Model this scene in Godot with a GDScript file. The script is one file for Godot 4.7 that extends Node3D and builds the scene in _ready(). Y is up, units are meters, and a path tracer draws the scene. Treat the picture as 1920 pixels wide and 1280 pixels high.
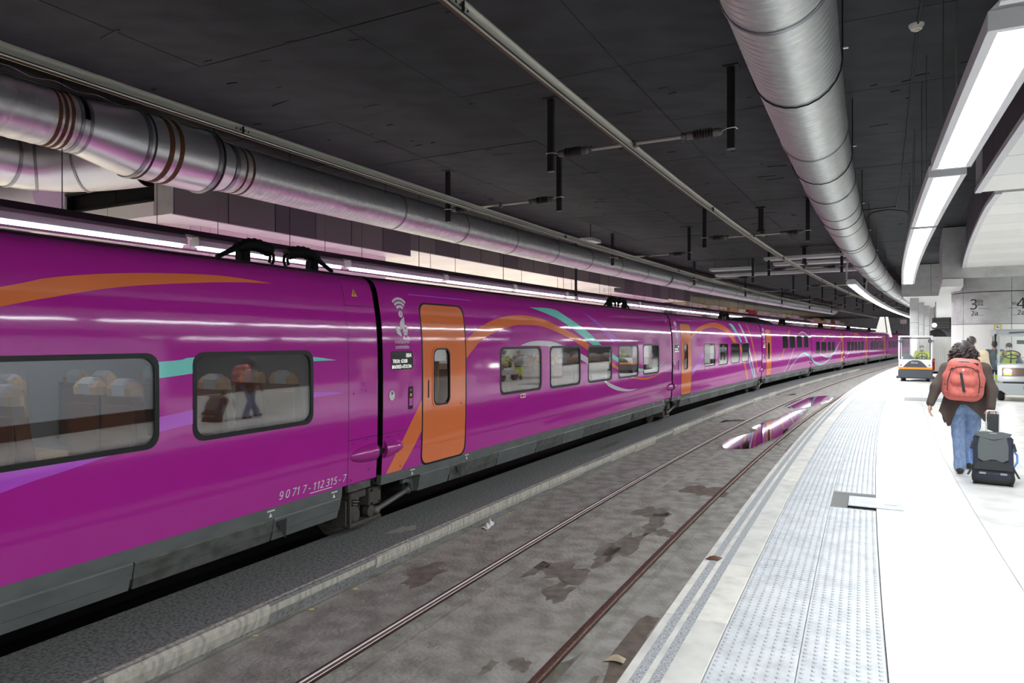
extends Node3D
# Underground railway platform. World: metres, y = 0 at the head of the rails, camera at x = z = 0 looking down -z.
# Everything along the line is laid out in track coordinates: s metres along the near track, u metres to its right, y up.
const HC := 2.485
const PH := 0.716      # platform height
const CEIL := 6.0
const TRAIN_U := -3.848
const CAR_L := 13.14
var px := PackedFloat64Array()
var pz := PackedFloat64Array()
var ph := PackedFloat64Array()
const S0 := -24.0
const DS := 0.25
const NS := 820
var rng := RandomNumberGenerator.new()
var M := {}
var used_names := {}


class MB:  # a mesh under construction: triangles with normals, front faces clockwise
	var v := PackedVector3Array()
	var n := PackedVector3Array()
	var c := PackedColorArray()
	var col := Color(1, 1, 1)
	func tri(a: Vector3, b: Vector3, d: Vector3, na: Vector3, nb: Vector3, nd: Vector3) -> void:
		if (d - a).cross(b - a).dot(na + nb + nd) >= 0.0:
			v.append(a); v.append(b); v.append(d); n.append(na); n.append(nb); n.append(nd)
		else:
			v.append(a); v.append(d); v.append(b); n.append(na); n.append(nd); n.append(nb)
		c.append(col); c.append(col); c.append(col)
	func face(a: Vector3, b: Vector3, d: Vector3, out: Vector3) -> void:
		var k := (d - a).cross(b - a)
		if k.length_squared() < 1e-16:
			return
		k = k.normalized()
		if k.dot(out) < 0.0:
			k = -k
		tri(a, b, d, k, k, k)
	func quad(a: Vector3, b: Vector3, d: Vector3, e: Vector3, out: Vector3) -> void:
		face(a, b, d, out); face(a, d, e, out)
	func squad(a: Vector3, b: Vector3, d: Vector3, e: Vector3, na: Vector3, nb: Vector3, nd: Vector3, ne: Vector3) -> void:
		tri(a, b, d, na, nb, nd); tri(a, d, e, na, nd, ne)
	func box(t: Transform3D, size: Vector3, bev := 0.0) -> MB:
		var h := size * 0.5
		bev = minf(bev, minf(h.x, minf(h.y, h.z)) * 0.9)
		var q := {}
		for sx in [-1, 1]:
			for sy in [-1, 1]:
				for sz in [-1, 1]:
					var s := Vector3(sx, sy, sz)
					for ax in 3:
						var pt := Vector3()
						for j in 3:
							pt[j] = s[j] * (h[j] if j == ax else h[j] - bev)
						q[[sx, sy, sz, ax]] = t * pt
		var B := t.basis.orthonormalized()
		for ax in 3:
			var a1 := (ax + 1) % 3
			var a2 := (ax + 2) % 3
			for s in [-1, 1]:
				var pts := []
				for k in [[-1, -1], [1, -1], [1, 1], [-1, 1]]:
					var key := [0, 0, 0]
					key[ax] = s; key[a1] = k[0]; key[a2] = k[1]
					pts.append(q[key + [ax]])
				var nn := Vector3(); nn[ax] = s
				quad(pts[0], pts[1], pts[2], pts[3], B * nn)
			if bev > 0.0:
				for s1 in [-1, 1]:
					for s2 in [-1, 1]:
						var k0 := [0, 0, 0]; var k1 := [0, 0, 0]
						k0[ax] = -1; k1[ax] = 1
						k0[a1] = s1; k1[a1] = s1; k0[a2] = s2; k1[a2] = s2
						var nn := Vector3(); nn[a1] = s1; nn[a2] = s2
						quad(q[k0 + [a1]], q[k0 + [a2]], q[k1 + [a2]], q[k1 + [a1]], B * nn)
		if bev > 0.0:
			for sx in [-1, 1]:
				for sy in [-1, 1]:
					for sz in [-1, 1]:
						var k := [sx, sy, sz]
						face(q[k + [0]], q[k + [1]], q[k + [2]], B * Vector3(sx, sy, sz))
		return self
	func bx(cx: float, cy: float, cz: float, sx: float, sy: float, sz: float, bev := 0.0) -> MB:
		return box(Transform3D(Basis(), Vector3(cx, cy, cz)), Vector3(sx, sy, sz), bev)
	func beam(a: Vector3, b: Vector3, w: float, h: float, up := Vector3.UP, bev := 0.0) -> MB:  # bar of w (sideways) by h (along up) from a to b
		var d := b - a
		var l := d.length()
		d /= l
		if absf(d.dot(up)) > 0.98:
			up = Vector3(0.3, 0.1, 1).normalized()
		var x := up.cross(d).normalized()
		var y := d.cross(x)
		return box(Transform3D(Basis(x, y, d), (a + b) * 0.5), Vector3(w, h, l), bev)
	func tube(pts: Array, rad, seg := 10, caps := true) -> MB:
		var fr := []
		var m := pts.size()
		var ref := Vector3.UP
		for i in m:
			var d: Vector3 = (pts[mini(i + 1, m - 1)] - pts[maxi(i - 1, 0)]).normalized()
			if i == 0 and absf(d.dot(ref)) > 0.9:
				ref = Vector3.RIGHT
			var x := (ref - d * ref.dot(d)).normalized()
			ref = x
			fr.append([x, d.cross(x), d])
		for i in m - 1:
			var r0: float = rad[i] if rad is Array else rad
			var r1: float = rad[i + 1] if rad is Array else rad
			for k in seg:
				var t0 := TAU * k / seg
				var t1 := TAU * (k + 1) / seg
				var n00: Vector3 = fr[i][0] * cos(t0) + fr[i][1] * sin(t0)
				var n01: Vector3 = fr[i][0] * cos(t1) + fr[i][1] * sin(t1)
				var n10: Vector3 = fr[i + 1][0] * cos(t0) + fr[i + 1][1] * sin(t0)
				var n11: Vector3 = fr[i + 1][0] * cos(t1) + fr[i + 1][1] * sin(t1)
				squad(pts[i] + n00 * r0, pts[i] + n01 * r0, pts[i + 1] + n11 * r1, pts[i + 1] + n10 * r1, n00, n01, n11, n10)
		if caps:
			for e in [0, m - 1]:
				var r: float = rad[e] if rad is Array else rad
				var d: Vector3 = fr[e][2] * (-1.0 if e == 0 else 1.0)
				for k in seg:
					var t0 := TAU * k / seg
					var t1 := TAU * (k + 1) / seg
					face(pts[e], pts[e] + (fr[e][0] * cos(t0) + fr[e][1] * sin(t0)) * r, pts[e] + (fr[e][0] * cos(t1) + fr[e][1] * sin(t1)) * r, d)
		return self
	func lathe(t: Transform3D, prof: Array, seg := 24) -> MB:  # prof of Vector2(radius, height) round the local y axis
		for i in prof.size() - 1:
			var p0: Vector2 = prof[i]
			var p1: Vector2 = prof[i + 1]
			var e := p1 - p0
			var nn := Vector2(e.y, -e.x).normalized()
			for k in seg:
				var t0 := TAU * k / seg
				var t1 := TAU * (k + 1) / seg
				var c0 := Vector3(cos(t0), 0, sin(t0))
				var c1 := Vector3(cos(t1), 0, sin(t1))
				var n0 := (t.basis * (c0 * nn.x + Vector3.UP * nn.y)).normalized()
				var n1 := (t.basis * (c1 * nn.x + Vector3.UP * nn.y)).normalized()
				squad(t * (c0 * p0.x + Vector3.UP * p0.y), t * (c1 * p0.x + Vector3.UP * p0.y), t * (c1 * p1.x + Vector3.UP * p1.y), t * (c0 * p1.x + Vector3.UP * p1.y), n0, n1, n1, n0)
		return self
	func ball(t: Transform3D, seg := 16, rows := 10) -> MB:
		var ib := t.basis.inverse().transposed()
		for i in rows:
			for k in seg:
				var q := []
				for w in [[i, k], [i, k + 1], [i + 1, k + 1], [i + 1, k]]:
					var a: float = PI * w[0] / rows
					var b: float = TAU * w[1] / seg
					q.append(Vector3(sin(a) * cos(b), cos(a), sin(a) * sin(b)))
				squad(t * q[0], t * q[1], t * q[2], t * q[3], (ib * q[0]).normalized(), (ib * q[1]).normalized(), (ib * q[2]).normalized(), (ib * q[3]).normalized())
		return self
	func poly(pts: PackedVector2Array, f: Callable, nf: Callable) -> void:  # a flat outline carried onto a surface by f, its normals by nf
		var ix := Geometry2D.triangulate_polygon(pts)
		for i in range(0, ix.size(), 3):
			var a := pts[ix[i]]
			var b := pts[ix[i + 1]]
			var d := pts[ix[i + 2]]
			tri(f.call(a), f.call(b), f.call(d), nf.call(a), nf.call(b), nf.call(d))
	func slab(pts: PackedVector2Array, t: Transform3D, thick: float) -> MB:  # outline in local x, y extruded by thick along local +z
		var ix := Geometry2D.triangulate_polygon(pts)
		var zz := t.basis.z.normalized()
		for i in range(0, ix.size(), 3):
			for w in [0.0, thick]:
				face(t * Vector3(pts[ix[i]].x, pts[ix[i]].y, w), t * Vector3(pts[ix[i + 1]].x, pts[ix[i + 1]].y, w), t * Vector3(pts[ix[i + 2]].x, pts[ix[i + 2]].y, w), zz * (1.0 if w > 0.0 else -1.0))
		var cw := Geometry2D.is_polygon_clockwise(pts)
		for i in pts.size():
			var a := pts[i]
			var b := pts[(i + 1) % pts.size()]
			var e := b - a
			var o := Vector3(e.y, -e.x, 0) * (-1.0 if cw else 1.0)
			quad(t * Vector3(a.x, a.y, 0), t * Vector3(b.x, b.y, 0), t * Vector3(b.x, b.y, thick), t * Vector3(a.x, a.y, thick), t.basis * o)
		return self
	func grid(f: Callable, nu: int, nv: int, flip := false) -> MB:  # smooth patch f(u, v) over the unit square
		var P := []
		for j in nv + 1:
			for i in nu + 1:
				P.append(f.call(float(i) / nu, float(j) / nv))
		var N := []
		for j in nv + 1:
			for i in nu + 1:
				var a: Vector3 = P[j * (nu + 1) + mini(i + 1, nu)] - P[j * (nu + 1) + maxi(i - 1, 0)]
				var b: Vector3 = P[mini(j + 1, nv) * (nu + 1) + i] - P[maxi(j - 1, 0) * (nu + 1) + i]
				var k := a.cross(b).normalized()
				N.append(-k if flip else k)
		for j in nv:
			for i in nu:
				var o := j * (nu + 1) + i
				squad(P[o], P[o + 1], P[o + nu + 2], P[o + nu + 1], N[o], N[o + 1], N[o + nu + 2], N[o + nu + 1])
		return self
	func mesh() -> ArrayMesh:
		var arr := []
		arr.resize(Mesh.ARRAY_MAX)
		arr[Mesh.ARRAY_VERTEX] = v
		arr[Mesh.ARRAY_NORMAL] = n
		arr[Mesh.ARRAY_COLOR] = c
		var m := ArrayMesh.new()
		m.add_surface_from_arrays(Mesh.PRIMITIVE_TRIANGLES, arr)
		return m


func lay_path() -> void:
	var th := 0.453115
	var k0 := 0.00391096
	var k1 := -4.671e-5
	px.resize(NS); pz.resize(NS); ph.resize(NS)
	var i0 := int(-S0 / DS)
	for i in NS:
		var s := S0 + i * DS
		ph[i] = th + (k0 * s + k1 * s * s * 0.5 if s < 83.0 else k0 * 83.0 + k1 * 83.0 * 83.0 * 0.5)
	px[0] = 0.0; pz[0] = 0.0
	for i in range(1, NS):
		px[i] = px[i - 1] + (sin(ph[i]) + sin(ph[i - 1])) * 0.5 * DS
		pz[i] = pz[i - 1] + (cos(ph[i]) + cos(ph[i - 1])) * 0.5 * DS
	var ox := px[i0] + 2.829967 * cos(th)
	var oz := pz[i0] - 2.829967 * sin(th)
	for i in NS:
		px[i] -= ox
		pz[i] -= oz


func hd(s: float) -> float:
	var f := clampf((s - S0) / DS, 0.0, NS - 1.001)
	var i := int(f)
	return lerpf(ph[i], ph[i + 1], f - i)


func P(s: float, u: float, y: float) -> Vector3:
	var f := clampf((s - S0) / DS, 0.0, NS - 1.001)
	var i := int(f)
	var t := f - i
	var h := lerpf(ph[i], ph[i + 1], t)
	return Vector3(lerpf(px[i], px[i + 1], t) + u * cos(h), y, -(lerpf(pz[i], pz[i + 1], t) - u * sin(h)))


func rightv(s: float) -> Vector3:
	return Vector3(cos(hd(s)), 0, sin(hd(s)))


func fwd(s: float) -> Vector3:
	return Vector3(sin(hd(s)), 0, -cos(hd(s)))


func frame(s: float, u: float, y: float) -> Transform3D:  # x right, y up, z back along the track
	return Transform3D(Basis(rightv(s), Vector3.UP, -fwd(s)), P(s, u, y))


func V2(a: Array) -> PackedVector2Array:
	var o := PackedVector2Array()
	for i in range(0, a.size(), 2):
		o.append(Vector2(a[i], a[i + 1]))
	return o


# a closed outline of (u, y) points carried along the line from s0 to s1
func run(mb: MB, prof: PackedVector2Array, s0: float, s1: float, ds := 1.0, caps := true, smooth := false) -> MB:
	var k := maxi(1, int(ceil((s1 - s0) / ds)))
	var m := prof.size()
	var cw := Geometry2D.is_polygon_clockwise(prof)
	var en := []
	for j in m:
		var e := prof[(j + 1) % m] - prof[j]
		en.append((Vector2(e.y, -e.x) * (-1.0 if cw else 1.0)).normalized())
	for i in k:
		var a := lerpf(s0, s1, float(i) / k)
		var b := lerpf(s0, s1, float(i + 1) / k)
		var ra := rightv(a)
		var rb := rightv(b)
		for j in m:
			var p0 := prof[j]
			var p1 := prof[(j + 1) % m]
			var m0: Vector2 = en[j]
			var m1: Vector2 = en[j]
			if smooth:
				m0 = (en[j] + en[(j + m - 1) % m]).normalized()
				m1 = (en[j] + en[(j + 1) % m]).normalized()
			mb.squad(P(a, p0.x, p0.y), P(a, p1.x, p1.y), P(b, p1.x, p1.y), P(b, p0.x, p0.y), ra * m0.x + Vector3.UP * m0.y, ra * m1.x + Vector3.UP * m1.y, rb * m1.x + Vector3.UP * m1.y, rb * m0.x + Vector3.UP * m0.y)
	if caps:
		var ix := Geometry2D.triangulate_polygon(prof)
		for e in [s0, s1]:
			for i in range(0, ix.size(), 3):
				mb.face(P(e, prof[ix[i]].x, prof[ix[i]].y), P(e, prof[ix[i + 1]].x, prof[ix[i + 1]].y), P(e, prof[ix[i + 2]].x, prof[ix[i + 2]].y), fwd(e) * (1.0 if e == s1 else -1.0))
	return mb


func rect(u0: float, u1: float, y0: float, y1: float) -> PackedVector2Array:
	return PackedVector2Array([Vector2(u0, y0), Vector2(u1, y0), Vector2(u1, y1), Vector2(u0, y1)])


func rrect(x0: float, x1: float, y0: float, y1: float, r: float, k := 4) -> PackedVector2Array:
	var o := PackedVector2Array()
	for q in [[x1 - r, y1 - r, 0.0], [x0 + r, y1 - r, 0.5], [x0 + r, y0 + r, 1.0], [x1 - r, y0 + r, 1.5]]:
		for i in k + 1:
			var a: float = PI * (q[2] + 0.5 * i / k)
			o.append(Vector2(q[0] + r * cos(a), q[1] + r * sin(a)))
	return o


func numbered(called: String) -> String:
	var k: int = used_names.get(called, -1) + 1
	used_names[called] = k
	return called if k == 0 else "%s_%03d" % [called, k]


func tag(o: Node, label: String, category := "", group := "") -> Node:
	o.set_meta("label", label)
	if category:
		o.set_meta("category", category)
	if group:
		o.set_meta("group", group)
	return o


func thing(called: String, label: String, category: String, at := Transform3D(), group := "") -> Node3D:
	var o := Node3D.new()
	o.name = numbered(called)
	add_child(o)
	o.transform = at
	tag(o, label, category, group)
	return o


func obj(called: String, mb, material: Material, parent: Node = self, world := false) -> MeshInstance3D:
	var o := MeshInstance3D.new()
	o.name = numbered(called) if parent == self else called
	o.mesh = mb if mb is Mesh else mb.mesh()
	o.material_override = material
	parent.add_child(o, true)
	if world and parent != self:  # the mesh was built in world coordinates
		var t := Transform3D()
		var q := parent
		while q is Node3D and q != self:
			t = q.transform * t
			q = q.get_parent()
		o.transform = t.affine_inverse()
	return o


func struct(called: String, mb, material: Material, label := "") -> MeshInstance3D:
	var o := obj(called, mb, material)
	o.set_meta("kind", "structure")
	if label:
		o.set_meta("label", label)
	return o


func structbase(called: String, label: String, at := Transform3D()) -> Node3D:
	var o := Node3D.new()
	o.name = numbered(called)
	add_child(o)
	o.transform = at
	o.set_meta("kind", "structure")
	o.set_meta("label", label)
	return o


func c8(r: int, g: int, b: int, a := 255) -> Color:
	return Color8(r, g, b, a)


func noise_tex(size: int, freq: float, oct: int, ramp: Array, sd: int, kind := FastNoiseLite.TYPE_SIMPLEX_SMOOTH, nrm := 0.0) -> NoiseTexture2D:
	var f := FastNoiseLite.new()
	f.noise_type = kind
	f.seed = sd
	f.frequency = freq
	f.fractal_octaves = oct
	f.fractal_type = FastNoiseLite.FRACTAL_FBM if oct > 1 else FastNoiseLite.FRACTAL_NONE
	var t := NoiseTexture2D.new()
	t.width = size
	t.height = size
	t.seamless = true
	t.noise = f
	if nrm > 0.0:
		t.as_normal_map = true
		t.bump_strength = nrm
	elif ramp.size():
		var g := Gradient.new()
		g.offsets = PackedFloat32Array(ramp[0])
		g.colors = PackedColorArray(ramp[1])
		t.color_ramp = g
	return t


func mat(key: String, col: Color, rough := 0.6, metal := 0.0) -> StandardMaterial3D:
	var m := StandardMaterial3D.new()
	m.resource_name = key
	m.albedo_color = col
	m.roughness = rough
	m.metallic = metal
	M[key] = m
	return m


func tp(m: StandardMaterial3D, scale: Vector3, world := true) -> StandardMaterial3D:
	m.uv1_triplanar = true
	m.uv1_world_triplanar = world
	m.uv1_scale = scale
	return m


func glow(key: String, col: Color, e: float) -> StandardMaterial3D:
	var m := mat(key, col, 0.5)
	m.emission_enabled = true
	m.emission = col
	m.emission_energy_multiplier = e
	return m


func _ready() -> void:
	rng.seed = 7
	lay_path()
	# camera: 24 mm lens (on full frame), held level at eye height
	var cam := Camera3D.new()
	cam.name = "camera"
	cam.position = Vector3(0, HC, 0)
	cam.rotation.x = -0.00236
	cam.fov = rad_to_deg(2.0 * atan(640.0 / 1280.0))
	cam.near = 0.1
	cam.far = 400.0
	add_child(cam)
	cam.current = true
	var env := Environment.new()
	env.background_mode = Environment.BG_COLOR
	env.background_color = Color(0.02, 0.02, 0.022)
	env.tonemap_mode = Environment.TONE_MAPPER_LINEAR
	env.tonemap_exposure = 1.0
	env.sdfgi_enabled = true
	env.ssao_enabled = true
	env.ssil_enabled = true
	var we := WorldEnvironment.new()
	we.name = "environment"
	we.environment = env
	add_child(we)
	materials()
	lights()
	station()
	left_side()
	right_side()
	ducts()
	overhead()
	train()
	platform_things()
	people()


const LAMP_E := 9.6      # energy of one platform lamp module
const LAMP_L := 8.5      # the same on the platform across


func materials() -> void:
	var g0 := [[0.0, 0.35, 0.5, 0.68, 1.0], [Color(0.72, 0.72, 0.71), Color(0.83, 0.83, 0.82), Color(0.89, 0.89, 0.88), Color(0.95, 0.95, 0.95), Color(1, 1, 1)]]
	var mottled := noise_tex(1024, 0.006, 6, g0, 3)
	var g1 := [[0.0, 0.42, 0.55, 1.0], [Color(0.55, 0.54, 0.53), Color(0.84, 0.83, 0.82), Color(0.95, 0.95, 0.94), Color(1, 1, 1)]]
	var speck := noise_tex(512, 0.05, 4, g1, 5)
	var bump := noise_tex(512, 0.08, 4, [], 9, FastNoiseLite.TYPE_SIMPLEX_SMOOTH, 5.0)
	var ripple := noise_tex(512, 0.012, 2, [], 12, FastNoiseLite.TYPE_SIMPLEX_SMOOTH, 1.2)
	var soft := noise_tex(512, 0.012, 3, [[0.0, 0.5, 1.0], [Color(0.86, 0.86, 0.86), Color(0.95, 0.95, 0.95), Color(1, 1, 1)]], 17)
	var streak := noise_tex(512, 0.02, 5, [[0.0, 0.4, 0.6, 1.0], [Color(0.62, 0.62, 0.6), Color(0.84, 0.84, 0.83), Color(0.96, 0.96, 0.96), Color(1, 1, 1)]], 21)
	M.bump = bump
	var m := mat("ceiling_concrete", c8(56, 58, 63), 0.85)
	m.albedo_texture = mottled
	tp(m, Vector3(0.16, 0.3, 0.3))
	m = mat("ceiling_concrete_b", c8(53, 55, 60), 0.85)
	m.albedo_texture = mottled
	tp(m, Vector3(0.13, 0.3, 0.22))
	m.uv1_offset = Vector3(0.4, 0.1, 0.7)
	m = mat("ceiling_base", c8(60, 60, 61), 0.9)
	m = mat("bed_concrete", c8(172, 169, 162), 0.8)
	m.albedo_texture = mottled
	m.normal_enabled = true
	m.normal_texture = bump
	m.normal_scale = 0.35
	tp(m, Vector3(0.42, 0.42, 0.42))
	m = mat("ledge_asphalt", c8(146, 148, 148), 0.85)
	m.albedo_texture = speck
	m.normal_enabled = true
	m.normal_texture = bump
	m.normal_scale = 0.5
	tp(m, Vector3(0.9, 0.9, 0.9))
	m.normal_scale = 0.2
	m = mat("kerb_concrete", c8(208, 204, 192), 0.85)
	m.albedo_texture = streak
	tp(m, Vector3(1.4, 0.25, 1.4))
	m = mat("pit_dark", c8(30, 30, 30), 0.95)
	m = mat("coping", c8(224, 222, 212), 0.6)
	m.albedo_texture = soft
	tp(m, Vector3(0.7, 0.7, 0.7))
	m = mat("coping_b", c8(214, 213, 206), 0.6)
	m.albedo_texture = soft
	tp(m, Vector3(0.5, 0.5, 0.5))
	m = mat("grip", c8(176, 180, 184), 0.8)
	m.albedo_texture = speck
	tp(m, Vector3(2, 2, 2))
	m = mat("tactile", c8(208, 212, 214), 0.55)
	m.albedo_texture = soft
	tp(m, Vector3(0.6, 0.6, 0.6))
	m = mat("tactile_b", c8(202, 207, 210), 0.55)
	m.albedo_texture = soft
	tp(m, Vector3(0.9, 0.9, 0.9))
	m = mat("grout", c8(120, 120, 118), 0.9)
	m = mat("floor_tile", c8(238, 237, 232), 0.35)
	m.albedo_texture = soft
	tp(m, Vector3(0.3, 0.3, 0.3))
	m = mat("floor_tile_b", c8(228, 228, 224), 0.35)
	m.albedo_texture = soft
	tp(m, Vector3(0.4, 0.4, 0.4))
	m = mat("platform_face", c8(120, 120, 118), 0.85)
	m.albedo_texture = streak
	tp(m, Vector3(0.8, 0.3, 0.8))
	m = mat("wall_grey", c8(170, 170, 172), 0.7)
	m.albedo_texture = soft
	tp(m, Vector3(0.25, 0.25, 0.25))
	mat("wall_rose", c8(230, 216, 216), 0.5)
	mat("wall_cream", c8(230, 222, 204), 0.5)
	mat("wall_tan", c8(214, 180, 122), 0.5)
	mat("wall_red", c8(186, 44, 44), 0.5)
	mat("wall_dim", c8(120, 116, 110), 0.6)
	m = mat("panel_dark", c8(118, 114, 114), 0.45)
	m = mat("panel_plum", c8(96, 90, 98), 0.5)
	m = mat("panel_white", c8(240, 239, 234), 0.4)
	m = mat("panel_white_b", c8(233, 233, 229), 0.4)
	m = mat("panel_steel", c8(206, 207, 205), 0.4, 0.3)
	m.albedo_texture = soft
	tp(m, Vector3(0.4, 0.4, 0.4))
	m = mat("galv", c8(214, 216, 214), 0.46, 0.75)
	m.albedo_texture = noise_tex(512, 0.03, 4, [[0.0, 0.45, 0.7, 1.0], [Color(0.88, 0.885, 0.89), Color(0.94, 0.94, 0.94), Color(0.99, 0.99, 0.985), Color(1, 1, 1)]], 31, FastNoiseLite.TYPE_CELLULAR)
	m.roughness_texture = speck
	tp(m, Vector3(0.5, 0.5, 0.5))
	m = mat("galv_bright", c8(218, 219, 219), 0.36, 0.8)
	mat("galv_band", c8(150, 152, 154), 0.35, 0.9)
	m = mat("seam", c8(60, 60, 58), 0.6, 0.3)
	m = mat("rust", c8(112, 74, 44), 0.75, 0.2)
	m.albedo_texture = streak
	tp(m, Vector3(3, 3, 3))
	m = mat("alu", c8(204, 202, 192), 0.42, 0.55)
	mat("alu_dark", c8(70, 68, 62), 0.6, 0.4)
	mat("copper_wire", c8(120, 96, 80), 0.4, 0.8)
	mat("steel_dark", c8(34, 34, 35), 0.6, 0.2)
	mat("steel_mid", c8(120, 120, 118), 0.45, 0.7)
	mat("insulator", c8(62, 52, 48), 0.35)
	mat("cast", c8(118, 116, 112), 0.55, 0.5)
	m = mat("rail_gleam_white", c8(244, 244, 246), 0.4, 0.0)  # near-white non-metal: lamp gleam on polished steel put into the colour
	m = mat("rail_rust", c8(104, 72, 62), 0.7, 0.3)
	m.albedo_texture = streak
	tp(m, Vector3(1, 1, 1))
	m = mat("rail_worn", c8(128, 96, 84), 0.45, 0.6)
	m.albedo_texture = streak
	tp(m, Vector3(2, 2, 2))
	m = mat("lamp_housing", c8(206, 206, 208), 0.45)
	glow("lamp_glow", Color(0.97, 0.98, 1.0), 6.0)
	glow("lamp_glow_side", Color(0.97, 0.98, 1.0), 1.4)
	mat("white_paint", c8(236, 236, 234), 0.4)
	mat("black_paint", c8(14, 14, 15), 0.45)
	mat("black_rubber", c8(20, 20, 21), 0.7)
	m = mat("water", c8(16, 15, 14), 0.03)
	m.metallic_specular = 0.6
	m = mat("damp", c8(134, 128, 120), 0.55)
	m.albedo_texture = mottled
	tp(m, Vector3(0.9, 0.9, 0.9))
	m = mat("damp_brown", c8(124, 112, 102), 0.6)
	m.albedo_texture = mottled
	tp(m, Vector3(0.9, 0.9, 0.9))
	mat("chalk", c8(166, 163, 156), 0.9)
	# train
	for k in [["purple", c8(194, 44, 166)], ["orange", c8(250, 136, 82)], ["teal", c8(142, 240, 228)], ["violet", c8(206, 92, 230)], ["livery_white", c8(232, 232, 238)], ["sky", c8(130, 205, 235)], ["purple_panel", c8(186, 50, 156)]]:
		m = mat(k[0], k[1], 0.07)
		m.metallic_specular = 0.6
		m.normal_enabled = true
		m.normal_texture = ripple
		m.normal_scale = 0.05
		tp(m, Vector3(0.35, 0.55, 0.35), false)
	m = mat("skirt", c8(112, 117, 115), 0.5)
	m.albedo_texture = soft
	tp(m, Vector3(0.4, 0.8, 0.4), false)
	m = mat("skirt_b", c8(104, 107, 103), 0.55)
	m.albedo_texture = streak
	tp(m, Vector3(0.4, 0.6, 0.4), false)
	mat("roof_grey", c8(56, 56, 58), 0.6)
	mat("gasket", c8(16, 16, 17), 0.5)
	mat("bogie", c8(86, 82, 76), 0.7, 0.2)
	mat("bogie_dark", c8(40, 38, 36), 0.8)
	m = mat("glass", c8(40, 48, 50, 26), 0.02)
	m.transparency = BaseMaterial3D.TRANSPARENCY_ALPHA
	m.metallic_specular = 0.7
	m = mat("glass_clear", c8(225, 232, 235, 30), 0.02)
	m.transparency = BaseMaterial3D.TRANSPARENCY_ALPHA
	mat("cabin_wall", c8(196, 204, 212), 0.6)
	mat("cabin_floor", c8(84, 78, 74), 0.8)
	mat("seat_cloth", c8(206, 176, 132), 0.85)
	mat("seat_shell", c8(124, 74, 42), 0.6)
	mat("warning_yellow", c8(232, 176, 60), 0.5)
	mat("print_white", c8(238, 238, 236), 0.5)
	glow("led_text", Color(1, 1, 0.96), 1.1)
	glow("cabin_glow", Color(1.0, 0.97, 0.92), 2.0)


func lamp_rows() -> Array:
	# [u, y, [s0, s1] ..., width, energy]
	var a := []
	for r in [[-14.0, -10.6], [-10.4, -7.0], [-6.8, -3.4], [-3.2, 0.2], [0.4, 3.62], [4.0, 6.93], [7.32, 10.35], [10.6, 13.8], [13.86, 17.24], [17.3, 20.88]]:
		a.append([3.555, 3.95, r[0], r[1], "near"])
	for k in 27:
		a.append([2.11, 4.12, 22.7 + 3.55 * k, 26.1 + 3.55 * k, "far"])
	for k in 34:
		var s0 := 0.45 + 3.55 * k - (0.0 if k == 0 else 0.0)
		a.append([-6.74, 4.0, s0, s0 + 3.25, "across"])
	return a


func lights() -> void:
	for r in lamp_rows():
		area_lamp(r[0], r[1] + (0.016 if r[4] != "across" else -0.066), r[2], r[3], 0.19 if r[4] != "across" else 0.12, (LAMP_E if r[4] == "near" else LAMP_E * 1.7 if r[4] == "far" else LAMP_L))
	# unseen lamp row added along the other edge to brighten the island platform
	for k in 16:
		var s0 := -8.0 + 4.4 * k
		area_lamp(9.4, 3.938, s0, s0 + 3.6, 0.19, LAMP_E * 1.3)
	# another unseen row, warm, added to brighten the soffit of the platform across
	for k in 20:
		var s0 := 0.0 + 5.5 * k
		area_lamp(-13.2, 3.988, s0, s0 + 3.6, 0.19, LAMP_L * 3.2, Color(1.0, 0.97, 0.87))


func area_lamp(u: float, y: float, s0: float, s1: float, w: float, e: float, tint := Color(0.97, 0.985, 1.0)) -> void:
	var l := AreaLight3D.new()
	l.name = "lamp_light"
	l.area_size = Vector2(w, s1 - s0)
	l.light_color = tint
	l.light_energy = e * (s1 - s0) / 3.4
	l.area_range = 80.0
	l.area_attenuation = 2.0
	l.shadow_enabled = true
	add_child(l, true)
	var sm := (s0 + s1) * 0.5
	# the light shines along its own -z: down; its height axis runs along the track
	l.transform = Transform3D(Basis(rightv(sm), fwd(sm), Vector3.UP), P(sm, u, y))


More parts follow.
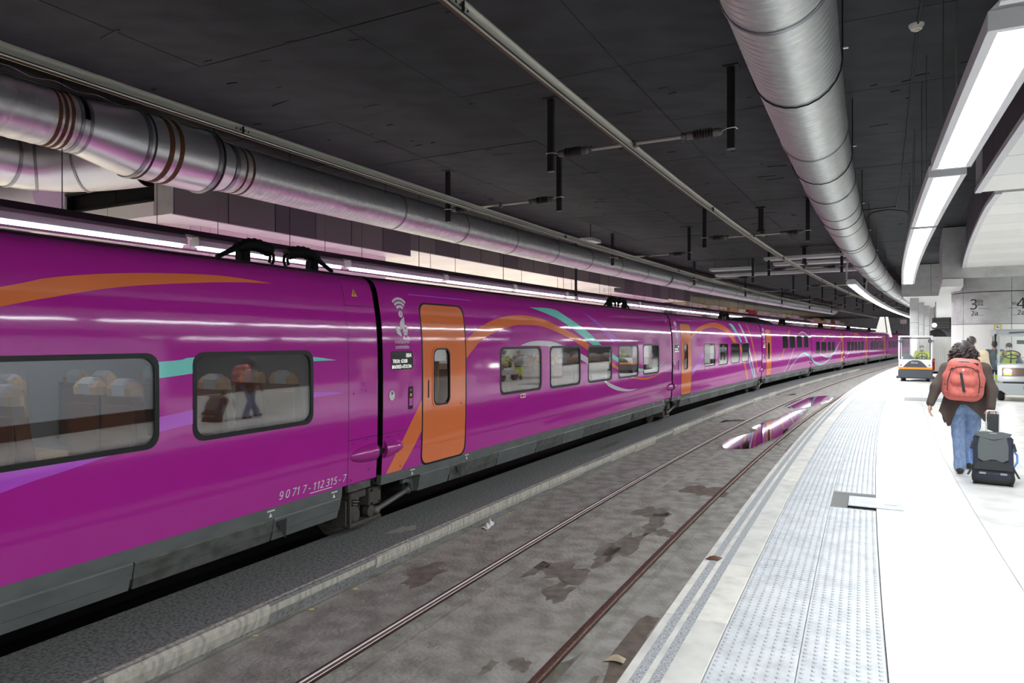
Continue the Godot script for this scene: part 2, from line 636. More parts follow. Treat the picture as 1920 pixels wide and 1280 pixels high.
func station() -> void:
	# trackbed of the near track, the asphalt ledge beside it and the pit of the other track
	var bed := struct("floor", run(MB.new(), rect(-1.88, 1.79, -0.6, -0.062), -22, 150, 1.5), M.bed_concrete, "grey concrete trackbed between the empty rails and the platform")
	run_part("ledge", MB.new(), PackedVector2Array([Vector2(-2.86, -0.6), Vector2(-1.9, -0.6), Vector2(-1.83, 0.11), Vector2(-1.845, 0.124), Vector2(-2.83, 0.124), Vector2(-2.86, 0.1)]), M.ledge_asphalt, bed, "dark asphalt ledge")
	# worn concrete nosing of the ledge, in cast lengths
	for k in 44:
		var s0 := -3.0 + 1.5 * k
		var d := rng.randf_range(-0.012, 0.012)
		var t := rng.randf_range(-0.012, 0.006)
		obj("kerb_stone", run(MB.new(), PackedVector2Array([Vector2(-1.9, -0.07), Vector2(-1.862 + d, -0.07), Vector2(-1.822 + d, 0.04), Vector2(-1.818 + d, 0.10 + t), Vector2(-1.84 + d, 0.122), Vector2(-1.9, 0.128)]), s0 + 0.004, s0 + 1.496, 0.75), M.kerb_concrete, bed)
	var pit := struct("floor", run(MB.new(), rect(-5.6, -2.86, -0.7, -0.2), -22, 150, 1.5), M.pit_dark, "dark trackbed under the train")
	# ridge of older concrete along the foot of the kerb and along the rails
	for q in [[-1.84, -1.62, 0.012, 0.0], [0.80, 1.10, 0.01, 0.3], [-0.62, -0.36, 0.006, 0.8]]:
		run_part("concrete_fillet", MB.new(), PackedVector2Array([Vector2(q[0], -0.07), Vector2(q[1], -0.0618), Vector2(q[0] * 0.6 + q[1] * 0.4, -0.062 + q[2])]), M.bed_concrete, bed)
	# damp patches and dried stains
	for q in [[0.95, 4.55, 0.16, 0.75, "damp"], [1.15, 5.6, 0.2, 0.55, "damp_brown"], [-0.05, 7.0, 0.28, 0.32, "damp"], [0.25, 8.2, 0.16, 0.7, "damp"], [0.3, 9.4, 0.14, 0.5, "damp"], [0.15, 6.4, 0.12, 0.3, "damp"], [0.45, 11.8, 0.3, 0.5, "damp_brown"], [-0.35, 6.9, 0.1, 0.25, "damp"], [0.2, 7.7, 0.1, 0.35, "damp"], [0.1, 10.0, 0.2, 0.4, "damp"], [0.55, 9.0, 0.12, 0.2, "damp"], [-0.05, 13.0, 0.12, 0.5, "chalk"], [-0.45, 10.9, 0.05, 0.5, "chalk"], [-0.3, 12.1, 0.05, 0.6, "chalk"], [0.5, 14.2, 0.1, 0.4, "chalk"], [-0.15, 15.6, 0.06, 0.6, "chalk"], [0.5, 4.85, 0.07, 0.12, "damp"], [0.3, 4.7, 0.05, 0.1, "damp"], [1.05, 17.5, 0.25, 0.7, "damp_brown"], [0.9, 19.5, 0.2, 0.8, "damp"], [-1.35, 6.2, 0.16, 0.4, "damp"], [-1.2, 8.0, 0.1, 0.3, "chalk"]]:
		stain(q[0], q[1], q[2], q[3], M[q[4]], bed, -0.0618)
	for q in [[-2.3, 14.6, 0.08, 0.7, "damp"], [-2.4, 24.5, 0.2, 1.5, "damp"], [-2.2, 7.0, 0.1, 0.2, "chalk"]]:
		stain(q[0], q[1], q[2], q[3], M[q[4]], bed, 0.1245)
	rails()
	# puddles between the rails: outline in (u, s)
	var w1 := [-0.28, 16.75, 0.05, 16.6, 0.34, 16.9, 0.44, 18.0, 0.60, 19.2, 0.63, 20.4, 0.56, 21.6, 0.52, 23.2, 0.42, 25.0, 0.33, 26.9, 0.22, 27.2, 0.02, 26.4, -0.12, 25.0, -0.05, 23.6, -0.28, 22.4, -0.36, 20.9, -0.12, 20.2, -0.30, 19.0, -0.46, 18.0]
	var w2 := [-0.5, 27.6, 0.0, 27.4, 0.25, 28.4, 0.46, 29.6, 0.62, 31.4, 0.5, 33.6, 0.1, 34.4, -0.4, 33.0, -0.66, 31.0, -0.62, 29.0]
	puddle(w1, "long puddle between the rails mirroring the purple train, the nearer one")
	puddle(w2, "short puddle between the rails beyond the long one, by the platform curve")
	puddle([-1.8, 21.75, -1.5, 21.62, -1.2, 22.1, -0.92, 22.35, -0.93, 22.75, -1.25, 22.62, -1.55, 22.15, -1.82, 22.1], "thin bright sliver of water between the kerb and the left rail, the nearer")
	puddle([-2.0 + 0.2, 33.4, -1.5, 33.5, -1.22, 34.2, -1.25, 34.7, -1.6, 34.3, -1.8, 33.9], "tiny bright sliver of water between the kerb and the left rail, the farther")
	for w in [[w1, 1.25], [w2, 1.2]]:
		var c := Vector2.ZERO
		var pts := V2(w[0])
		for q in pts:
			c += q / pts.size()
		var big := PackedVector2Array()
		for q in pts:
			big.append(c + (q - c) * Vector2(w[1], 1.06) + Vector2(rng.randf_range(-0.04, 0.04), rng.randf_range(-0.3, 0.3)))
		var mb := MB.new()
		mb.poly(big, func(q): return P(q.y, clampf(q.x, -0.66, 0.66), -0.0617), func(_q): return Vector3.UP)
		obj("wet_edge", mb, M.damp, bed)
	# ceiling: concrete panels of the formwork, a few millimetres apart
	var top := struct("ceiling", run(MB.new(), rect(-19.0, 19.0, CEIL + 0.018, CEIL + 0.4), -23, 150, 2.0), M.ceiling_base, "dark concrete slab ceiling marked by its formwork")
	var us := [-11.9, -9.5, -7.1, -4.7, -2.3, 0.1, 2.5, 4.9, 7.3]
	for i in 27:
		var s0 := -6.2 + 2.45 * i
		for j in us.size() - 1:
			if i > 18 and (j < 1 or j > 6):
				continue
			var dy := rng.randf_range(-0.004, 0.004)
			var sh := 0.0 if j % 2 == 0 else 0.0
			obj("formwork_panel", run(MB.new(), rect(us[j] + 0.006, us[j + 1] - 0.006, CEIL + dy, CEIL + 0.03), s0 + 0.007 + sh, s0 + 2.443 + sh, 2.45), M.ceiling_concrete if rng.randf() < 0.6 else M.ceiling_concrete_b, top)
	var rest := MB.new()
	run(rest, rect(-19, -11.91, CEIL, CEIL + 0.03), -22, 150, 3.0)
	run(rest, rect(7.31, 18.9, CEIL, CEIL + 0.03), -22, 150, 3.0)
	run(rest, rect(-11.9, 7.3, CEIL, CEIL + 0.03), 60, 150, 3.0)
	run(rest, rect(-11.9, 7.3, CEIL, CEIL + 0.03), -22, -6.25, 3.0)
	obj("formwork_panel_rest", rest, M.ceiling_concrete, top).set_meta("kind", "stuff")
	# bolt pits and short cracks left by the formwork
	var pits := MB.new()
	for i in 260:
		var s := rng.randf_range(2.0, 34.0)
		var u := rng.randf_range(-7.0, 4.6)
		var w := rng.randf_range(0.008, 0.03)
		var l := rng.randf_range(0.02, 0.16) * (1.0 if rng.randf() < 0.7 else 2.5)
		pits.box(frame(s, u, CEIL - 0.004) * Transform3D(Basis(Vector3.UP, rng.randf_range(-0.25, 0.25)), Vector3.ZERO), Vector3(l, 0.012, w))
	obj("form_mark", pits, M.steel_dark, top).set_meta("kind", "stuff")
	# walls that close the hall
	struct("wall_right", run(MB.new(), rect(16.4, 16.9, -0.7, CEIL + 0.4), -23, 150, 2.0), M.wall_grey, "grey wall beyond the far track of the island platform")
	struct("wall_left", run(MB.new(), rect(-17.0, -16.5, -0.7, CEIL + 0.4), -23, 150, 2.0), M.wall_grey, "pale wall at the back of the platform across")
	struct("wall_far", MB.new().box(frame(124, 0, 2.8), Vector3(40, 7.4, 0.5)), M.wall_grey, "grey end wall of the hall far down the line")
	struct("wall_rear", MB.new().box(frame(-22.6, 0, 2.8), Vector3(40, 7.4, 0.5)), M.wall_grey, "grey end wall behind the viewer")
	# island platform
	var plat := struct("floor", run(MB.new(), PackedVector2Array([Vector2(1.84, -0.6), Vector2(11.3, -0.6), Vector2(11.3, PH - 0.02), Vector2(2.2, PH - 0.02), Vector2(2.2, 0.5), Vector2(1.84, 0.5)]), -22, 150, 1.5), M.grout, "white tiled island platform with a studded warning strip")
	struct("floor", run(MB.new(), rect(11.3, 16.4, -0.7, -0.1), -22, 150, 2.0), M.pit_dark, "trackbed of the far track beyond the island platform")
	for k in 50:
		var s0 := 0.84 + 1.2 * (k - 4)
		var st := obj("coping_stone", MB.new().box(frame(s0 + 0.6, 1.942, PH - 0.08) , Vector3(0.39, 0.16, 1.192), 0.006), M.coping if rng.randf() < 0.55 else M.coping_b, plat)
		for w in [1.832, 1.925]:
			obj("grip_strip", MB.new().box(frame(s0 + 0.6, w, PH + 0.0005) , Vector3(0.058, 0.004, 1.19), 0.001), M.grip, st)
	run_part("coping_rest", MB.new(), rect(1.748, 2.137, PH - 0.16, PH), M.coping, plat, "", 56.2, 150)
	# studded warning tiles, two to a row
	var tile := MB.new().box(Transform3D(Basis(), Vector3(0, -0.02, 0)), Vector3(0.4265, 0.04, 0.4265), 0.002)
	for i in 8:
		for j in 8:
			tile.lathe(Transform3D(Basis(), Vector3((i - 3.5) * 0.0535, 0, (j - 3.5) * 0.0535)), [Vector2(0.0135, 0), Vector2(0.0105, 0.0062), Vector2(0, 0.0062)], 7)
	var tm := tile.mesh()
	for i in 112:
		for j in 2:
			var s := -1.6 + 0.43 * i
			if j == 1 and (i == 23 or i == 24):
				continue
			var o := obj("tactile_tile", tm, M.tactile if rng.randf() < 0.6 else M.tactile_b, plat)
			o.transform = frame(s, 2.357 + 0.43 * j, PH + rng.randf_range(-0.001, 0.001))
	run_part("tactile_strip_rest", MB.new(), rect(2.142, 3.002, PH - 0.04, PH + 0.003), M.tactile, plat, "", 46.8, 150)
	var fl := [3.006, 3.9, 4.8, 5.7, 6.6, 7.5, 8.4, 9.3, 10.2, 11.28]
	for i in 26:
		for j in fl.size() - 1:
			if j > 5 and i > 20:
				continue
			var s0 := -2.0 + 1.8 * i
			obj("floor_slab", run(MB.new(), rect(fl[j] + 0.002, fl[j + 1] - 0.002, PH - 0.03, PH), s0 + 0.002, s0 + 1.798, 1.8), M.floor_tile if rng.randf() < 0.7 else M.floor_tile_b, plat)
	var fr := MB.new()
	run(fr, rect(3.006, 11.28, PH - 0.03, PH), -22, -2.002, 2.0)
	run(fr, rect(3.006, 11.28, PH - 0.03, PH), 44.8, 150, 2.0)
	run(fr, rect(8.402, 11.28, PH - 0.03, PH), 35.8, 44.79, 2.0)
	run(fr, rect(1.75, 3.0, PH - 0.03, PH), -22, -4.0, 2.0)
	obj("floor_slab_rest", fr, M.floor_tile, plat).set_meta("kind", "stuff")
	# platform across
	var pl := struct("floor", run(MB.new(), rect(-16.5, -5.62, -0.7, PH), -22, 150, 1.5), M.floor_tile_b, "pale floor of the platform across the tracks")


func run_part(called: String, mb: MB, prof: PackedVector2Array, m: Material, parent: Node, label := "", s0 := -22.0, s1 := 150.0) -> Node:
	var o := obj(called, run(mb, prof, s0, s1, 1.5), m, parent)
	if label:
		o.set_meta("label", label)
	return o


func stain(u: float, s: float, ru: float, rs: float, m: Material, parent: Node, y: float) -> void:
	var pts := PackedVector2Array()
	var n := 26
	var ph0 := rng.randf() * TAU
	for i in n:
		var a := TAU * i / n
		var r := 1.0 + 0.28 * sin(2.0 * a + ph0) + 0.2 * sin(5.0 * a + ph0 * 2.0) + rng.randf_range(-0.16, 0.16)
		pts.append(Vector2(u + ru * r * cos(a), s + rs * r * sin(a)))
	if Geometry2D.triangulate_polygon(pts).is_empty():
		return
	var mb := MB.new()
	mb.poly(pts, func(q): return P(q.y, q.x, y + 0.0012), func(_q): return Vector3.UP)
	obj("stain", mb, m, parent)


func puddle(a: Array, label: String) -> void:
	var raw := V2(a)
	var pts := PackedVector2Array()
	var n := raw.size()
	for i in n:
		for k in 5:
			var t := k / 5.0
			var q := raw[i].cubic_interpolate(raw[(i + 1) % n], raw[(i + n - 1) % n], raw[(i + 2) % n], t)
			pts.append(q + Vector2(rng.randf_range(-0.012, 0.012), rng.randf_range(-0.06, 0.06)))
	var mb := MB.new()
	mb.poly(pts, func(q): return P(q.y, q.x, -0.0592), func(_q): return Vector3.UP)
	for i in pts.size():
		var q := pts[i]
		var w := pts[(i + 1) % pts.size()]
		mb.quad(P(q.y, q.x, -0.0592), P(w.y, w.x, -0.0592), P(w.y, w.x, -0.063), P(q.y, q.x, -0.063), Vector3.UP)
	tag(obj("puddle", mb, M.water), label, "puddle")


func rail_prof(u: float, side: float) -> PackedVector2Array:
	var a := PackedVector2Array()
	for q in [[-0.075, -0.14], [0.075, -0.14], [0.075, -0.128], [0.012, -0.105], [0.012, -0.042], [0.035, -0.034], [0.036, -0.008], [0.028, -0.001], [0.0, 0.0], [-0.028, -0.001], [-0.036, -0.008], [-0.035, -0.034], [-0.012, -0.042], [-0.012, -0.105], [-0.075, -0.128]]:
		a.append(Vector2(u + q[0], q[1]))
	return a


func rails() -> void:
	for r in [[-0.7525, "left rail of the empty track with a running band whose polished gleam is painted white", "rail_rust"], [0.7525, "right rail of the empty track, brown and dull, nearest the platform edge", "rail_worn"], [TRAIN_U + 0.7525, "rail under the near side of the purple train", "rail_rust"], [TRAIN_U - 0.7525, "rail under the far side of the purple train", "rail_rust"]]:
		var o := thing("rail", r[1], "rail", frame(0, r[0], -0.14))
		obj("rail_body", run(MB.new(), rail_prof(r[0], 1.0), -22, 150, 0.8, true, true), M[r[2]], o, true)
		if r[0] == -0.7525:
			obj("running_band", run(MB.new(), PackedVector2Array([Vector2(r[0] + 0.002, -0.01), Vector2(r[0] + 0.038, -0.018), Vector2(r[0] + 0.038, -0.014), Vector2(r[0] + 0.030, -0.0075), Vector2(r[0] + 0.022, -0.0018), Vector2(r[0] + 0.013, 0.003), Vector2(r[0] + 0.006, 0.004), Vector2(r[0] + 0.002, 0.003)]), -22, 150, 0.8, true, true), M.rail_gleam_white, o, true)
		elif r[0] == 0.7525:
			obj("running_band", run(MB.new(), rect(r[0] - 0.014, r[0] + 0.006, -0.006, 0.001), -22, 150, 0.8), M.rail_worn, o, true)


func lamp_module(u: float, y: float, s0: float, s1: float, kind: String, label: String, group: String) -> void:
	var o := thing("platform_lamp", label, "lamp", frame((s0 + s1) * 0.5, u, y + 0.1), group)
	var w := 0.095 if kind != "across" else 0.06
	var hw := w + 0.05
	# housing: a channel open at the bottom; over this platform its lips stand below the diffuser
	var dy := 0.03 if kind != "across" else 0.0
	var prof := PackedVector2Array([Vector2(u - hw, y), Vector2(u - w - 0.004, y), Vector2(u - w - 0.004, y + 0.06), Vector2(u + w + 0.004, y + 0.06), Vector2(u + w + 0.004, y), Vector2(u + hw, y), Vector2(u + hw, y + 0.09), Vector2(u + hw * 0.6, y + 0.15), Vector2(u - hw * 0.6, y + 0.15), Vector2(u - hw, y + 0.09)])
	obj("housing", run(MB.new(), prof, s0 - 0.04, s1 + 0.04, 0.9), M.lamp_housing, o, true)
	obj("diffuser", run(MB.new(), PackedVector2Array([Vector2(u - w, y + 0.055), Vector2(u - w, y + dy + 0.004), Vector2(u - w * 0.7, y + dy - 0.008), Vector2(u + w * 0.7, y + dy - 0.008), Vector2(u + w, y + dy + 0.004), Vector2(u + w, y + 0.055)]), s0, s1, 0.9), M.lamp_glow, o, true)
	if kind == "across":
		var tu := []
		for k in 5:
			tu.append(P(lerpf(s0, s1, k / 4.0), u + 0.03, y - 0.03))
		obj("tube", MB.new().tube(tu, 0.034, 12), M.lamp_glow, o, true)
	for e in [s0 - 0.05, s1 + 0.01]:
		obj("end_cap", run(MB.new(), rect(u - hw, u + hw, y - 0.004, y + 0.09), e, e + 0.04, 0.1), M.lamp_housing, o, true)
	for f in [0.12, 0.88]:
		var s := lerpf(s0, s1, f)
		obj("hanger_rod", MB.new().tube([P(s, u, y + 0.14), P(s, u, CEIL)], 0.006, 6), M.steel_mid, o, true)


func left_side() -> void:
	# platform across: dropped white soffit behind a fascia of dark panels
	for r in [[7.93, 14.62, 4.70, -7.85], [14.62, 29.5, 4.87, -7.88], [29.5, 36.8, 4.70, -8.2], [36.8, 41.4, 4.82, -8.5]]:
		var t := structbase("trim_%d" % (1 + used_names.get("trimset", 0)), "dark fascia panels of the dropped ceiling across the tracks", frame(r[0], r[3], r[2]))
		used_names["trimset"] = used_names.get("trimset", 0) + 1
		var n := int(round((r[1] - r[0]) / 1.19))
		for k in n:
			var a: float = lerpf(r[0], r[1], float(k) / n)
			var b: float = lerpf(r[0], r[1], float(k + 1) / n)
			var dk: Material = M.panel_dark if (k * 7 + int(r[0])) % 3 else M.panel_plum
			obj("fascia_panel", run(MB.new(), rect(r[3] - 0.03, r[3], r[2] - 0.005, CEIL - 0.03), a + 0.012, b - 0.012, 1.3), dk, t, true)
			for j in 5:
				var u1: float = r[3] - 0.035 - 1.62 * j
				obj("soffit_panel", run(MB.new(), rect(u1 - 1.612, u1, r[2], r[2] + 0.03), a + 0.004, b - 0.004, 1.3), M.panel_white if (k + j) % 2 else M.panel_white_b, t, true)
		obj("edge_trim", run(MB.new(), rect(r[3] - 0.05, r[3] + 0.006, r[2] - 0.02, r[2] - 0.006), r[0], r[1], 1.3), M.lamp_housing, t, true)
		obj("backing", run(MB.new(), rect(-16.4, r[3] - 0.04, r[2] + 0.04, r[2] + 0.06), r[0], r[1], 1.3), M.steel_dark, t, true)
		# the face where the soffit box ends, toward the viewer
		for j in 6:
			var u1: float = r[3] - 0.5 * j if j < 1 else r[3] - 0.5 - 1.35 * (j - 1)
			var u0: float = r[3] - 0.5 if j == 0 else u1 - 1.34
			if r[0] < 8.0 and j in [1, 2]:
				obj("end_panel", run(MB.new(), rect(u0, u1 - 0.01, r[2] - 0.005, r[2] + 0.26), r[0] - 0.03, r[0], 1.0), M.panel_white_b, t, true)
				obj("end_panel", run(MB.new(), rect(u0, u1 - 0.01, r[2] + 0.62, CEIL - 0.03), r[0] - 0.03, r[0], 1.0), M.panel_dark, t, true)
				obj("vent_opening", run(MB.new(), rect(u0, u1 - 0.01, r[2] + 0.26, r[2] + 0.62), r[0] + 0.12, r[0] + 0.16, 1.0), M.black_paint, t, true)
				obj("vent_frame", run(run(MB.new(), rect(u0, u1 - 0.01, r[2] + 0.25, r[2] + 0.29), r[0] - 0.05, r[0] + 0.02, 1.0), rect(u0, u1 - 0.01, r[2] + 0.60, r[2] + 0.63), r[0] - 0.05, r[0] + 0.02, 1.0), M.steel_dark, t, true)
			else:
				obj("end_panel", run(MB.new(), rect(u0 + 0.01, u1 - 0.01, r[2] - 0.005, CEIL - 0.03), r[0] - 0.03, r[0], 1.0), M.panel_steel if r[0] < 8.0 else M.panel_white_b, t, true)
	# rounded stair cores with rose panelling
	for q in [[8.27, 14.5, -8.62, 4.70, "nearer"], [30.3, 37.0, -8.75, 4.70, "farther"]]:
		var w := structbase("wall_core", "rose panelled core with rounded corners on the platform across, the %s one" % q[4], frame((q[0] + q[1]) * 0.5, q[2] - 1.5, PH))
		var o := []
		var r := 0.95
		for k in 9:
			var a := PI * 0.5 * k / 8.0
			o.append(Vector2(q[2] - r + r * sin(a), q[0] + r - r * cos(a)))
		o.push_front(Vector2(q[2] - 4.4, q[0]))
		for k in 6:
			o.append(Vector2(q[2], lerpf(q[0] + r, q[1], (k + 1) / 6.0)))
		o.append(Vector2(q[2] - 4.4, q[1]))
		for i in o.size() - 1:
			var mb := MB.new()
			var a: Vector2 = o[i]
			var b: Vector2 = o[i + 1]
			var d := (b - a).normalized() * 0.004
			var A := P(a.y + d.y, a.x + d.x, PH)
			var B := P(b.y - d.y, b.x - d.x, PH)
			mb.beam(A + Vector3.UP * 1.99, B + Vector3.UP * 1.99, 0.04, 3.97)
			obj("wall_panel", mb, M.wall_rose, w, true)
	# back wall seen high above the train farther on: panels, niches and red shop fronts
	var bw := structbase("trim_9", "row of lit wall panels, ad boxes and niches behind the platform across", frame(60, -12.6, PH))
	var mats := ["wall_rose", "wall_rose", "wall_cream", "wall_dim", "wall_rose", "wall_cream", "wall_dim", "wall_cream", "wall_tan", "wall_tan", "wall_cream", "wall_red", "wall_rose"]
	var s := 40.0
	var k := 0
	while s < 120.0:
		var w := 1.5 + 1.4 * rng.randf() + (s - 40) * 0.02
		var m: String = mats[k % mats.size()]
		var dep := 0.25 if m == "wall_dim" else 0.0
		obj("wall_panel", run(MB.new(), rect(-12.9 - dep, -12.6 - dep, PH, 5.2 + 0.25 * (k % 2)), s, s + w - 0.12, 2.0), M[m], bw, true)
		s += w
		k += 1
	for q in [[41.8, 43.6], [45.0, 47.2]]:
		var o := thing("shop_front", "red kiosk front on the platform across, the %s of the two" % ("left" if q[0] < 43.0 else "right"), "kiosk", frame(q[0], -9.6, PH), "red kiosk fronts across the tracks")
		obj("fascia_board", run(MB.new(), rect(-10.6, -9.6, PH + 2.0, 3.95), q[0], q[1], 2.0), M.wall_red, o, true)
		obj("counter", run(MB.new(), rect(-10.5, -9.7, PH, PH + 1.0), q[0], q[1], 2.0), M.wall_cream, o, true)
		obj("post", run(MB.new(), rect(-9.75, -9.65, PH + 1.0, PH + 2.0), q[0] + 0.05, q[0] + 0.15, 2.0), M.wall_red, o, true)
	# their lamp row with the dark cable trunking above it
	var rows := lamp_rows()
	var i := 0
	for r in rows:
		if r[4] == "across":
			i += 1
			lamp_module(r[0], r[1], r[2], r[3], "across", "%s slim lamp from the viewer in the row seen over the train roof" % ordinal(i), "lamp row of the platform across")
	var tr := thing("cable_trunking", "dark cable trunking above the lamp row of the platform across", "trunking", frame(10, -6.74, 4.13))
	obj("trunking_body", run(MB.new(), rect(-6.86, -6.62, 4.155, 4.235), -2, 68, 1.0), M.steel_dark, tr, true)
	for q in 17:
		obj("hanger_rod", MB.new().tube([P(1.5 + 4.0 * q, -6.74, 4.23), P(1.5 + 4.0 * q, -6.74, CEIL)], 0.007, 6), M.steel_dark, tr, true)
	obj("cable_tray", run(MB.new(), rect(-6.60, -6.50, 3.875, 3.91), -2, 68, 1.0), M.lamp_housing, tr, true)
	var ps := thing("hanging_post", "dark post with a white fitting hanging before the lit soffit across", "post", frame(22.1, -6.6, 4.0))
	obj("pole", MB.new().tube([P(22.1, -6.55, 4.0), P(22.1, -6.55, 6.0)], 0.045, 12), M.steel_dark, ps, true)
	obj("fitting", MB.new().lathe(Transform3D(Basis(), P(22.1, -6.55, 3.9)), [Vector2(0, -0.06), Vector2(0.09, -0.04), Vector2(0.1, 0.06), Vector2(0.05, 0.12), Vector2(0, 0.12)], 14), M.white_paint, ps, true)


func right_side() -> void:
	var ni := 0
	var fi := 0
	for r in lamp_rows():
		if r[4] == "near":
			if r[3] < -4.0:
				continue
			lamp_module(r[0], r[1], r[2], r[3], "near", "%s wide lamp from the far end of the bright row above the platform edge" % ordinal(8 - ni), "near lamp row over the platform")
			ni += 1
		elif r[4] == "far":
			fi += 1
			lamp_module(r[0], r[1], r[2], r[3], "far", "%s lamp from the near end of the thin curving row along the right duct" % ordinal(fi), "far lamp row along the platform curve")
	# dropped ceiling over the island platform: white planks behind a plum fascia
	var sets := [[-8.0, 12.46, 4.30], [12.68, 33.0, 4.58]]
	var ti := 20
	for q in sets:
		var t := structbase("trim_%d" % ti, "white plank ceiling with a plum coloured fascia over the platform", frame(q[0], q[2], 4.7))
		ti += 1
		var n := int(round((q[1] - q[0]) / 1.135))
		for k in n:
			var a: float = lerpf(q[0], q[1], float(k) / n)
			var b: float = lerpf(q[0], q[1], float(k + 1) / n)
			var uo: float = q[2] + (0.0 if q[0] < 0.0 else clampf((a - 14.0) * 0.034, 0.0, 0.66))
			var ue: float = q[2] + (0.0 if q[0] < 0.0 else clampf((b - 14.0) * 0.034, 0.0, 0.66))
			for j in 3:
				var u0: float = uo + 0.09 if j == 0 else uo + 2.3 * j
				obj("ceiling_plank", hexa(MB.new(), a + 0.008, b - 0.008, u0 + 0.004, uo + 2.3 * (j + 1) - 0.004, u0 + ue - uo + 0.004, ue + 2.3 * (j + 1) - 0.004, 4.7, 4.73), M.panel_white if (k + j) % 2 else M.panel_white_b, t, true)
			obj("edge_profile", hexa(MB.new(), a + 0.004, b - 0.004, uo, uo + 0.085, ue, ue + 0.085, 4.68, 4.75), M.lamp_housing, t, true)
			obj("fascia_panel", hexa(MB.new(), a + 0.004, b - 0.004, uo + 0.1, uo + 0.13, ue + 0.1, ue + 0.13, 4.75, CEIL - 0.02), M.panel_plum, t, true)
		obj("end_face", run(MB.new(), rect(q[2] + 0.02, 11.0, 4.7, CEIL - 0.02), q[1], q[1] + 0.03, 1.0), M.panel_white_b, t, true)
		obj("end_face", run(MB.new(), rect(q[2] + 0.12, 11.0, 4.73, CEIL - 0.02), q[0] - 0.03, q[0], 1.0), M.panel_plum, t, true)
	# steel-clad bulkheads
	var b := structbase("trim_30", "grey steel clad bulkhead above the brushed pillars", frame(37.2, 3.0, 4.5))
	for k in 5:
		var u0 := 2.95 + 1.17 * k
		obj("steel_panel", run(MB.new(), rect(u0 + 0.006, u0 + 1.164, 4.5, CEIL - 0.03), 37.2, 37.24, 1.0), M.panel_steel, b, true)
	for k in 15:
		var s0 := 37.2 + 2.4 * k
		obj("steel_panel", run(MB.new(), rect(2.95, 2.98, 4.5, CEIL - 0.03), s0 + 0.006, s0 + 2.394, 1.2), M.panel_steel, b, true)
		for j in 4:
			obj("soffit_panel", run(MB.new(), rect(2.95 + 2.0 * j, 4.94 + 2.0 * j, 4.5, 4.53), s0 + 0.006, s0 + 2.394, 1.2), M.panel_white_b, b, true)
	var c := structbase("trim_31", "narrow grey steel box beam left of the round column", frame(25.6, 4.5, 4.13))
	obj("steel_panel", run(MB.new(), rect(4.46, 5.3, 4.38, CEIL - 0.03), 25.4, 25.44, 1.0), M.panel_steel, c, true)
	obj("steel_panel", run(MB.new(), rect(5.3, 10.6, 4.38, 4.74), 25.4, 25.44, 1.0), M.panel_steel, c, true)
	obj("steel_panel", run(MB.new(), rect(4.46, 4.5, 4.38, CEIL - 0.03), 25.44, 33.0, 1.2), M.panel_steel, c, true)
	obj("bottom_lip", run(MB.new(), PackedVector2Array([Vector2(4.42, 4.13), Vector2(5.0, 4.13), Vector2(5.0, 4.37), Vector2(4.46, 4.37)]), 25.36, 33.0, 1.2), M.panel_white_b, c, true)
	# round column clad in drums
	var at := frame(28.47, 6.13, PH)
	var col := thing("column", "big round column clad in white and steel drums with platform numbers", "column", at)
	var R := 1.35
	for q in [[0.02, 1.20, "panel_white", 0.0], [1.215, 2.275, "panel_white", 0.0], [2.29, 3.32, "panel_steel", 0.0], [3.345, 3.82, "panel_steel", 0.012]]:
		for k in 6:
			var mb := MB.new()
			var rr: float = R + q[3]
			for i in 10:
				var a0 := TAU * (k + (i + 0.04 * (1 if i == 0 else 0)) / 10.0) / 6.0 + 0.35
				var a1 := TAU * (k + (i + 1 - 0.04 * (1 if i == 9 else 0)) / 10.0) / 6.0 + 0.35
				var n0 := Vector3(cos(a0), 0, sin(a0))
				var n1 := Vector3(cos(a1), 0, sin(a1))
				mb.squad(n0 * rr + Vector3.UP * q[0], n1 * rr + Vector3.UP * q[0], n1 * rr + Vector3.UP * q[1], n0 * rr + Vector3.UP * q[1], n0, n1, n1, n0)
				mb.quad(n0 * rr + Vector3.UP * q[1], n1 * rr + Vector3.UP * q[1], n1 * (rr - 0.03) + Vector3.UP * q[1], n0 * (rr - 0.03) + Vector3.UP * q[1], Vector3.UP)
				mb.quad(n0 * rr + Vector3.UP * q[0], n1 * rr + Vector3.UP * q[0], n1 * (rr - 0.03) + Vector3.UP * q[0], n0 * (rr - 0.03) + Vector3.UP * q[0], Vector3.DOWN)
			obj("cladding_panel", mb, M[q[2]], col)
	obj("core", MB.new().lathe(Transform3D(), [Vector2(R - 0.035, 0), Vector2(R - 0.035, CEIL - PH)], 40), M.steel_dark, col)
	obj("skirting", MB.new().lathe(Transform3D(), [Vector2(R + 0.02, 0), Vector2(R + 0.02, 0.12), Vector2(R, 0.13)], 40), M.panel_steel, col)
	# platform lettering on the drum
	var toc := atan2(-at.origin.z * -1.0, 1.0)
	var view := (Vector3(0, 0, 0) - Vector3(at.origin.x, 0, at.origin.z)).normalized()
	var side := Vector3(-view.z, 0, view.x)
	for q in [["3", -0.52, 2.95, 0.34], ["Via", -0.38, 3.06, 0.1], ["Via", -0.38, 2.95, 0.1], ["2a", -0.5, 2.66, 0.15], ["4", 0.44, 2.95, 0.34], ["Via", 0.32, 2.95, 0.1], ["2a", 0.44, 2.66, 0.15], ["_____", -0.31, 2.87, 0.1], ["____", -0.37, 2.64, 0.08], ["_____", 0.27, 2.87, 0.1], ["____", 0.31, 2.64, 0.08]]:
		var a: float = q[1]
		var nrm := (view * cos(a) - side * sin(a))
		var w := Vector3.UP.cross(nrm)
		var o := text_obj("lettering", q[0], q[3], 0.006, M.black_paint, col)
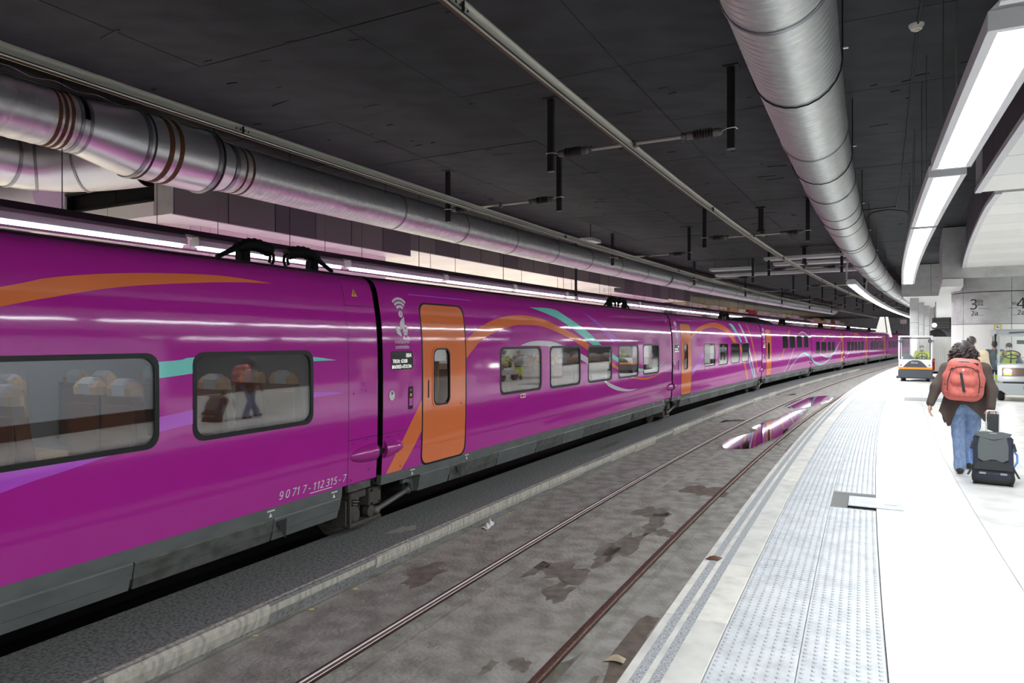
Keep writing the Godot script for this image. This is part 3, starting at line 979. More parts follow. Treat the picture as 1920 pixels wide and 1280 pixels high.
		o.transform = Transform3D(at.basis.inverse() * Basis(w, Vector3.UP, nrm), at.basis.inverse() * (nrm * (R + 0.004)) + Vector3.UP * (q[2] - 0.02))
	# four brushed blade pillars under the bulkhead
	for k in 4:
		var s0: float = [39.0, 43.4, 47.8, 51.7][k]
		var u0: float = [3.41, 3.50, 3.61, 3.72][k]
		var o := thing("pillar", ["brushed steel blade pillar behind the white cart, the nearest and widest of four", "second brushed steel blade pillar from the nearest, behind the white cart", "third brushed steel blade pillar from the nearest, behind the white cart", "farthest brushed steel blade pillar of the four behind the white cart"][k], "pillar", frame(s0, u0, PH))
		obj("shaft", MB.new().box(Transform3D(Basis(), Vector3(0, 1.89, 0)), Vector3(0.36, 3.78, 0.6), 0.02), M.panel_steel, o)
		obj("foot", MB.new().box(Transform3D(Basis(), Vector3(0, 0.06, 0)), Vector3(0.40, 0.12, 0.64), 0.01), M.steel_mid, o)
		obj("collar", MB.new().box(Transform3D(Basis(), Vector3(0, 2.6, 0)), Vector3(0.366, 0.02, 0.606), 0.002), M.steel_mid, o)
	# hatch plates in the floor
	var h := thing("hatch_cover", "ribbed metal hatch cover crossing the edge of the studded strip", "hatch", frame(8.45, 3.0, PH + 0.002))
	obj("plate", MB.new().bx(0, 0.003, 0, 0.52, 0.008, 0.5, 0.002), M.tactile_b, h)
	for k in 22:
		obj("rib", MB.new().bx(-0.24 + k * 0.0229, 0.0085, 0, 0.008, 0.004, 0.47, 0.001), M.tactile, h)
	obj("handle_plate", MB.new().bx(0.14, 0.012, 0, 0.13, 0.006, 0.12, 0.001), M.white_paint, h)
	h = thing("hatch_cover", "grey metal hatch cover in the white floor left of the walking woman", "hatch", frame(23.9, 3.95, PH + 0.001))
	obj("plate", MB.new().bx(0, 0.003, 0, 0.95, 0.008, 1.2, 0.002), M.grip, h)
	obj("rim", MB.new().bx(0, 0.002, 0, 1.0, 0.006, 1.26, 0.002), M.steel_mid, h)


func ordinal(k: int) -> String:
	var w := ["", "first", "second", "third", "fourth", "fifth", "sixth", "seventh", "eighth", "ninth", "tenth", "eleventh", "twelfth", "thirteenth", "fourteenth", "fifteenth", "sixteenth", "seventeenth", "eighteenth", "nineteenth"]
	if k < 20:
		return w[k]
	var t: String = ["twenty", "thirty"][k / 10 - 2]
	return (["twentieth", "thirtieth"][k / 10 - 2] if k % 10 == 0 else t + "-" + w[k % 10])


func hexa(mb: MB, a: float, b: float, a0: float, a1: float, b0: float, b1: float, y0: float, y1: float) -> MB:
	# block between s = a and b whose sides run from u = a0, a1 to b0, b1
	var q := [P(a, a0, y0), P(a, a1, y0), P(b, b1, y0), P(b, b0, y0), P(a, a0, y1), P(a, a1, y1), P(b, b1, y1), P(b, b0, y1)]
	mb.quad(q[0], q[1], q[2], q[3], Vector3.DOWN)
	mb.quad(q[4], q[5], q[6], q[7], Vector3.UP)
	mb.quad(q[0], q[3], q[7], q[4], -rightv(a))
	mb.quad(q[1], q[2], q[6], q[5], rightv(a))
	mb.quad(q[0], q[1], q[5], q[4], -fwd(a))
	mb.quad(q[3], q[2], q[6], q[7], fwd(a))
	return mb


func text_obj(called: String, s: String, size: float, depth: float, m: Material, parent: Node, font := "Droid Sans") -> MeshInstance3D:
	var t := TextMesh.new()
	t.text = s
	var f := SystemFont.new()
	f.font_names = PackedStringArray([font])
	t.font = f
	t.font_size = 64
	t.pixel_size = size / 46.0    # cap height close to size
	t.depth = depth
	return obj(called, t, m, parent)


func duct_len(mb: MB, cu: Callable, y: float, R: float, s0: float, s1: float, pitch := 0.112, seg := 40) -> MB:
	# spiral-seamed round duct: plain strip with a raised rib every pitch
	var st := []
	var s := s0
	while s < s1 - 0.001:
		st.append([s, R])
		if pitch > 0.0:
			st.append([minf(s + pitch * 0.80, s1), R])
			st.append([minf(s + pitch * 0.86, s1), R + 0.0045])
			st.append([minf(s + pitch * 0.94, s1), R + 0.0045])
			s += pitch
		else:
			s += 0.8
	st.append([s1, R])
	for i in st.size() - 1:
		var a: float = st[i][0]
		var b: float = st[i + 1][0]
		if b - a < 1e-4:
			continue
		var ca := P(a, cu.call(a), y)
		var cb := P(b, cu.call(b), y)
		var ra := rightv(a)
		var rb := rightv(b)
		var sl: float = (st[i + 1][1] - st[i][1]) / (b - a)
		var fa := fwd(a) * -sl
		for k in seg:
			var t0 := TAU * k / seg
			var t1 := TAU * (k + 1) / seg
			var h0 := pitch * k / seg if pitch > 0.0 else 0.0
			var h1 := pitch * (k + 1) / seg if pitch > 0.0 else 0.0
			if k == seg - 1:
				h1 = h1
			var n00 := ra * cos(t0) + Vector3.UP * sin(t0)
			var n01 := ra * cos(t1) + Vector3.UP * sin(t1)
			var n10 := rb * cos(t0) + Vector3.UP * sin(t0)
			var n11 := rb * cos(t1) + Vector3.UP * sin(t1)
			var f0 := fwd(a) * h0
			var f1 := fwd(a) * h1
			mb.squad(ca + n00 * st[i][1] + f0, ca + n01 * st[i][1] + f1, cb + n11 * st[i + 1][1] + f1, cb + n10 * st[i + 1][1] + f0, (n00 + fa).normalized(), (n01 + fa).normalized(), (n11 + fa).normalized(), (n10 + fa).normalized())
	return mb


func duct_ring(mb: MB, c: Vector3, ax: Vector3, R: float, w := 0.05, h := 0.012, seg := 40) -> MB:
	var up := Vector3.UP if absf(ax.y) < 0.9 else Vector3.RIGHT
	var x := up.cross(ax).normalized()
	var z := x.cross(ax).normalized()
	return mb.lathe(Transform3D(Basis(x, ax, z), c), [Vector2(R - 0.01, -w * 0.5), Vector2(R + h * 0.5, -w * 0.5), Vector2(R + h, -w * 0.3), Vector2(R + h, w * 0.3), Vector2(R + h * 0.5, w * 0.5), Vector2(R - 0.01, w * 0.5)], seg)


func cone(mb: MB, a: Vector3, b: Vector3, ra: float, rb: float, seg := 40) -> MB:
	var ax := b - a
	var l := ax.length()
	ax /= l
	var up := Vector3.UP if absf(ax.y) < 0.9 else Vector3.RIGHT
	var x := up.cross(ax).normalized()
	var z := x.cross(ax).normalized()
	return mb.lathe(Transform3D(Basis(x, ax, z), a), [Vector2(ra, 0), Vector2(rb, l)], seg)


func ducts() -> void:
	var cu := func(s: float) -> float: return 2.31 - 0.002 * s
	var o := thing("ventilation_duct", "long spiral galvanised duct hanging above the platform edge, at the right", "duct", frame(4, 2.3, 5.2))
	var js := [-4.0, 1.6, 5.55, 9.75, 12.95, 14.9, 17.2, 20.6, 24.4, 27.0, 29.6, 33.5, 37.3, 44.0, 52.0, 62.0, 74.0, 90.0]
	for i in js.size() - 1:
		var pit := 0.112 if js[i] < 9.7 else (0.07 if js[i] < 14.8 else (0.16 if js[i] < 40.0 else 0.0))
		obj("duct_section", duct_len(MB.new(), cu, 5.2, 0.40 if i != 3 else 0.393, js[i], js[i + 1], pit), M.galv, o, true)
		obj("coupling_band", duct_ring(MB.new(), P(js[i + 1], cu.call(js[i + 1]), 5.2), fwd(js[i + 1]), 0.402), M.galv_band, o, true)
	for s in [3.2, 7.4, 11.2, 16.0, 20.0, 24.6, 30.5, 37.5, 46.0]:
		var c := P(s, cu.call(s), 5.2)
		var arc := []
		for k in 13:
			var a := PI + PI * k / 12.0
			arc.append(c + rightv(s) * cos(a) * 0.412 + Vector3.UP * sin(a) * 0.412)
		arc.push_front(c + rightv(s) * -0.412 + Vector3.UP * 0.79)
		arc.append(c + rightv(s) * 0.412 + Vector3.UP * 0.79)
		obj("hanger_strap", MB.new().tube(arc, 0.008, 6), M.steel_dark, o, true)
		obj("hanger_clip", MB.new().box(Transform3D(frame(s, 0, 0).basis, c + rightv(s) * 0.44 + Vector3.UP * 0.1), Vector3(0.05, 0.02, 0.03), 0.003), M.galv_bright, o, true)
	for s in [24.5, 33.0]:
		obj("drain_pipe", MB.new().tube([P(s, cu.call(s) - 0.36, 5.1), P(s, cu.call(s) - 0.42, 4.85), P(s, cu.call(s) - 0.42, 4.4)], 0.03, 8), M.lamp_housing, o, true)
	# the duct above the far side of the train, with its branch
	var cl := func(s: float) -> float: return -6.82 + 0.014 * s
	var y := 5.39
	o = thing("ventilation_duct", "long galvanised duct with rust stained joints and a branch above the train, at the left", "duct", frame(8, -6.8, 5.39))
	js = [7.95, 12.4, 14.9, 17.4, 20.0, 22.6, 25.3, 28.1, 30.9, 34.0, 37.4, 42.0, 47.0, 54.0, 62.0, 74.0]
	for i in js.size() - 1:
		var pit := 0.105 if js[i] < 17.0 else (0.12 if js[i] < 30.0 else 0.3)
		obj("duct_section", duct_len(MB.new(), cl, y, 0.40, js[i], js[i + 1], pit), M.galv, o, true)
		obj("coupling_band", duct_ring(MB.new(), P(js[i + 1], cl.call(js[i + 1]), y), fwd(js[i + 1]), 0.402), M.galv_band, o, true)
	var A := P(4.0, cl.call(4.0), y)
	# wider collecting drum between the branch and the straight run
	obj("reducer", cone(MB.new(), P(7.6, cl.call(7.6), y), P(7.95, cl.call(7.95), y), 0.50, 0.402), M.galv_bright, o, true)
	obj("drum", duct_len(MB.new(), cl, y, 0.50, 6.42, 7.6, 0.0), M.galv_bright, o, true)
	for s in [6.42, 7.58]:
		obj("flange", duct_ring(MB.new(), P(s, cl.call(s), y), fwd(s), 0.50, 0.06, 0.022), M.galv_band, o, true)
		obj("flange", duct_ring(MB.new(), P(s + 0.09, cl.call(s), y), fwd(s), 0.50, 0.03, 0.014), M.seam, o, true)
	for q in [[6.76, 0.09], [6.92, 0.08], [8.18, 0.04], [8.32, 0.05]]:
		var s: float = q[0]
		obj("rust_band", duct_ring(MB.new(), P(s, cl.call(s), y), fwd(s), 0.4985 if s < 7.6 else 0.4005, q[1], 0.004), M.rust, o, true)
	obj("coupling_band", duct_ring(MB.new(), P(8.0, cl.call(8.0), y), fwd(8.0), 0.402, 0.08, 0.01), M.galv_band, o, true)
	# upper arm of the Y, coming in along the line
	var ua := func(s: float) -> float: return -6.78
	obj("duct_section", duct_len(MB.new(), ua, y + 0.06, 0.385, -6.0, 5.55, 0.24), M.galv, o, true)
	obj("branch_cone", cone(MB.new(), P(5.7, -6.78, y + 0.06), P(6.44, cl.call(6.4), y), 0.39, 0.50), M.galv_bright, o, true)
	for s in [5.3, 5.38, 5.46]:
		obj("rust_band", duct_ring(MB.new(), P(s, -6.78, y + 0.06), fwd(s), 0.386, 0.05, 0.004), M.rust, o, true)
	for s in [5.58, 5.7]:
		obj("flange", duct_ring(MB.new(), P(s, -6.78, y + 0.06), fwd(s), 0.388, 0.05, 0.014), M.galv_band, o, true)
	# lower arm of the Y: comes from farther back, lower, and swings into the drum
	var lb := [P(1.0, -8.35, 5.12), P(5.55, -8.2, 5.12)]
	obj("duct_section", MB.new().tube(lb, 0.40, 40, false), M.galv_bright, o, true)
	for f in [0.93, 1.0]:
		var c: Vector3 = lb[0].lerp(lb[1], f)
		obj("flange", duct_ring(MB.new(), c, (lb[1] - lb[0]).normalized(), 0.402, 0.05, 0.014), M.galv_band, o, true)
	obj("rust_band", duct_ring(MB.new(), lb[0].lerp(lb[1], 0.9), (lb[1] - lb[0]).normalized(), 0.401, 0.12, 0.004), M.rust, o, true)
	var sw := []
	var rr := []
	for k in 9:
		var t := k / 8.0
		var a: Vector3 = lb[1].lerp(P(6.2, -8.15, 5.12), t)
		var b: Vector3 = P(6.2, -8.15, 5.12).lerp(P(6.75, -6.95, 5.3), t)
		sw.append(a.lerp(b, t))
		rr.append(0.40 + 0.06 * t)
	obj("branch_elbow", MB.new().tube(sw, rr, 40, false), M.galv_bright, o, true)
	for k in [2, 5]:
		obj("flange", duct_ring(MB.new(), sw[k], (sw[k + 1] - sw[k - 1]).normalized(), rr[k], 0.04, 0.016), M.galv_band, o, true)
	# ribbed duct passing below toward the back wall
	var mbr := MB.new()
	var p0 := at_pixel(92, 368, 10.6)
	var p1 := at_pixel(-330, 392, 12.0)
	var pts := []
	var rd := []
	for k in 61:
		pts.append(p0.lerp(p1, k / 60.0))
		rd.append(0.27 + (0.010 if k % 2 else 0.0))
	obj("ribbed_branch", mbr.tube(pts, rd, 36, true), M.lamp_housing, o, true)
	for q in 16:
		var s := 3.4 + 4.2 * q
		obj("hanger_rod", MB.new().tube([P(s, cl.call(s) + 0.3, y + 0.25), P(s, cl.call(s) + 0.3, CEIL)], 0.007, 6), M.steel_dark, o, true)
	# torn foil hanging over the duct
	var foil := thing("foil_strip", "torn strip of pale foil lying on top of the left duct", "foil", frame(6.2, -6.5, 5.9))
	obj("strip", MB.new().grid(func(a, b): return P(4.6 + 3.0 * a, -6.50 + 0.16 * b + 0.01 * sin(a * 40.0), 5.845 + 0.02 * sin(a * 34.0 + b) - 0.05 * b - 0.03 * a), 40, 3), M.lamp_housing, foil, true)


func support(s: float, uc: float, half: float, label: String, group: String) -> Node3D:
	var o := thing("rail_support", label, "support", frame(s, uc, CEIL), group)
	support_parts(o, half)
	return o


func support_parts(o: Node3D, half: float) -> void:
	for w in [-1.0, 1.0]:
		var x: float = w * half
		# channel post hanging from the ceiling
		obj("post", MB.new().bx(x, -0.53, 0.03, 0.09, 1.06, 0.008).bx(x - 0.041, -0.53, 0.0, 0.008, 1.06, 0.06).bx(x + 0.041, -0.53, 0.0, 0.008, 1.06, 0.06), M.steel_dark, o)
		obj("top_plate", MB.new().bx(x, -0.008, 0, 0.2, 0.016, 0.16, 0.003), M.steel_dark, o)
		obj("end_plate", MB.new().bx(x, -1.06, 0, 0.1, 0.012, 0.07, 0.002), M.steel_mid, o)
		var yb := -0.82
		obj("eye_bolt", MB.new().tube([Vector3(x + 0.07 * w, yb + 0.02, -0.05), Vector3(x + 0.06 * w, yb + 0.02, 0.045), Vector3(x - 0.05 * w, yb + 0.015, 0.045), Vector3(x - 0.13 * w, yb, 0.0)], 0.009, 6), M.galv_bright, o)
		# ribbed insulator along x
		var t := Transform3D(Basis(Vector3(0, 1, 0), Vector3(-w, 0, 0), Vector3(0, 0, 1)), Vector3(x - 0.16 * w, yb, 0))
		obj("insulator_cap", MB.new().lathe(t, [Vector2(0, -0.05), Vector2(0.03, -0.05), Vector2(0.05, -0.02), Vector2(0.055, 0.06), Vector2(0, 0.06)], 16), M.cast, o)
		var pr := [Vector2(0.03, 0.05)]
		for k in 7:
			var h := 0.07 + 0.036 * k
			pr.append(Vector2(0.036, h)); pr.append(Vector2(0.07, h + 0.012)); pr.append(Vector2(0.07, h + 0.018)); pr.append(Vector2(0.038, h + 0.026))
		pr.append(Vector2(0.036, 0.33))
		obj("insulator", MB.new().lathe(t, pr, 18), M.insulator, o)
		obj("insulator_socket", MB.new().lathe(t, [Vector2(0, 0.32), Vector2(0.05, 0.32), Vector2(0.055, 0.40), Vector2(0.04, 0.43), Vector2(0, 0.43)], 16), M.cast, o)
		obj("socket_clamp", MB.new().lathe(t, [Vector2(0.03, 0.44), Vector2(0.05, 0.44), Vector2(0.05, 0.475), Vector2(0.03, 0.475)], 14).bx(x - 0.62 * w, yb - 0.055, 0, 0.03, 0.03, 0.02), M.steel_mid, o)
	obj("cross_bar", MB.new().tube([Vector3(-half + 0.57, -0.82, 0), Vector3(half - 0.57, -0.82, 0)], 0.026, 12), M.alu, o)
	obj("rail_clamp", MB.new().bx(0.0, -0.84, 0, 0.05, 0.07, 0.08, 0.006).bx(0, -0.79, 0, 0.09, 0.02, 0.05, 0.004), M.steel_mid, o)


func overhead() -> void:
	# rigid conductor rails: aluminium section with a copper wire pinched in its lower lips
	for q in [[0.0, 5.21, "near", "aluminium conductor rail with a copper wire over the empty track"], [-3.85, 5.09, "train", "aluminium conductor rail with a copper wire over the purple train"]]:
		var o := thing("conductor_rail", q[3], "conductor rail", frame(8, q[0], q[1]))
		var u: float = q[0]
		var y: float = q[1]
		obj("rail_section", run(MB.new(), PackedVector2Array([Vector2(u - 0.05, y - 0.012), Vector2(u - 0.02, y - 0.02), Vector2(u - 0.028, y - 0.085), Vector2(u - 0.018, y - 0.11), Vector2(u + 0.018, y - 0.11), Vector2(u + 0.028, y - 0.085), Vector2(u + 0.02, y - 0.02), Vector2(u + 0.05, y - 0.012), Vector2(u + 0.05, y), Vector2(u - 0.05, y)]), -10, 120, 1.0), M.alu, o, true)
		obj("grime_edge", run(MB.new(), rect(u - 0.031, u + 0.031, y - 0.10, y - 0.088), -10, 120, 1.0), M.alu_dark, o, true)
		obj("contact_wire", run(MB.new(), rect(u - 0.007, u + 0.007, y - 0.128, y - 0.11), -10, 120, 1.0), M.copper_wire, o, true)
		for k in 12:
			var s := 4.75 + 9.6 * k - (0.0 if u > -1.0 else -1.2)
			var b := MB.new()
			for e in [-0.09, -0.03, 0.03, 0.09]:
				b.box(frame(s + e, u, y - 0.055), Vector3(0.072, 0.02, 0.016), 0.003)
			obj("splice_bolts", b, M.steel_dark, o, true)
			obj("splice_gap", run(MB.new(), rect(u - 0.052, u + 0.052, y - 0.1, y + 0.003), s - 0.004, s + 0.004, 1.0), M.steel_dark, o, true)
	# their supports
	var first := support(9.17, 0.09, 1.27, "support with two ribbed insulators over the empty track, nearest the viewer", "conductor rail supports over the empty track")
	var names := ["second", "third", "fourth", "fifth", "sixth", "seventh"]
	for k in 6:
		var c := first.duplicate()
		c.name = numbered("rail_support")
		add_child(c)
		c.transform = frame(18.55 + 9.4 * k, 0.12, CEIL)
		tag(c, "%s support from the viewer with two ribbed insulators over the empty track" % names[k], "support", "conductor rail supports over the empty track")
	var nm2 := ["nearest", "second", "third", "fourth", "fifth", "sixth", "seventh"]
	for k in 7:
		var c := first.duplicate()
		c.name = numbered("rail_support")
		add_child(c)
		c.transform = frame(12.0 + 9.35 * k, -3.6, CEIL)
		tag(c, "%s support with two ribbed insulators over the purple train, counted from the viewer" % nm2[k], "support", "conductor rail supports over the train")
	# short drop arms with a camera-like swivel
	for q in [[19.2, 0.17, "nearer"], [28.0, 0.11, "farther"]]:
		var o := thing("drop_arm", "short dark drop arm with a swivel joint over the empty track, the %s one" % q[2], "bracket", frame(q[0], q[1], CEIL))
		obj("top_plate", MB.new().bx(0, -0.02, 0, 0.24, 0.04, 0.2, 0.004), M.steel_dark, o)
		obj("arm", MB.new().bx(0, -0.32, 0, 0.13, 0.6, 0.1, 0.01), M.steel_dark, o)
		obj("bracket", MB.new().bx(0, -0.63, 0, 0.2, 0.04, 0.16, 0.004), M.steel_dark, o)
		obj("swivel", MB.new().ball(Transform3D(Basis().scaled(Vector3(0.075, 0.075, 0.075)), Vector3(0.04, -0.72, 0)), 14, 8), M.cast, o)
	# transverse cable trays farther down the hall
	var tl := ["nearest pale cable tray crossing below the ceiling toward the right duct", "second pale cable tray crossing below the ceiling, just behind the nearest", "third pale cable tray crossing below the ceiling over the train", "fourth pale cable tray crossing below the ceiling, the farthest"]
	var tk := 0
	for q in [[28.0, -1.3, 1.5, 5.55], [29.6, -1.25, 1.6, 5.5], [31.0, -4.2, -2.4, 5.55], [33.4, -4.6, 1.8, 5.5]]:
		var o := thing("cable_tray", tl[tk], "cable tray", frame(q[0], (q[1] + q[2]) * 0.5, q[3]))
		tk += 1
		obj("tray_floor", run(MB.new(), rect(q[1], q[2], q[3], q[3] + 0.012), q[0] - 0.3, q[0] + 0.3, 1.0), M.lamp_housing, o, true)
		for e in [-0.3, 0.29]:
			obj("tray_side", run(MB.new(), rect(q[1], q[2], q[3], q[3] + 0.1), q[0] + e, q[0] + e + 0.012, 1.0), M.lamp_housing, o, true)
		for f in [0.1, 0.9]:
			obj("hanger_rod", MB.new().tube([P(q[0], lerpf(q[1], q[2], f), q[3] + 0.02), P(q[0], lerpf(q[1], q[2], f), CEIL)], 0.008, 6), M.steel_dark, o, true)
	var hood := thing("ceiling_fitting", "small pale box fitting under the ceiling above the left duct", "light fitting", frame(19.4, -4.8, 5.5))
	obj("box", MB.new().bx(0, 0, 0, 0.42, 0.1, 0.7, 0.01), M.lamp_housing, hood)
	obj("stem", MB.new().tube([Vector3(0, 0.05, 0), Vector3(0, 0.5, 0)], 0.012, 8), M.steel_dark, hood)
	# smoke detector and conduits
	var sm := thing("smoke_detector", "round cream smoke detector on the ceiling left of the bright lamp", "detector", frame(8.94, 3.4, CEIL))
	obj("base", MB.new().lathe(Transform3D(), [Vector2(0.075, -0.02), Vector2(0.08, 0.0)], 20), M.white_paint, sm)
	obj("cap", MB.new().lathe(Transform3D(), [Vector2(0, -0.075), Vector2(0.03, -0.072), Vector2(0.034, -0.06), Vector2(0.055, -0.056), Vector2(0.062, -0.04), Vector2(0.075, -0.02)], 20), M.wall_cream, sm)
	var cd := [["dark conduit running along the ceiling past the smoke detector", [[4.5, 3.43], [9.0, 3.41], [12.0, 3.44], [17.0, 3.41], [20.8, 3.28]]], ["dark conduit bent in a loop on the ceiling left of the lamp row", [[26.0, 2.45], [22.4, 2.55], [21.4, 2.72], [21.2, 3.1], [21.6, 3.45], [22.1, 3.56], [26.5, 3.55]]], ["dark conduit crossing the ceiling beside the right duct", [[20.8, 3.28], [20.9, 2.75], [21.0, 2.2]]], ["thin pale seam strip along the ceiling beside the near conductor rail", [[2.0, -1.05], [4.0, -0.98], [6.0, -0.95], [9.0, -0.9], [14.0, -0.92], [20.0, -0.95], [28.0, -0.95]]]]
	for q in cd:
		var pts := []
		for w in q[1]:
			pts.append(P(w[0], w[1], CEIL - 0.014))
		var thin: bool = q[0].begins_with("thin")
		tag(obj("conduit" if not thin else "seam_strip", MB.new().tube(pts, 0.012 if not thin else 0.01, 8), M.steel_dark if not thin else M.steel_mid), q[0], "conduit" if not thin else "strip")


# half cross-section of a coach: (half width, height) from the skirt up to the middle of the roof
var PRO := [[1.437, 0.69], [1.445, 0.81], [1.453, 0.94], [1.462, 1.1], [1.469, 1.33], [1.472, 1.6], [1.474, 1.98], [1.472, 2.2], [1.468, 2.36], [1.459, 2.55], [1.446, 2.70], [1.429, 2.82], [1.407, 2.94], [1.385, 3.05], [1.362, 3.12], [1.335, 3.175], [1.295, 3.22], [1.235, 3.252], [1.15, 3.275], [1.03, 3.297], [0.85, 3.32], [0.5, 3.345], [0.0, 3.35]]


func pw(y: float) -> float:
	for i in PRO.size() - 1:
		if y <= PRO[i + 1][1]:
			return lerpf(PRO[i][0], PRO[i + 1][0], (y - PRO[i][1]) / (PRO[i + 1][1] - PRO[i][1]))
	return 0.0


func pn(y: float) -> Vector3:
	var a := clampf(y - 0.04, 0.69, 3.335)
	var b := clampf(y + 0.04, 0.69, 3.335)
	return Vector3(b - a, pw(a) - pw(b), 0).normalized()


func cm(q: Vector2, d := 0.0) -> Vector3:  # (t along the coach, height) on the near side of the body, d proud of it
	return Vector3(pw(q.y), q.y, -q.x) + pn(q.y) * d


func decal(mb: MB, poly: PackedVector2Array, d: float, holes := []) -> MB:
	var lo := 9.0
	var hi := 0.0
	var t0 := 99.0
	var t1 := -99.0
	for q in poly:
		lo = minf(lo, q.y); hi = maxf(hi, q.y); t0 = minf(t0, q.x); t1 = maxf(t1, q.x)
	for i in PRO.size() - 2:
		var a: float = PRO[i][1]
		var b: float = PRO[i + 1][1]
		if b <= lo or a >= hi:
			continue
		var parts := Geometry2D.intersect_polygons(poly, rect(t0 - 1, t1 + 1, a, b))
		for h in holes:
			var nx := []
			for p in parts:
				for r in Geometry2D.clip_polygons(p, h):
					nx.append(r)
			parts.assign(nx)
		for p in parts:
			if p.size() >= 3:
				mb.poly(p, func(q): return cm(q, d), func(q): return pn(q.y))
	return mb


func dense(p: PackedVector2Array, l := 0.2) -> PackedVector2Array:
	var o := PackedVector2Array()
	for i in p.size():
		var a := p[i]
		var b := p[(i + 1) % p.size()]
		var k := maxi(1, int(ceil(a.distance_to(b) / l)))
		for j in k:
			o.append(a.lerp(b, float(j) / k))
	return o


func ring(mb: MB, x0: float, x1: float, y0: float, y1: float, r: float, wd: float, d: float, d2 := 0.0) -> MB:
	var a := dense(rrect(x0, x1, y0, y1, r))
	var c := Vector2((x0 + x1) * 0.5, (y0 + y1) * 0.5)
	var sx := (x1 - x0 - 2 * wd) / (x1 - x0)
	var sy := (y1 - y0 - 2 * wd) / (y1 - y0)
	for i in a.size():
		var p := a[i]
		var q := a[(i + 1) % a.size()]
		var pi := c + (p - c) * Vector2(sx, sy)
		var qi := c + (q - c) * Vector2(sx, sy)
		mb.quad(cm(p, d), cm(q, d), cm(qi, d), cm(pi, d), Vector3.RIGHT)
		mb.quad(cm(p, d), cm(q, d), cm(q, -0.02), cm(p, -0.02), cm(p) - cm(c))
		mb.quad(cm(pi, d), cm(qi, d), cm(qi, -0.03), cm(pi, -0.03), cm(c) - cm(p))
	return mb


func band(top: Array, bot: Array, k := 6) -> PackedVector2Array:  # stripe between two smooth lines given left to right
	var o := PackedVector2Array()
	for side in 2:
		var a := V2(top if side == 0 else bot)
		var pts := PackedVector2Array()
		for i in a.size() - 1:
			for j in k:
				pts.append(a[i].cubic_interpolate(a[i + 1], a[maxi(i - 1, 0)], a[mini(i + 2, a.size() - 1)], float(j) / k))
		pts.append(a[a.size() - 1])
		if side == 1:
			pts.reverse()
		o.append_array(pts)
	var c := PackedVector2Array()
	for q in o:
		if c.is_empty() or c[c.size() - 1].distance_to(q) > 0.002:
			c.append(q)
	if c[0].distance_to(c[c.size() - 1]) < 0.002:
		c.remove_at(c.size() - 1)
	return c


func arc_ring(c: Vector2, r0: float, r1: float, a0: float, a1: float) -> PackedVector2Array:
	var o := PackedVector2Array()
	for k in 11:
		var a := lerpf(a0, a1, k / 10.0)
		o.append(c + Vector2(cos(a), sin(a)) * r1)
	for k in 11:
		var a := lerpf(a1, a0, k / 10.0)
		o.append(c + Vector2(cos(a), sin(a)) * r0)
	return o


func disc(c: Vector2, rx: float, ry: float, n := 20) -> PackedVector2Array:
	var o := PackedVector2Array()
	for k in n:
		o.append(c + Vector2(cos(TAU * k / n) * rx, sin(TAU * k / n) * ry))
	return o


func car_text(called: String, s: String, size: float, t: float, y: float, m: Material, parent: Node, stretch := 1.0, slant := 0.0) -> MeshInstance3D:
	var o := text_obj(called, s, size, 0.003, m, parent)
	var nn := pn(y)
	var up := Vector3(0, 0, -1).cross(nn).normalized() * -1.0
	if up.y < 0:
		up = -up
	var x := Vector3(0, 0, -1)
	o.transform = Transform3D(Basis(x * stretch, up + x * slant, nn), cm(Vector2(t, y), 0.003))
	return o


var car_frames := []


func train() -> void:
	# articulation points on the train's centre line, one coach length apart
	var pts := []
	var al := 0.0
	var s := 0.0
	var want := 6.8568 - CAR_L
	var prev := P(0, TRAIN_U, 0)
	# walk backwards to the first point, then forwards
	while al > want:
		s -= 0.01
		var q := P(s, TRAIN_U, 0)
		al -= q.distance_to(prev)
		prev = q
	pts.append(prev)
	for k in 9:
		var next := want + CAR_L * (k + 1)
		while al < next:
			s += 0.01
			var q := P(s, TRAIN_U, 0)
			al += q.distance_to(prev)
			prev = q
		pts.append(prev)
	for k in 9:
		var a: Vector3 = pts[k]
		var b: Vector3 = pts[k + 1]
		var d := (b - a).normalized()
		car_frames.append(Transform3D(Basis(Vector3(-d.z, 0, d.x), Vector3.UP, -d), a))
	var lab := ["nearest purple train coach with two big windows and an orange stripe, at the left", "second purple train coach with an orange door and five windows, beside the coach number", "third purple train coach from the viewer, orange door and four windows", "fourth purple train coach, bistro with high small windows under a grey roof unit", "fifth purple train coach with a teal wave low on its side", "sixth purple train coach along the curve", "seventh purple train coach along the curve", "eighth purple train coach, behind the white cart", "ninth purple train coach, the last one in view"]
	for k in 9:
		coach(k, lab[k])


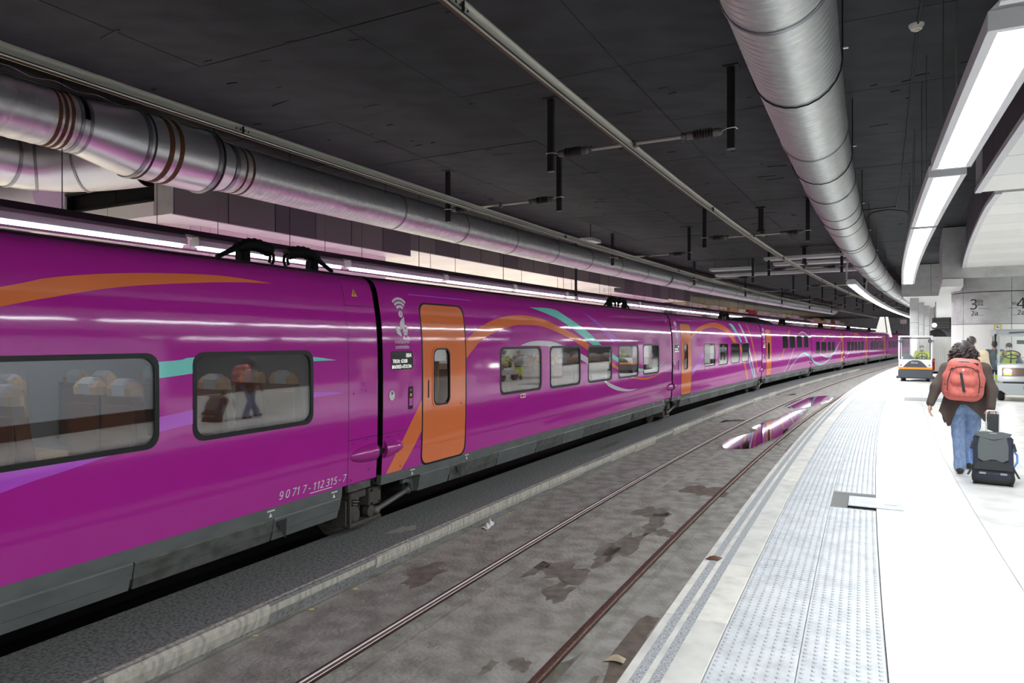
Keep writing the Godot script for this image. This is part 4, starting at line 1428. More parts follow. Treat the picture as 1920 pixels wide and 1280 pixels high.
func coach(k: int, label: String) -> void:
	var car := thing("train_coach", label, "train coach", car_frames[k], "coaches of the purple train")
	var T0 := 0.085
	var T1 := CAR_L - 0.085
	var wins := []      # [t0, t1, y0, y1]
	var door := [0.9, 1.98]
	match k:
		0: wins = [[1.2, 2.6, 1.6, 2.36], [3.05, 4.5, 1.6, 2.36], [5.0, 6.4, 1.6, 2.36], [6.85, 8.25, 1.6, 2.36], [8.62, 10.09, 1.6, 2.365], [10.44, 11.92, 1.6, 2.365]]
		1: wins = [[3.01, 4.5, 1.6, 2.36], [4.87, 6.29, 1.59, 2.36], [6.71, 8.11, 1.59, 2.36], [8.55, 10.0, 1.59, 2.36], [10.40, 11.79, 1.595, 2.365]]
		2: wins = [[3.45, 4.85, 1.6, 2.36], [5.33, 6.7, 1.59, 2.36], [7.18, 8.63, 1.59, 2.36], [9.04, 10.34, 1.6, 2.36]]
		3: wins = [[4.6, 5.95, 2.03, 2.69], [6.45, 7.87, 2.03, 2.69], [8.5, 10.0, 2.03, 2.71], [10.7, 12.1, 2.02, 2.71]]
		4:
			wins = [[1.6, 2.87, 1.64, 2.39], [3.43, 5.2, 1.62, 2.37], [5.8, 7.0, 1.62, 2.37], [7.4, 8.6, 1.62, 2.37]]
			door = [11.45, 12.6]
		_:
			wins = [[1.3, 2.75, 1.6, 2.36], [3.15, 4.55, 1.6, 2.36], [4.95, 6.35, 1.6, 2.36], [6.8, 8.2, 1.6, 2.36], [8.65, 10.05, 1.6, 2.36]]
			door = [11.1, 12.2]
	if k == 0:
		door = [-5.0, -4.0]
	var holes := []
	for w in wins:
		holes.append(rrect(w[0], w[1], w[2], w[3], 0.1))
	var dh := rrect(door[0], door[1], 0.80, 2.98, 0.12)
	if k > 0:
		holes.append(dh)
	# body shell: near side with its openings, roof, far side and ends
	var ends := MB.new()
	var mb := MB.new()
	decal(mb, rect(T0, T1, 0.81, 3.297), 0.0, holes)
	var n := PRO.size()
	for i in n - 1:
		var a: Array = PRO[i]
		var b: Array = PRO[i + 1]
		var na := pn(a[1])
		var nb := pn(b[1])
		if a[1] > 3.29:
			mb.squad(Vector3(a[0], a[1], -T0), Vector3(b[0], b[1], -T0), Vector3(b[0], b[1], -T1), Vector3(a[0], a[1], -T1), na, nb, nb, na)
		if a[1] < 0.8:
			continue
		na.x = -na.x; nb.x = -nb.x
		mb.squad(Vector3(-a[0], a[1], -T0), Vector3(-b[0], b[1], -T0), Vector3(-b[0], b[1], -T1), Vector3(-a[0], a[1], -T1), na, nb, nb, na)
		for e in [T0 + 0.012, T1 - 0.012]:
			ends.quad(Vector3(-a[0], a[1], -e), Vector3(a[0], a[1], -e), Vector3(b[0], b[1], -e), Vector3(-b[0], b[1], -e), Vector3(0, 0, 1 if e < 1.0 else -1))
	obj("body_shell", mb, M.purple, car)
	obj("coach_end", ends, M.gasket, car)
	var rf := MB.new()
	for i in range(17, n - 1):
		for sg in [1.0, -1.0]:
			var a: Array = PRO[i]
			var b: Array = PRO[i + 1]
			var na := pn(a[1]) * Vector3(sg, 1, 1)
			var nb := pn(b[1]) * Vector3(sg, 1, 1)
			rf.squad(Vector3(sg * a[0], a[1] + 0.004, -T0 - 0.01), Vector3(sg * b[0], b[1] + 0.004, -T0 - 0.01), Vector3(sg * b[0], b[1] + 0.004, -T1 + 0.01), Vector3(sg * a[0], a[1] + 0.004, -T1 + 0.01), na, nb, nb, na)
	obj("roof_skin", rf, M.roof_grey, car)
	# grey skirt: a flat band and hung panels below it
	obj("skirt_band", MB.new().slab(PackedVector2Array([Vector2(1.30, 0.69), Vector2(1.437, 0.69), Vector2(1.445, 0.812), Vector2(1.30, 0.812)]), Transform3D(Basis(), Vector3(0, 0, -T1 + (0.62 if k >= 0 else 0.0))), T1 - T0 - 0.62), M.skirt, car)
	var cuts := [0.88, 1.62, 3.0, 4.4, 5.55, 6.62, 8.1, 9.6, 11.42, 12.42]
	if k == 0:
		cuts = [-0.02 + 0.9, 2.2, 3.8, 5.4, 7.0, 8.6, 9.9, 11.40, 12.42]
	for i in cuts.size() - 1:
		var a: float = cuts[i] + 0.006
		var b: float = cuts[i + 1] - 0.006
		if k >= 4 and i % 2 == 1 and i < cuts.size() - 2:
			pass
		obj("skirt_panel", MB.new().slab(PackedVector2Array([Vector2(1.32, 0.55), Vector2(1.418, 0.55), Vector2(1.446, 0.676), Vector2(1.438, 0.69), Vector2(1.32, 0.69)]), Transform3D(Basis(), Vector3(0, 0, -b)), b - a).slab(PackedVector2Array([Vector2(1.30, 0.46), Vector2(1.392, 0.46), Vector2(1.416, 0.547), Vector2(1.30, 0.547)]), Transform3D(Basis(), Vector3(0, 0, -b + 0.01)), b - a - 0.02), M.skirt if (i + k) % 2 else M.skirt_b, car)
		if i in [1, 7] or (k == 0 and i == 7):
			# wedge-shaped notch at the panel end
			obj("notch", MB.new().slab(PackedVector2Array([Vector2(0, 0), Vector2(0.14, 0.0), Vector2(0.09, -0.19)]), Transform3D(Basis(Vector3(0, 0, -1), Vector3(-0.17, 0.985, 0), Vector3(0.985, 0.17, 0)), Vector3(1.447, 0.655, -a - (0.02 if i == 7 else 0.12))), 0.006), M.gasket, car)
	obj("underframe", MB.new().bx(0, 0.62, -CAR_L * 0.5, 2.5, 0.36, 11.6, 0.02), M.bogie_dark, car)
	# windows
	for w in wins:
		var g := obj("window", ring(MB.new(), w[0] - 0.012, w[1] + 0.012, w[2] - 0.012, w[3] + 0.012, 0.11, 0.042 if k < 2 else 0.03, 0.004), M.gasket, car)
		obj("pane", decal(MB.new(), dense(rrect(w[0] + 0.02, w[1] - 0.02, w[2] + 0.02, w[3] - 0.02, 0.09)), -0.004), M.glass, g)
		if true:
			var dbl := MB.new()
			for dd in [-0.010, -0.024, -0.030]:
				decal(dbl, dense(rrect(w[0] + 0.02, w[1] - 0.02, w[2] + 0.02, w[3] - 0.02, 0.09)), dd)
			obj("inner_pane", dbl, M.glass, g)
	# door
	if k > 0:
		var dw := [door[0] + 0.25, door[0] + 0.65, 1.585, 2.366]
		var wh := rrect(dw[0], dw[1], dw[2], dw[3], 0.1)
		var dr := obj("door", decal(MB.new(), dense(rrect(door[0] + 0.012, door[1] - 0.012, 0.812, 2.968, 0.11)), 0.002, [wh]), M.orange, car)
		obj("door_seal", ring(MB.new(), door[0] - 0.012, door[1] + 0.012, 0.79, 2.992, 0.13, 0.026, 0.004), M.gasket, dr)
		obj("door_window_frame", ring(MB.new(), dw[0] - 0.03, dw[1] + 0.03, dw[2] - 0.03, dw[3] + 0.03, 0.12, 0.034, 0.010), M.orange, dr)
		obj("door_window_seal", ring(MB.new(), dw[0] - 0.004, dw[1] + 0.004, dw[2] - 0.004, dw[3] + 0.004, 0.10, 0.02, 0.012), M.gasket, dr)
		obj("pane", decal(MB.new(), dense(wh), -0.004), M.glass, dr)
		obj("handle_slot", decal(MB.new(), rrect(door[0] + 0.12, door[0] + 0.15, 1.70, 1.94, 0.014), 0.004), M.gasket, dr)
		obj("lock", decal(MB.new(), disc(Vector2(door[1] - 0.14, 1.56), 0.012, 0.014), 0.004), M.gasket, dr)
		obj("gutter_strip", decal(MB.new(), rect(door[0] - 0.2, door[1] + 0.28, 3.072, 3.088), 0.012), M.violet, car)
	livery(k, car, holes)
	if k < 4:
		markings(k, car, door)
	# end panels: fine dark joints
	if k < 4:
		var j := MB.new()
		decal(j, rect(12.512, 12.519, 0.73, 3.24), 0.0012)
		decal(j, rect(12.519, T1, 2.882, 2.889), 0.0012)
		decal(j, rect(12.519, T1, 1.322, 1.329), 0.0012)
		decal(j, rect(0.545, 0.551, 0.82, 1.26), 0.0012)
		decal(j, rect(0.085, 0.49, 1.324, 1.33), 0.0012)
		decal(j, arc_ring(Vector2(0.485, 1.262), 0.06, 0.066, 0.0, PI * 0.5), 0.0012)
		obj("panel_joint", j, M.gasket, car)
		var rv := MB.new()
		for q in [[12.6, 1.28], [12.86, 1.30], [12.6, 1.86], [12.82, 1.88], [12.58, 0.86], [12.9, 0.93], [0.2, 1.28], [0.4, 1.28], [0.45, 0.87], [0.15, 1.28]]:
			decal(rv, disc(Vector2(q[0], q[1]), 0.011, 0.011, 10), 0.0025)
		obj("bolt_head", rv, M.gasket, car).set_meta("kind", "stuff")
	# purple fairings over the coupling bar at each end
	for e in [0, 1]:
		if k > 5:
			break
		var pr := []
		for i in 13:
			var f := i / 12.0
			pr.append(Vector2(0.115 * sqrt(maxf(0.0, 1.0 - pow(1.0 - f, 2.2))), f * (0.5 if e == 1 else 0.42)))
		pr.append(Vector2(0.085, pr[12].y)); pr.append(Vector2(0.0, pr[12].y - 0.02))
		var base := Vector3(1.435, 1.13, -12.52 if e == 1 else -0.53)
		var ax := Vector3(0, 0, -1.0 if e == 1 else 1.0)
		obj("coupling_fairing", MB.new().lathe(Transform3D(Basis(Vector3(0.8, 0, 0), ax, Vector3(0, 1, 0).cross(ax).cross(ax) * -1.0), base), pr, 22), M.purple_panel, car)
	obj("coupling_bar", MB.new().tube([Vector3(1.40, 1.12, -CAR_L + 0.16), Vector3(1.40, 1.12, -CAR_L - 0.16)], 0.075, 14), M.black_rubber, car)
	# gangway between the coaches
	var gw := MB.new()
	var sec := PackedVector2Array()
	for q in PRO:
		sec.append(Vector2(q[0] - 0.07, minf(q[1], 3.27)))
	for i in range(PRO.size() - 2, -1, -1):
		sec.append(Vector2(0.07 - PRO[i][0], minf(PRO[i][1], 3.27)))
	for i in 4:
		gw.slab(sec, Transform3D(Basis().scaled(Vector3(1.0 - 0.012 * (i % 2), 1, 1)), Vector3(0, 0, -CAR_L + 0.085 - 0.045 * (i + 1))), 0.038)
	obj("gangway", gw, M.black_rubber, car)
	running_gear(k, car)
	roof_gear(k, car)
	cabin(k, car, wins)


func stripe(car: Node, called: String, p: PackedVector2Array, key: String, holes: Array, d := 0.0015) -> void:
	if Geometry2D.triangulate_polygon(p).is_empty():
		return
	var mb := decal(MB.new(), p, d, holes)
	if mb.v.size():
		obj(called, mb, M[key], car)


func livery(k: int, car: Node, holes: Array) -> void:
	var H := []
	for h in holes:
		H.append(Geometry2D.offset_polygon(h, 0.006)[0])
	if k == 0:
		stripe(car, "orange_stripe", band([6.0, 2.05, 7.4, 2.45, 8.94, 2.845, 9.26, 2.933, 9.7, 3.003, 10.17, 3.049, 10.72, 3.08, 11.09, 3.075, 11.42, 3.056], [6.0, 1.9, 7.4, 2.3, 8.93, 2.71, 9.28, 2.795, 9.69, 2.885, 10.16, 2.953, 10.89, 3.027, 11.42, 3.054]), "orange", H)
		stripe(car, "teal_stripe", band([6.0, 2.14, 8.0, 2.25, 10.1, 2.303, 10.43, 2.331, 11.2, 2.335, 11.93, 2.302, 12.3, 2.258], [6.0, 1.86, 8.0, 2.02, 10.1, 2.166, 10.43, 2.191, 11.2, 2.24, 11.93, 2.256, 12.3, 2.256]), "teal", H)
		stripe(car, "violet_stripe", band([6.0, 1.45, 8.0, 1.66, 10.1, 1.843, 10.43, 1.874, 11.2, 1.92, 11.94, 1.924, 12.45, 1.883], [6.0, 1.2, 8.0, 1.47, 10.1, 1.719, 10.43, 1.753, 11.2, 1.83, 11.94, 1.867, 12.45, 1.881]), "violet", H, 0.0018)
		stripe(car, "violet_stripe", band([7.6, 1.30, 8.91, 1.59, 9.3, 1.60, 9.75, 1.60], [7.6, 1.13, 8.91, 1.449, 9.3, 1.52, 9.75, 1.598]), "violet", H)
	elif k == 1:
		stripe(car, "orange_stripe", band([0.17, 0.815, 0.45, 1.16, 0.94, 1.75], [0.475, 0.815, 0.70, 1.05, 0.94, 1.33]), "orange", H)
		stripe(car, "orange_stripe", band([1.9, 2.42, 2.005, 2.485, 2.42, 2.681, 2.95, 2.819, 3.5, 2.896, 4.09, 2.906, 4.72, 2.856, 5.37, 2.73, 6.11, 2.571, 6.9, 2.35], [1.9, 2.14, 1.99, 2.209, 2.4, 2.46, 2.9, 2.613, 3.45, 2.716, 3.94, 2.743, 4.67, 2.718, 5.59, 2.557, 6.35, 2.365, 6.9, 2.2]), "orange", H)
		stripe(car, "orange_stripe", band([7.9, 2.03, 8.5, 1.868, 9.2, 1.70, 9.72, 1.562, 10.58, 1.51, 11.3, 1.52, 11.76, 1.566, 12.43, 1.718], [7.9, 1.95, 8.5, 1.79, 9.2, 1.60, 9.72, 1.53, 10.58, 1.46, 11.3, 1.485, 11.76, 1.545, 12.43, 1.714]), "orange", H)
		stripe(car, "teal_stripe", band([4.21, 3.062, 5.16, 3.07, 5.7, 2.955, 6.69, 2.674, 7.48, 2.368, 8.2, 2.16, 9.0, 1.95, 10.0, 1.776, 10.31, 1.751, 11.0, 1.72], [4.21, 3.060, 4.76, 2.985, 5.42, 2.864, 6.25, 2.615, 6.99, 2.372, 8.2, 2.05, 9.0, 1.86, 10.0, 1.709, 10.31, 1.683, 11.0, 1.66]), "teal", H, 0.0024)
		stripe(car, "teal_stripe", band([11.3, 1.66, 11.8, 1.754, 12.1, 1.83, 12.43, 1.932], [11.3, 1.64, 11.8, 1.72, 12.1, 1.805, 12.43, 1.926]), "sky", H)
		stripe(car, "white_stripe", band([3.73, 2.394, 4.1, 2.457, 4.63, 2.468, 5.2, 2.424, 6.32, 2.203, 6.66, 2.119, 7.2, 1.9, 7.71, 1.60, 8.04, 1.50, 8.75, 1.36, 9.33, 1.29, 9.94, 1.274], [3.73, 2.390, 4.62, 2.378, 5.2, 2.33, 5.7, 2.25, 6.32, 2.083, 6.66, 1.986, 7.2, 1.77, 7.7, 1.54, 8.0, 1.42, 8.57, 1.307, 9.33, 1.245, 9.94, 1.272]), "livery_white", H, 0.0020)
		stripe(car, "violet_stripe", band([6.67, 3.065, 7.4, 2.88, 8.2, 2.62, 8.76, 2.424], [6.67, 3.06, 7.3, 2.80, 7.8, 2.58, 8.23, 2.424]), "violet", H)
	elif k == 2:
		stripe(car, "orange_stripe", band([1.95, 2.52, 2.07, 2.637, 2.99, 2.905, 4.42, 3.058, 5.52, 3.081, 6.62, 2.983, 7.4, 2.75, 8.04, 2.45, 8.6, 2.2], [1.95, 2.4, 2.24, 2.604, 3.6, 2.843, 4.3, 2.90, 5.03, 2.919, 6.33, 2.801, 7.0, 2.62, 7.58, 2.382, 8.3, 2.1]), "orange", H)
		stripe(car, "orange_stripe", band([8.6, 2.3, 8.95, 2.205, 9.6, 1.6, 10.36, 0.83], [8.4, 2.3, 8.6, 2.2, 9.3, 1.6, 10.05, 0.83]), "orange", H)
		stripe(car, "teal_stripe", band([7.2, 3.095, 7.8, 3.09, 8.4, 2.78, 9.06, 2.42], [7.2, 3.093, 7.8, 2.88, 8.4, 2.6, 8.85, 2.38]), "teal", H, 0.0024)
		stripe(car, "white_stripe", band([8.89, 3.09, 9.18, 3.09, 10.5, 2.1, 11.87, 0.82], [8.89, 3.088, 10.3, 2.05, 11.3, 1.2, 11.65, 0.82]), "livery_white", H)
		stripe(car, "sky_stripe", band([10.3, 1.6, 10.5, 1.62, 11.1, 1.2, 11.6, 0.82], [10.3, 1.58, 10.7, 1.3, 11.2, 0.95, 11.35, 0.82]), "sky", H, 0.0024)
		stripe(car, "orange_stripe", band([10.26, 3.09, 10.47, 3.09, 11.3, 2.2, 12.37, 1.06], [10.26, 3.088, 11.1, 2.15, 11.7, 1.55, 12.14, 1.06]), "orange", H, 0.002)
		stripe(car, "violet_stripe", band([2.0, 1.475, 2.7, 1.85, 3.3, 2.09], [2.06, 1.34, 2.8, 1.65, 3.42, 1.934]), "violet", H)
	elif k == 3:
		stripe(car, "teal_stripe", band([6.1, 0.83, 7.3, 1.2, 8.58, 1.47, 9.7, 1.68, 10.75, 1.75, 11.9, 1.66, 13.04, 1.42], [6.3, 0.83, 7.4, 1.16, 8.6, 1.42, 9.7, 1.60, 10.75, 1.64, 11.9, 1.53, 13.04, 1.28]), "teal", H)
		stripe(car, "white_stripe", band([5.0, 0.83, 6.4, 1.4, 7.6, 2.05], [5.12, 0.83, 6.5, 1.38, 7.72, 2.04]), "livery_white", H)
		stripe(car, "orange_stripe", band([4.3, 1.6, 5.2, 2.3, 6.6, 3.02], [4.5, 1.6, 5.5, 2.3, 7.0, 3.02]), "orange", H)
		stripe(car, "white_stripe", band([9.0, 2.78, 10.5, 2.98, 12.3, 2.74], [9.0, 2.76, 10.5, 2.9, 12.3, 2.7]), "livery_white", H)
	elif k == 4:
		stripe(car, "teal_stripe", band([0.12, 1.42, 1.1, 1.16, 2.6, 0.98, 4.0, 0.96, 5.8, 1.1, 7.63, 1.42, 9.6, 1.98, 10.9, 2.4], [0.12, 1.28, 1.1, 1.03, 2.6, 0.86, 4.0, 0.86, 5.8, 1.0, 7.63, 1.34, 9.6, 1.92, 10.9, 2.38]), "teal", H)
		stripe(car, "white_stripe", band([3.0, 1.56, 5.0, 1.42, 7.0, 1.45, 9.0, 1.75, 10.9, 2.3], [3.0, 1.54, 5.0, 1.30, 7.0, 1.30, 9.0, 1.62, 10.9, 2.28]), "livery_white", H)
		stripe(car, "orange_stripe", band([3.2, 2.3, 5.0, 2.7, 7.2, 2.95], [3.4, 2.3, 5.2, 2.62, 7.2, 2.9]), "orange", H)
	elif k == 5:
		stripe(car, "orange_stripe", band([3.2, 2.5, 5.5, 2.95, 8.0, 2.95, 10.6, 2.5], [3.4, 2.45, 5.5, 2.85, 8.0, 2.85, 10.4, 2.45]), "orange", H)
		stripe(car, "white_stripe", band([1.0, 1.1, 2.2, 1.55, 3.0, 2.0], [1.15, 1.1, 2.35, 1.5, 3.15, 1.95]), "livery_white", H)
	else:
		stripe(car, "orange_stripe", band([3.2, 2.5, 5.5, 2.95, 8.0, 2.95, 10.6, 2.5], [3.4, 2.45, 5.5, 2.85, 8.0, 2.85, 10.4, 2.45]), "orange", H)


func markings(k: int, car: Node, door: Array) -> void:
	if k > 0:
		var ic := MB.new()
		var c := Vector2(0.485, 2.815)
		for r in [0.075, 0.125, 0.175]:
			decal(ic, arc_ring(c + Vector2(0, 0.01), r, r + 0.034, PI * 0.26, PI * 0.74), 0.002)
		decal(ic, arc_ring(c, 0.018, 0.044, 0.0, TAU * 0.999), 0.002)
		decal(ic, V2([0.478, 2.83, 0.478, 2.80, 0.497, 2.815]), 0.002)
		obj("wireless_symbol", ic, M.print_white, car)
		var lf := MB.new()
		decal(lf, band([0.44, 2.61, 0.46, 2.72, 0.55, 2.785], [0.44, 2.61, 0.53, 2.66, 0.55, 2.785]), 0.002)
		decal(lf, band([0.36, 2.66, 0.43, 2.63, 0.48, 2.525], [0.36, 2.66, 0.38, 2.57, 0.48, 2.525]), 0.002)
		decal(lf, rrect(0.505, 0.60, 2.545, 2.68, 0.04), 0.002)
		decal(lf, V2([0.50, 2.505, 0.52, 2.505, 0.535, 2.54, 0.515, 2.54]), 0.002)
		decal(lf, V2([0.605, 2.505, 0.625, 2.505, 0.60, 2.54, 0.58, 2.54]), 0.002)
		obj("leaf_train_symbol", lf, M.print_white, car)
		var dk := MB.new()
		decal(dk, rect(0.525, 0.582, 2.622, 2.652), 0.003)
		decal(dk, disc(Vector2(0.53, 2.575), 0.01, 0.01, 10), 0.003)
		decal(dk, disc(Vector2(0.577, 2.575), 0.01, 0.01, 10), 0.003)
		obj("symbol_detail", dk, M.purple, car)
		for q in [["transporte", 2.462], ["sostenible", 2.395]]:
			car_text("lettering", q[0], 0.046, 0.475, q[1] - 0.0, M.print_white, car, 0.98)
		var ds := obj("display", decal(MB.new(), rrect(0.235, 0.69, 2.105, 2.342, 0.035), 0.004), M.black_paint, car)
		car_text("display_text", "004", 0.05, 0.60, 2.285, M.led_text, ds, 1.0)
		car_text("display_text", "TREN: 6308", 0.045, 0.42, 2.213, M.led_text, ds, 0.95)
		car_text("display_text", "MADRID-ATOCHA", 0.045, 0.455, 2.143, M.led_text, ds, 0.82)
		var kp := obj("key_switch", decal(MB.new(), disc(Vector2(0.253, 1.787), 0.056, 0.062), 0.006), M.print_white, car)
		obj("key_hole", decal(MB.new(), disc(Vector2(0.253, 1.815), 0.022, 0.02, 14), 0.008), M.steel_mid, kp)
		var pb := obj("button_plate", decal(MB.new(), rrect(0.59, 0.685, 1.585, 1.878, 0.012), 0.006), M.bogie_dark, car)
		for y in [1.835, 1.77]:
			obj("button", decal(MB.new(), disc(Vector2(0.637, y), 0.024, 0.022, 14), 0.01), M.cast if y > 1.8 else M.warning_yellow, pb)
		obj("cover", decal(MB.new(), rect(0.602, 0.673, 1.63, 1.725), 0.009), M.purple, pb)
		obj("sticker", decal(MB.new(), rrect(3.70, 3.885, 1.495, 1.563, 0.01), 0.002), M.print_white, car)
		obj("sticker_print", decal(decal(MB.new(), rect(3.72, 3.80, 1.507, 1.55), 0.003), rect(3.815, 3.868, 1.515, 1.545), 0.003), M.wall_red, car)
	# warning triangle near the end
	var wt := obj("warning_sign", decal(MB.new(), V2([12.655, 2.996, 12.76, 2.996, 12.708, 3.088]), 0.002), M.warning_yellow, car)
	obj("bolt_symbol", decal(MB.new(), V2([12.715, 3.06, 12.692, 3.03, 12.706, 3.03, 12.702, 3.004, 12.724, 3.036, 12.711, 3.036]), 0.003), M.gasket, wt)
	var nums := ["9 0 71 7 - 112 315 - 7", "9 0 71 7 - 112 314 - 0", "9 0 71 7 - 112 313 - 2", ""]
	if k == 0:
		car_text("coach_number", nums[0], 0.082, 11.975, 0.906, M.print_white, car, 0.97, 0.2)
		obj("number_underline", decal(MB.new(), rect(11.905, 12.255, 0.838, 0.847), 0.002), M.print_white, car)
	elif k < 3:
		car_text("coach_number", nums[k], 0.075, 11.76, 0.90, M.print_white, car, 0.97, 0.2)
		obj("notice_frame", decal(decal(MB.new(), rect(11.3, 11.6, 1.06, 1.065), 0.002), rect(11.3, 11.305, 0.95, 1.065), 0.002), M.violet, car)
	# jacking-point marks on the skirt
	var jm := MB.new()
	for t in [11.36, 12.3, 0.72, 2.05]:
		jm.slab(V2([-0.05, 0.0, 0.05, 0.0, 0.05, 0.014, -0.05, 0.014]), Transform3D(Basis(Vector3(0, 0, -1), Vector3.UP, Vector3.RIGHT), Vector3(1.444, 0.77, -t)), 0.002)
		jm.slab(V2([-0.008, -0.01, 0.016, -0.055, -0.03, -0.055]), Transform3D(Basis(Vector3(0, 0, -1), Vector3.UP, Vector3.RIGHT), Vector3(1.444, 0.77, -t)), 0.002)
	obj("jacking_mark", jm, M.print_white, car)


func running_gear(k: int, car: Node) -> void:
	var z := -CAR_L
	for sg in [1.0, -1.0]:
		var t := Transform3D(Basis(Vector3(0, sg, 0), Vector3(-sg, 0, 0) * -1.0, Vector3(0, 0, 1)), Vector3(0.755 * sg, 0.46, z))
		obj("wheel", MB.new().lathe(t, [Vector2(0, -0.05), Vector2(0.12, -0.06), Vector2(0.14, -0.02), Vector2(0.36, -0.015), Vector2(0.40, -0.05), Vector2(0.45, -0.06), Vector2(0.46, 0.0), Vector2(0.458, 0.045), Vector2(0.40, 0.06), Vector2(0.37, 0.03), Vector2(0.16, 0.03), Vector2(0.12, 0.10), Vector2(0, 0.11)], 40), M.bogie, car)
	obj("axle", MB.new().tube([Vector3(-0.75, 0.46, z), Vector3(0.75, 0.46, z)], 0.08, 14), M.bogie_dark, car)
	if k > 5:
		return
	# axle guide: plates, box, springs and the steering link
	obj("axle_frame", MB.new().bx(1.16, 0.44, z + 0.50, 0.34, 0.30, 0.02, 0.004).bx(1.30, 0.45, z + 0.40, 0.03, 0.32, 0.03, 0.004).bx(1.26, 0.27, z + 0.12, 0.14, 0.05, 0.6, 0.01).bx(1.22, 0.62, z + 0.26, 0.2, 0.1, 0.3, 0.015).bx(1.2, 0.74, z + 0.28, 0.18, 0.16, 0.34, 0.03), M.bogie, car)
	obj("axle_box", MB.new().bx(1.24, 0.55, z - 0.03, 0.22, 0.22, 0.24, 0.015), M.bogie, car)
	var bl := MB.new()
	for a in [[-0.08, 0.08], [0.08, 0.08], [-0.08, -0.08], [0.08, -0.08]]:
		bl.lathe(Transform3D(Basis(Vector3(0, 1, 0), Vector3(1, 0, 0), Vector3(0, 0, -1)), Vector3(1.35, 0.55 + a[1], z - 0.03 + a[0])), [Vector2(0.016, 0), Vector2(0.016, 0.016), Vector2(0, 0.016)], 8)
	obj("box_bolt", bl, M.steel_dark, car)
	obj("damper", MB.new().tube([Vector3(1.28, 0.78, z + 0.42), Vector3(1.28, 0.78, z + 0.16)], 0.045, 12).tube([Vector3(1.28, 0.78, z + 0.16), Vector3(1.28, 0.74, z - 0.02)], 0.028, 10), M.cast, car)
	var sp := []
	for i in 49:
		var a := TAU * i / 8.0
		sp.append(Vector3(1.26 + 0.05 * cos(a), 0.50 + 0.2 * i / 48.0, z + 0.27 + 0.05 * sin(a)))
	obj("coil_spring", MB.new().tube(sp, 0.012, 6), M.cast, car)
	obj("hub_cap", MB.new().lathe(Transform3D(Basis(Vector3(0, 1, 0), Vector3(1, 0, 0), Vector3(0, 0, -1)), Vector3(1.18, 0.36, z + 0.28)), [Vector2(0.13, 0), Vector2(0.12, 0.08), Vector2(0.06, 0.12), Vector2(0, 0.12)], 18).lathe(Transform3D(Basis(Vector3(0, 1, 0), Vector3(1, 0, 0), Vector3(0, 0, -1)), Vector3(1.24, 0.37, z + 0.02)), [Vector2(0.07, 0), Vector2(0.07, 0.08), Vector2(0, 0.09)], 14), M.bogie, car)
	obj("wheel_arch", MB.new().grid(func(a, b): return Vector3(1.36 + 0.06 * b, 0.70 + 0.16 * sin(PI * a), z + 0.02 + 0.5 * a), 14, 2), M.skirt_b, car)
	obj("end_apron", MB.new().bx(1.39, 0.755, z + 0.36, 0.06, 0.1, 0.42, 0.01), M.skirt_b, car)
	obj("steering_link", MB.new().tube([Vector3(1.28, 0.345, z - 0.12), Vector3(1.28, 0.46, z - 0.80)], 0.034, 12).ball(Transform3D(Basis().scaled(Vector3(0.06, 0.06, 0.06)), Vector3(1.28, 0.34, z - 0.12)), 12, 8).ball(Transform3D(Basis().scaled(Vector3(0.06, 0.06, 0.06)), Vector3(1.28, 0.465, z - 0.82)), 12, 8), M.cast, car)
	obj("link_bracket", MB.new().slab(PackedVector2Array([Vector2(0, 0.22), Vector2(0.30, 0.22), Vector2(0.30, -0.06), Vector2(0.22, -0.05), Vector2(0.18, 0.06), Vector2(0.08, 0.1), Vector2(0, 0.09)]), Transform3D(Basis(Vector3(0, 0, -1), Vector3.UP, Vector3.RIGHT), Vector3(1.31, 0.5, z - 0.6)), 0.05), M.skirt, car)


func roof_gear(k: int, car: Node) -> void:
	# paired high-voltage bushings bridging the joint, on this coach's end and on the next coach's start
	var X := -0.25
	for e in [0, 1]:
		if k == 0 and e == 0:
			continue
		var z := -0.62 if e == 0 else -CAR_L + 0.58
		var dz := 1.0 if e == 0 else -1.0     # toward the joint
		var o := obj("roof_insulator", MB.new().bx(X, 3.47, z, 0.14, 0.28, 0.14, 0.015).bx(X, 3.36, z, 0.3, 0.02, 0.3, 0.005), M.bogie_dark, car)
		var pts := []
		var rr := []
		for i in 15:
			var f := i / 14.0
			pts.append(Vector3(X, 3.60 + 0.11 * sin(PI * (0.12 + f * 0.72)), z - 0.10 * dz + 0.56 * f * dz))
			rr.append((0.088 if i % 2 else 0.072) if i > 2 else 0.06)
		obj("bushing", MB.new().tube(pts, rr, 14), M.black_rubber, o)
		var last: Vector3 = pts[14]
		obj("jumper_loop", MB.new().tube([last, last + Vector3(0, -0.03, 0.05 * dz), last + Vector3(0, -0.10, 0.06 * dz), last + Vector3(0, -0.17, 0.03 * dz), last + Vector3(0, -0.14, -0.02 * dz), last + Vector3(0, -0.06, 0.0)], 0.02, 8), M.black_rubber, o)
		obj("roof_cable", MB.new().tube([pts[0], pts[0] + Vector3(0, -0.06, -0.12 * dz), pts[0] + Vector3(0, -0.15, -0.30 * dz)], [0.045, 0.032, 0.028], 8), M.bogie_dark, o)
	if k == 3:
		var pr := MB.new()
		pr.grid(func(a, b): return Vector3(lerpf(-0.95, 0.95, b), 3.29 + 0.34 * pow(maxf(0.0, sin(PI * clampf(a, 0.0, 1.0))), 0.45) * pow(maxf(0.0, sin(PI * b)), 0.4), -0.7 - 4.6 * a), 24, 16)
		obj("roof_unit", pr, M.steel_dark, car)


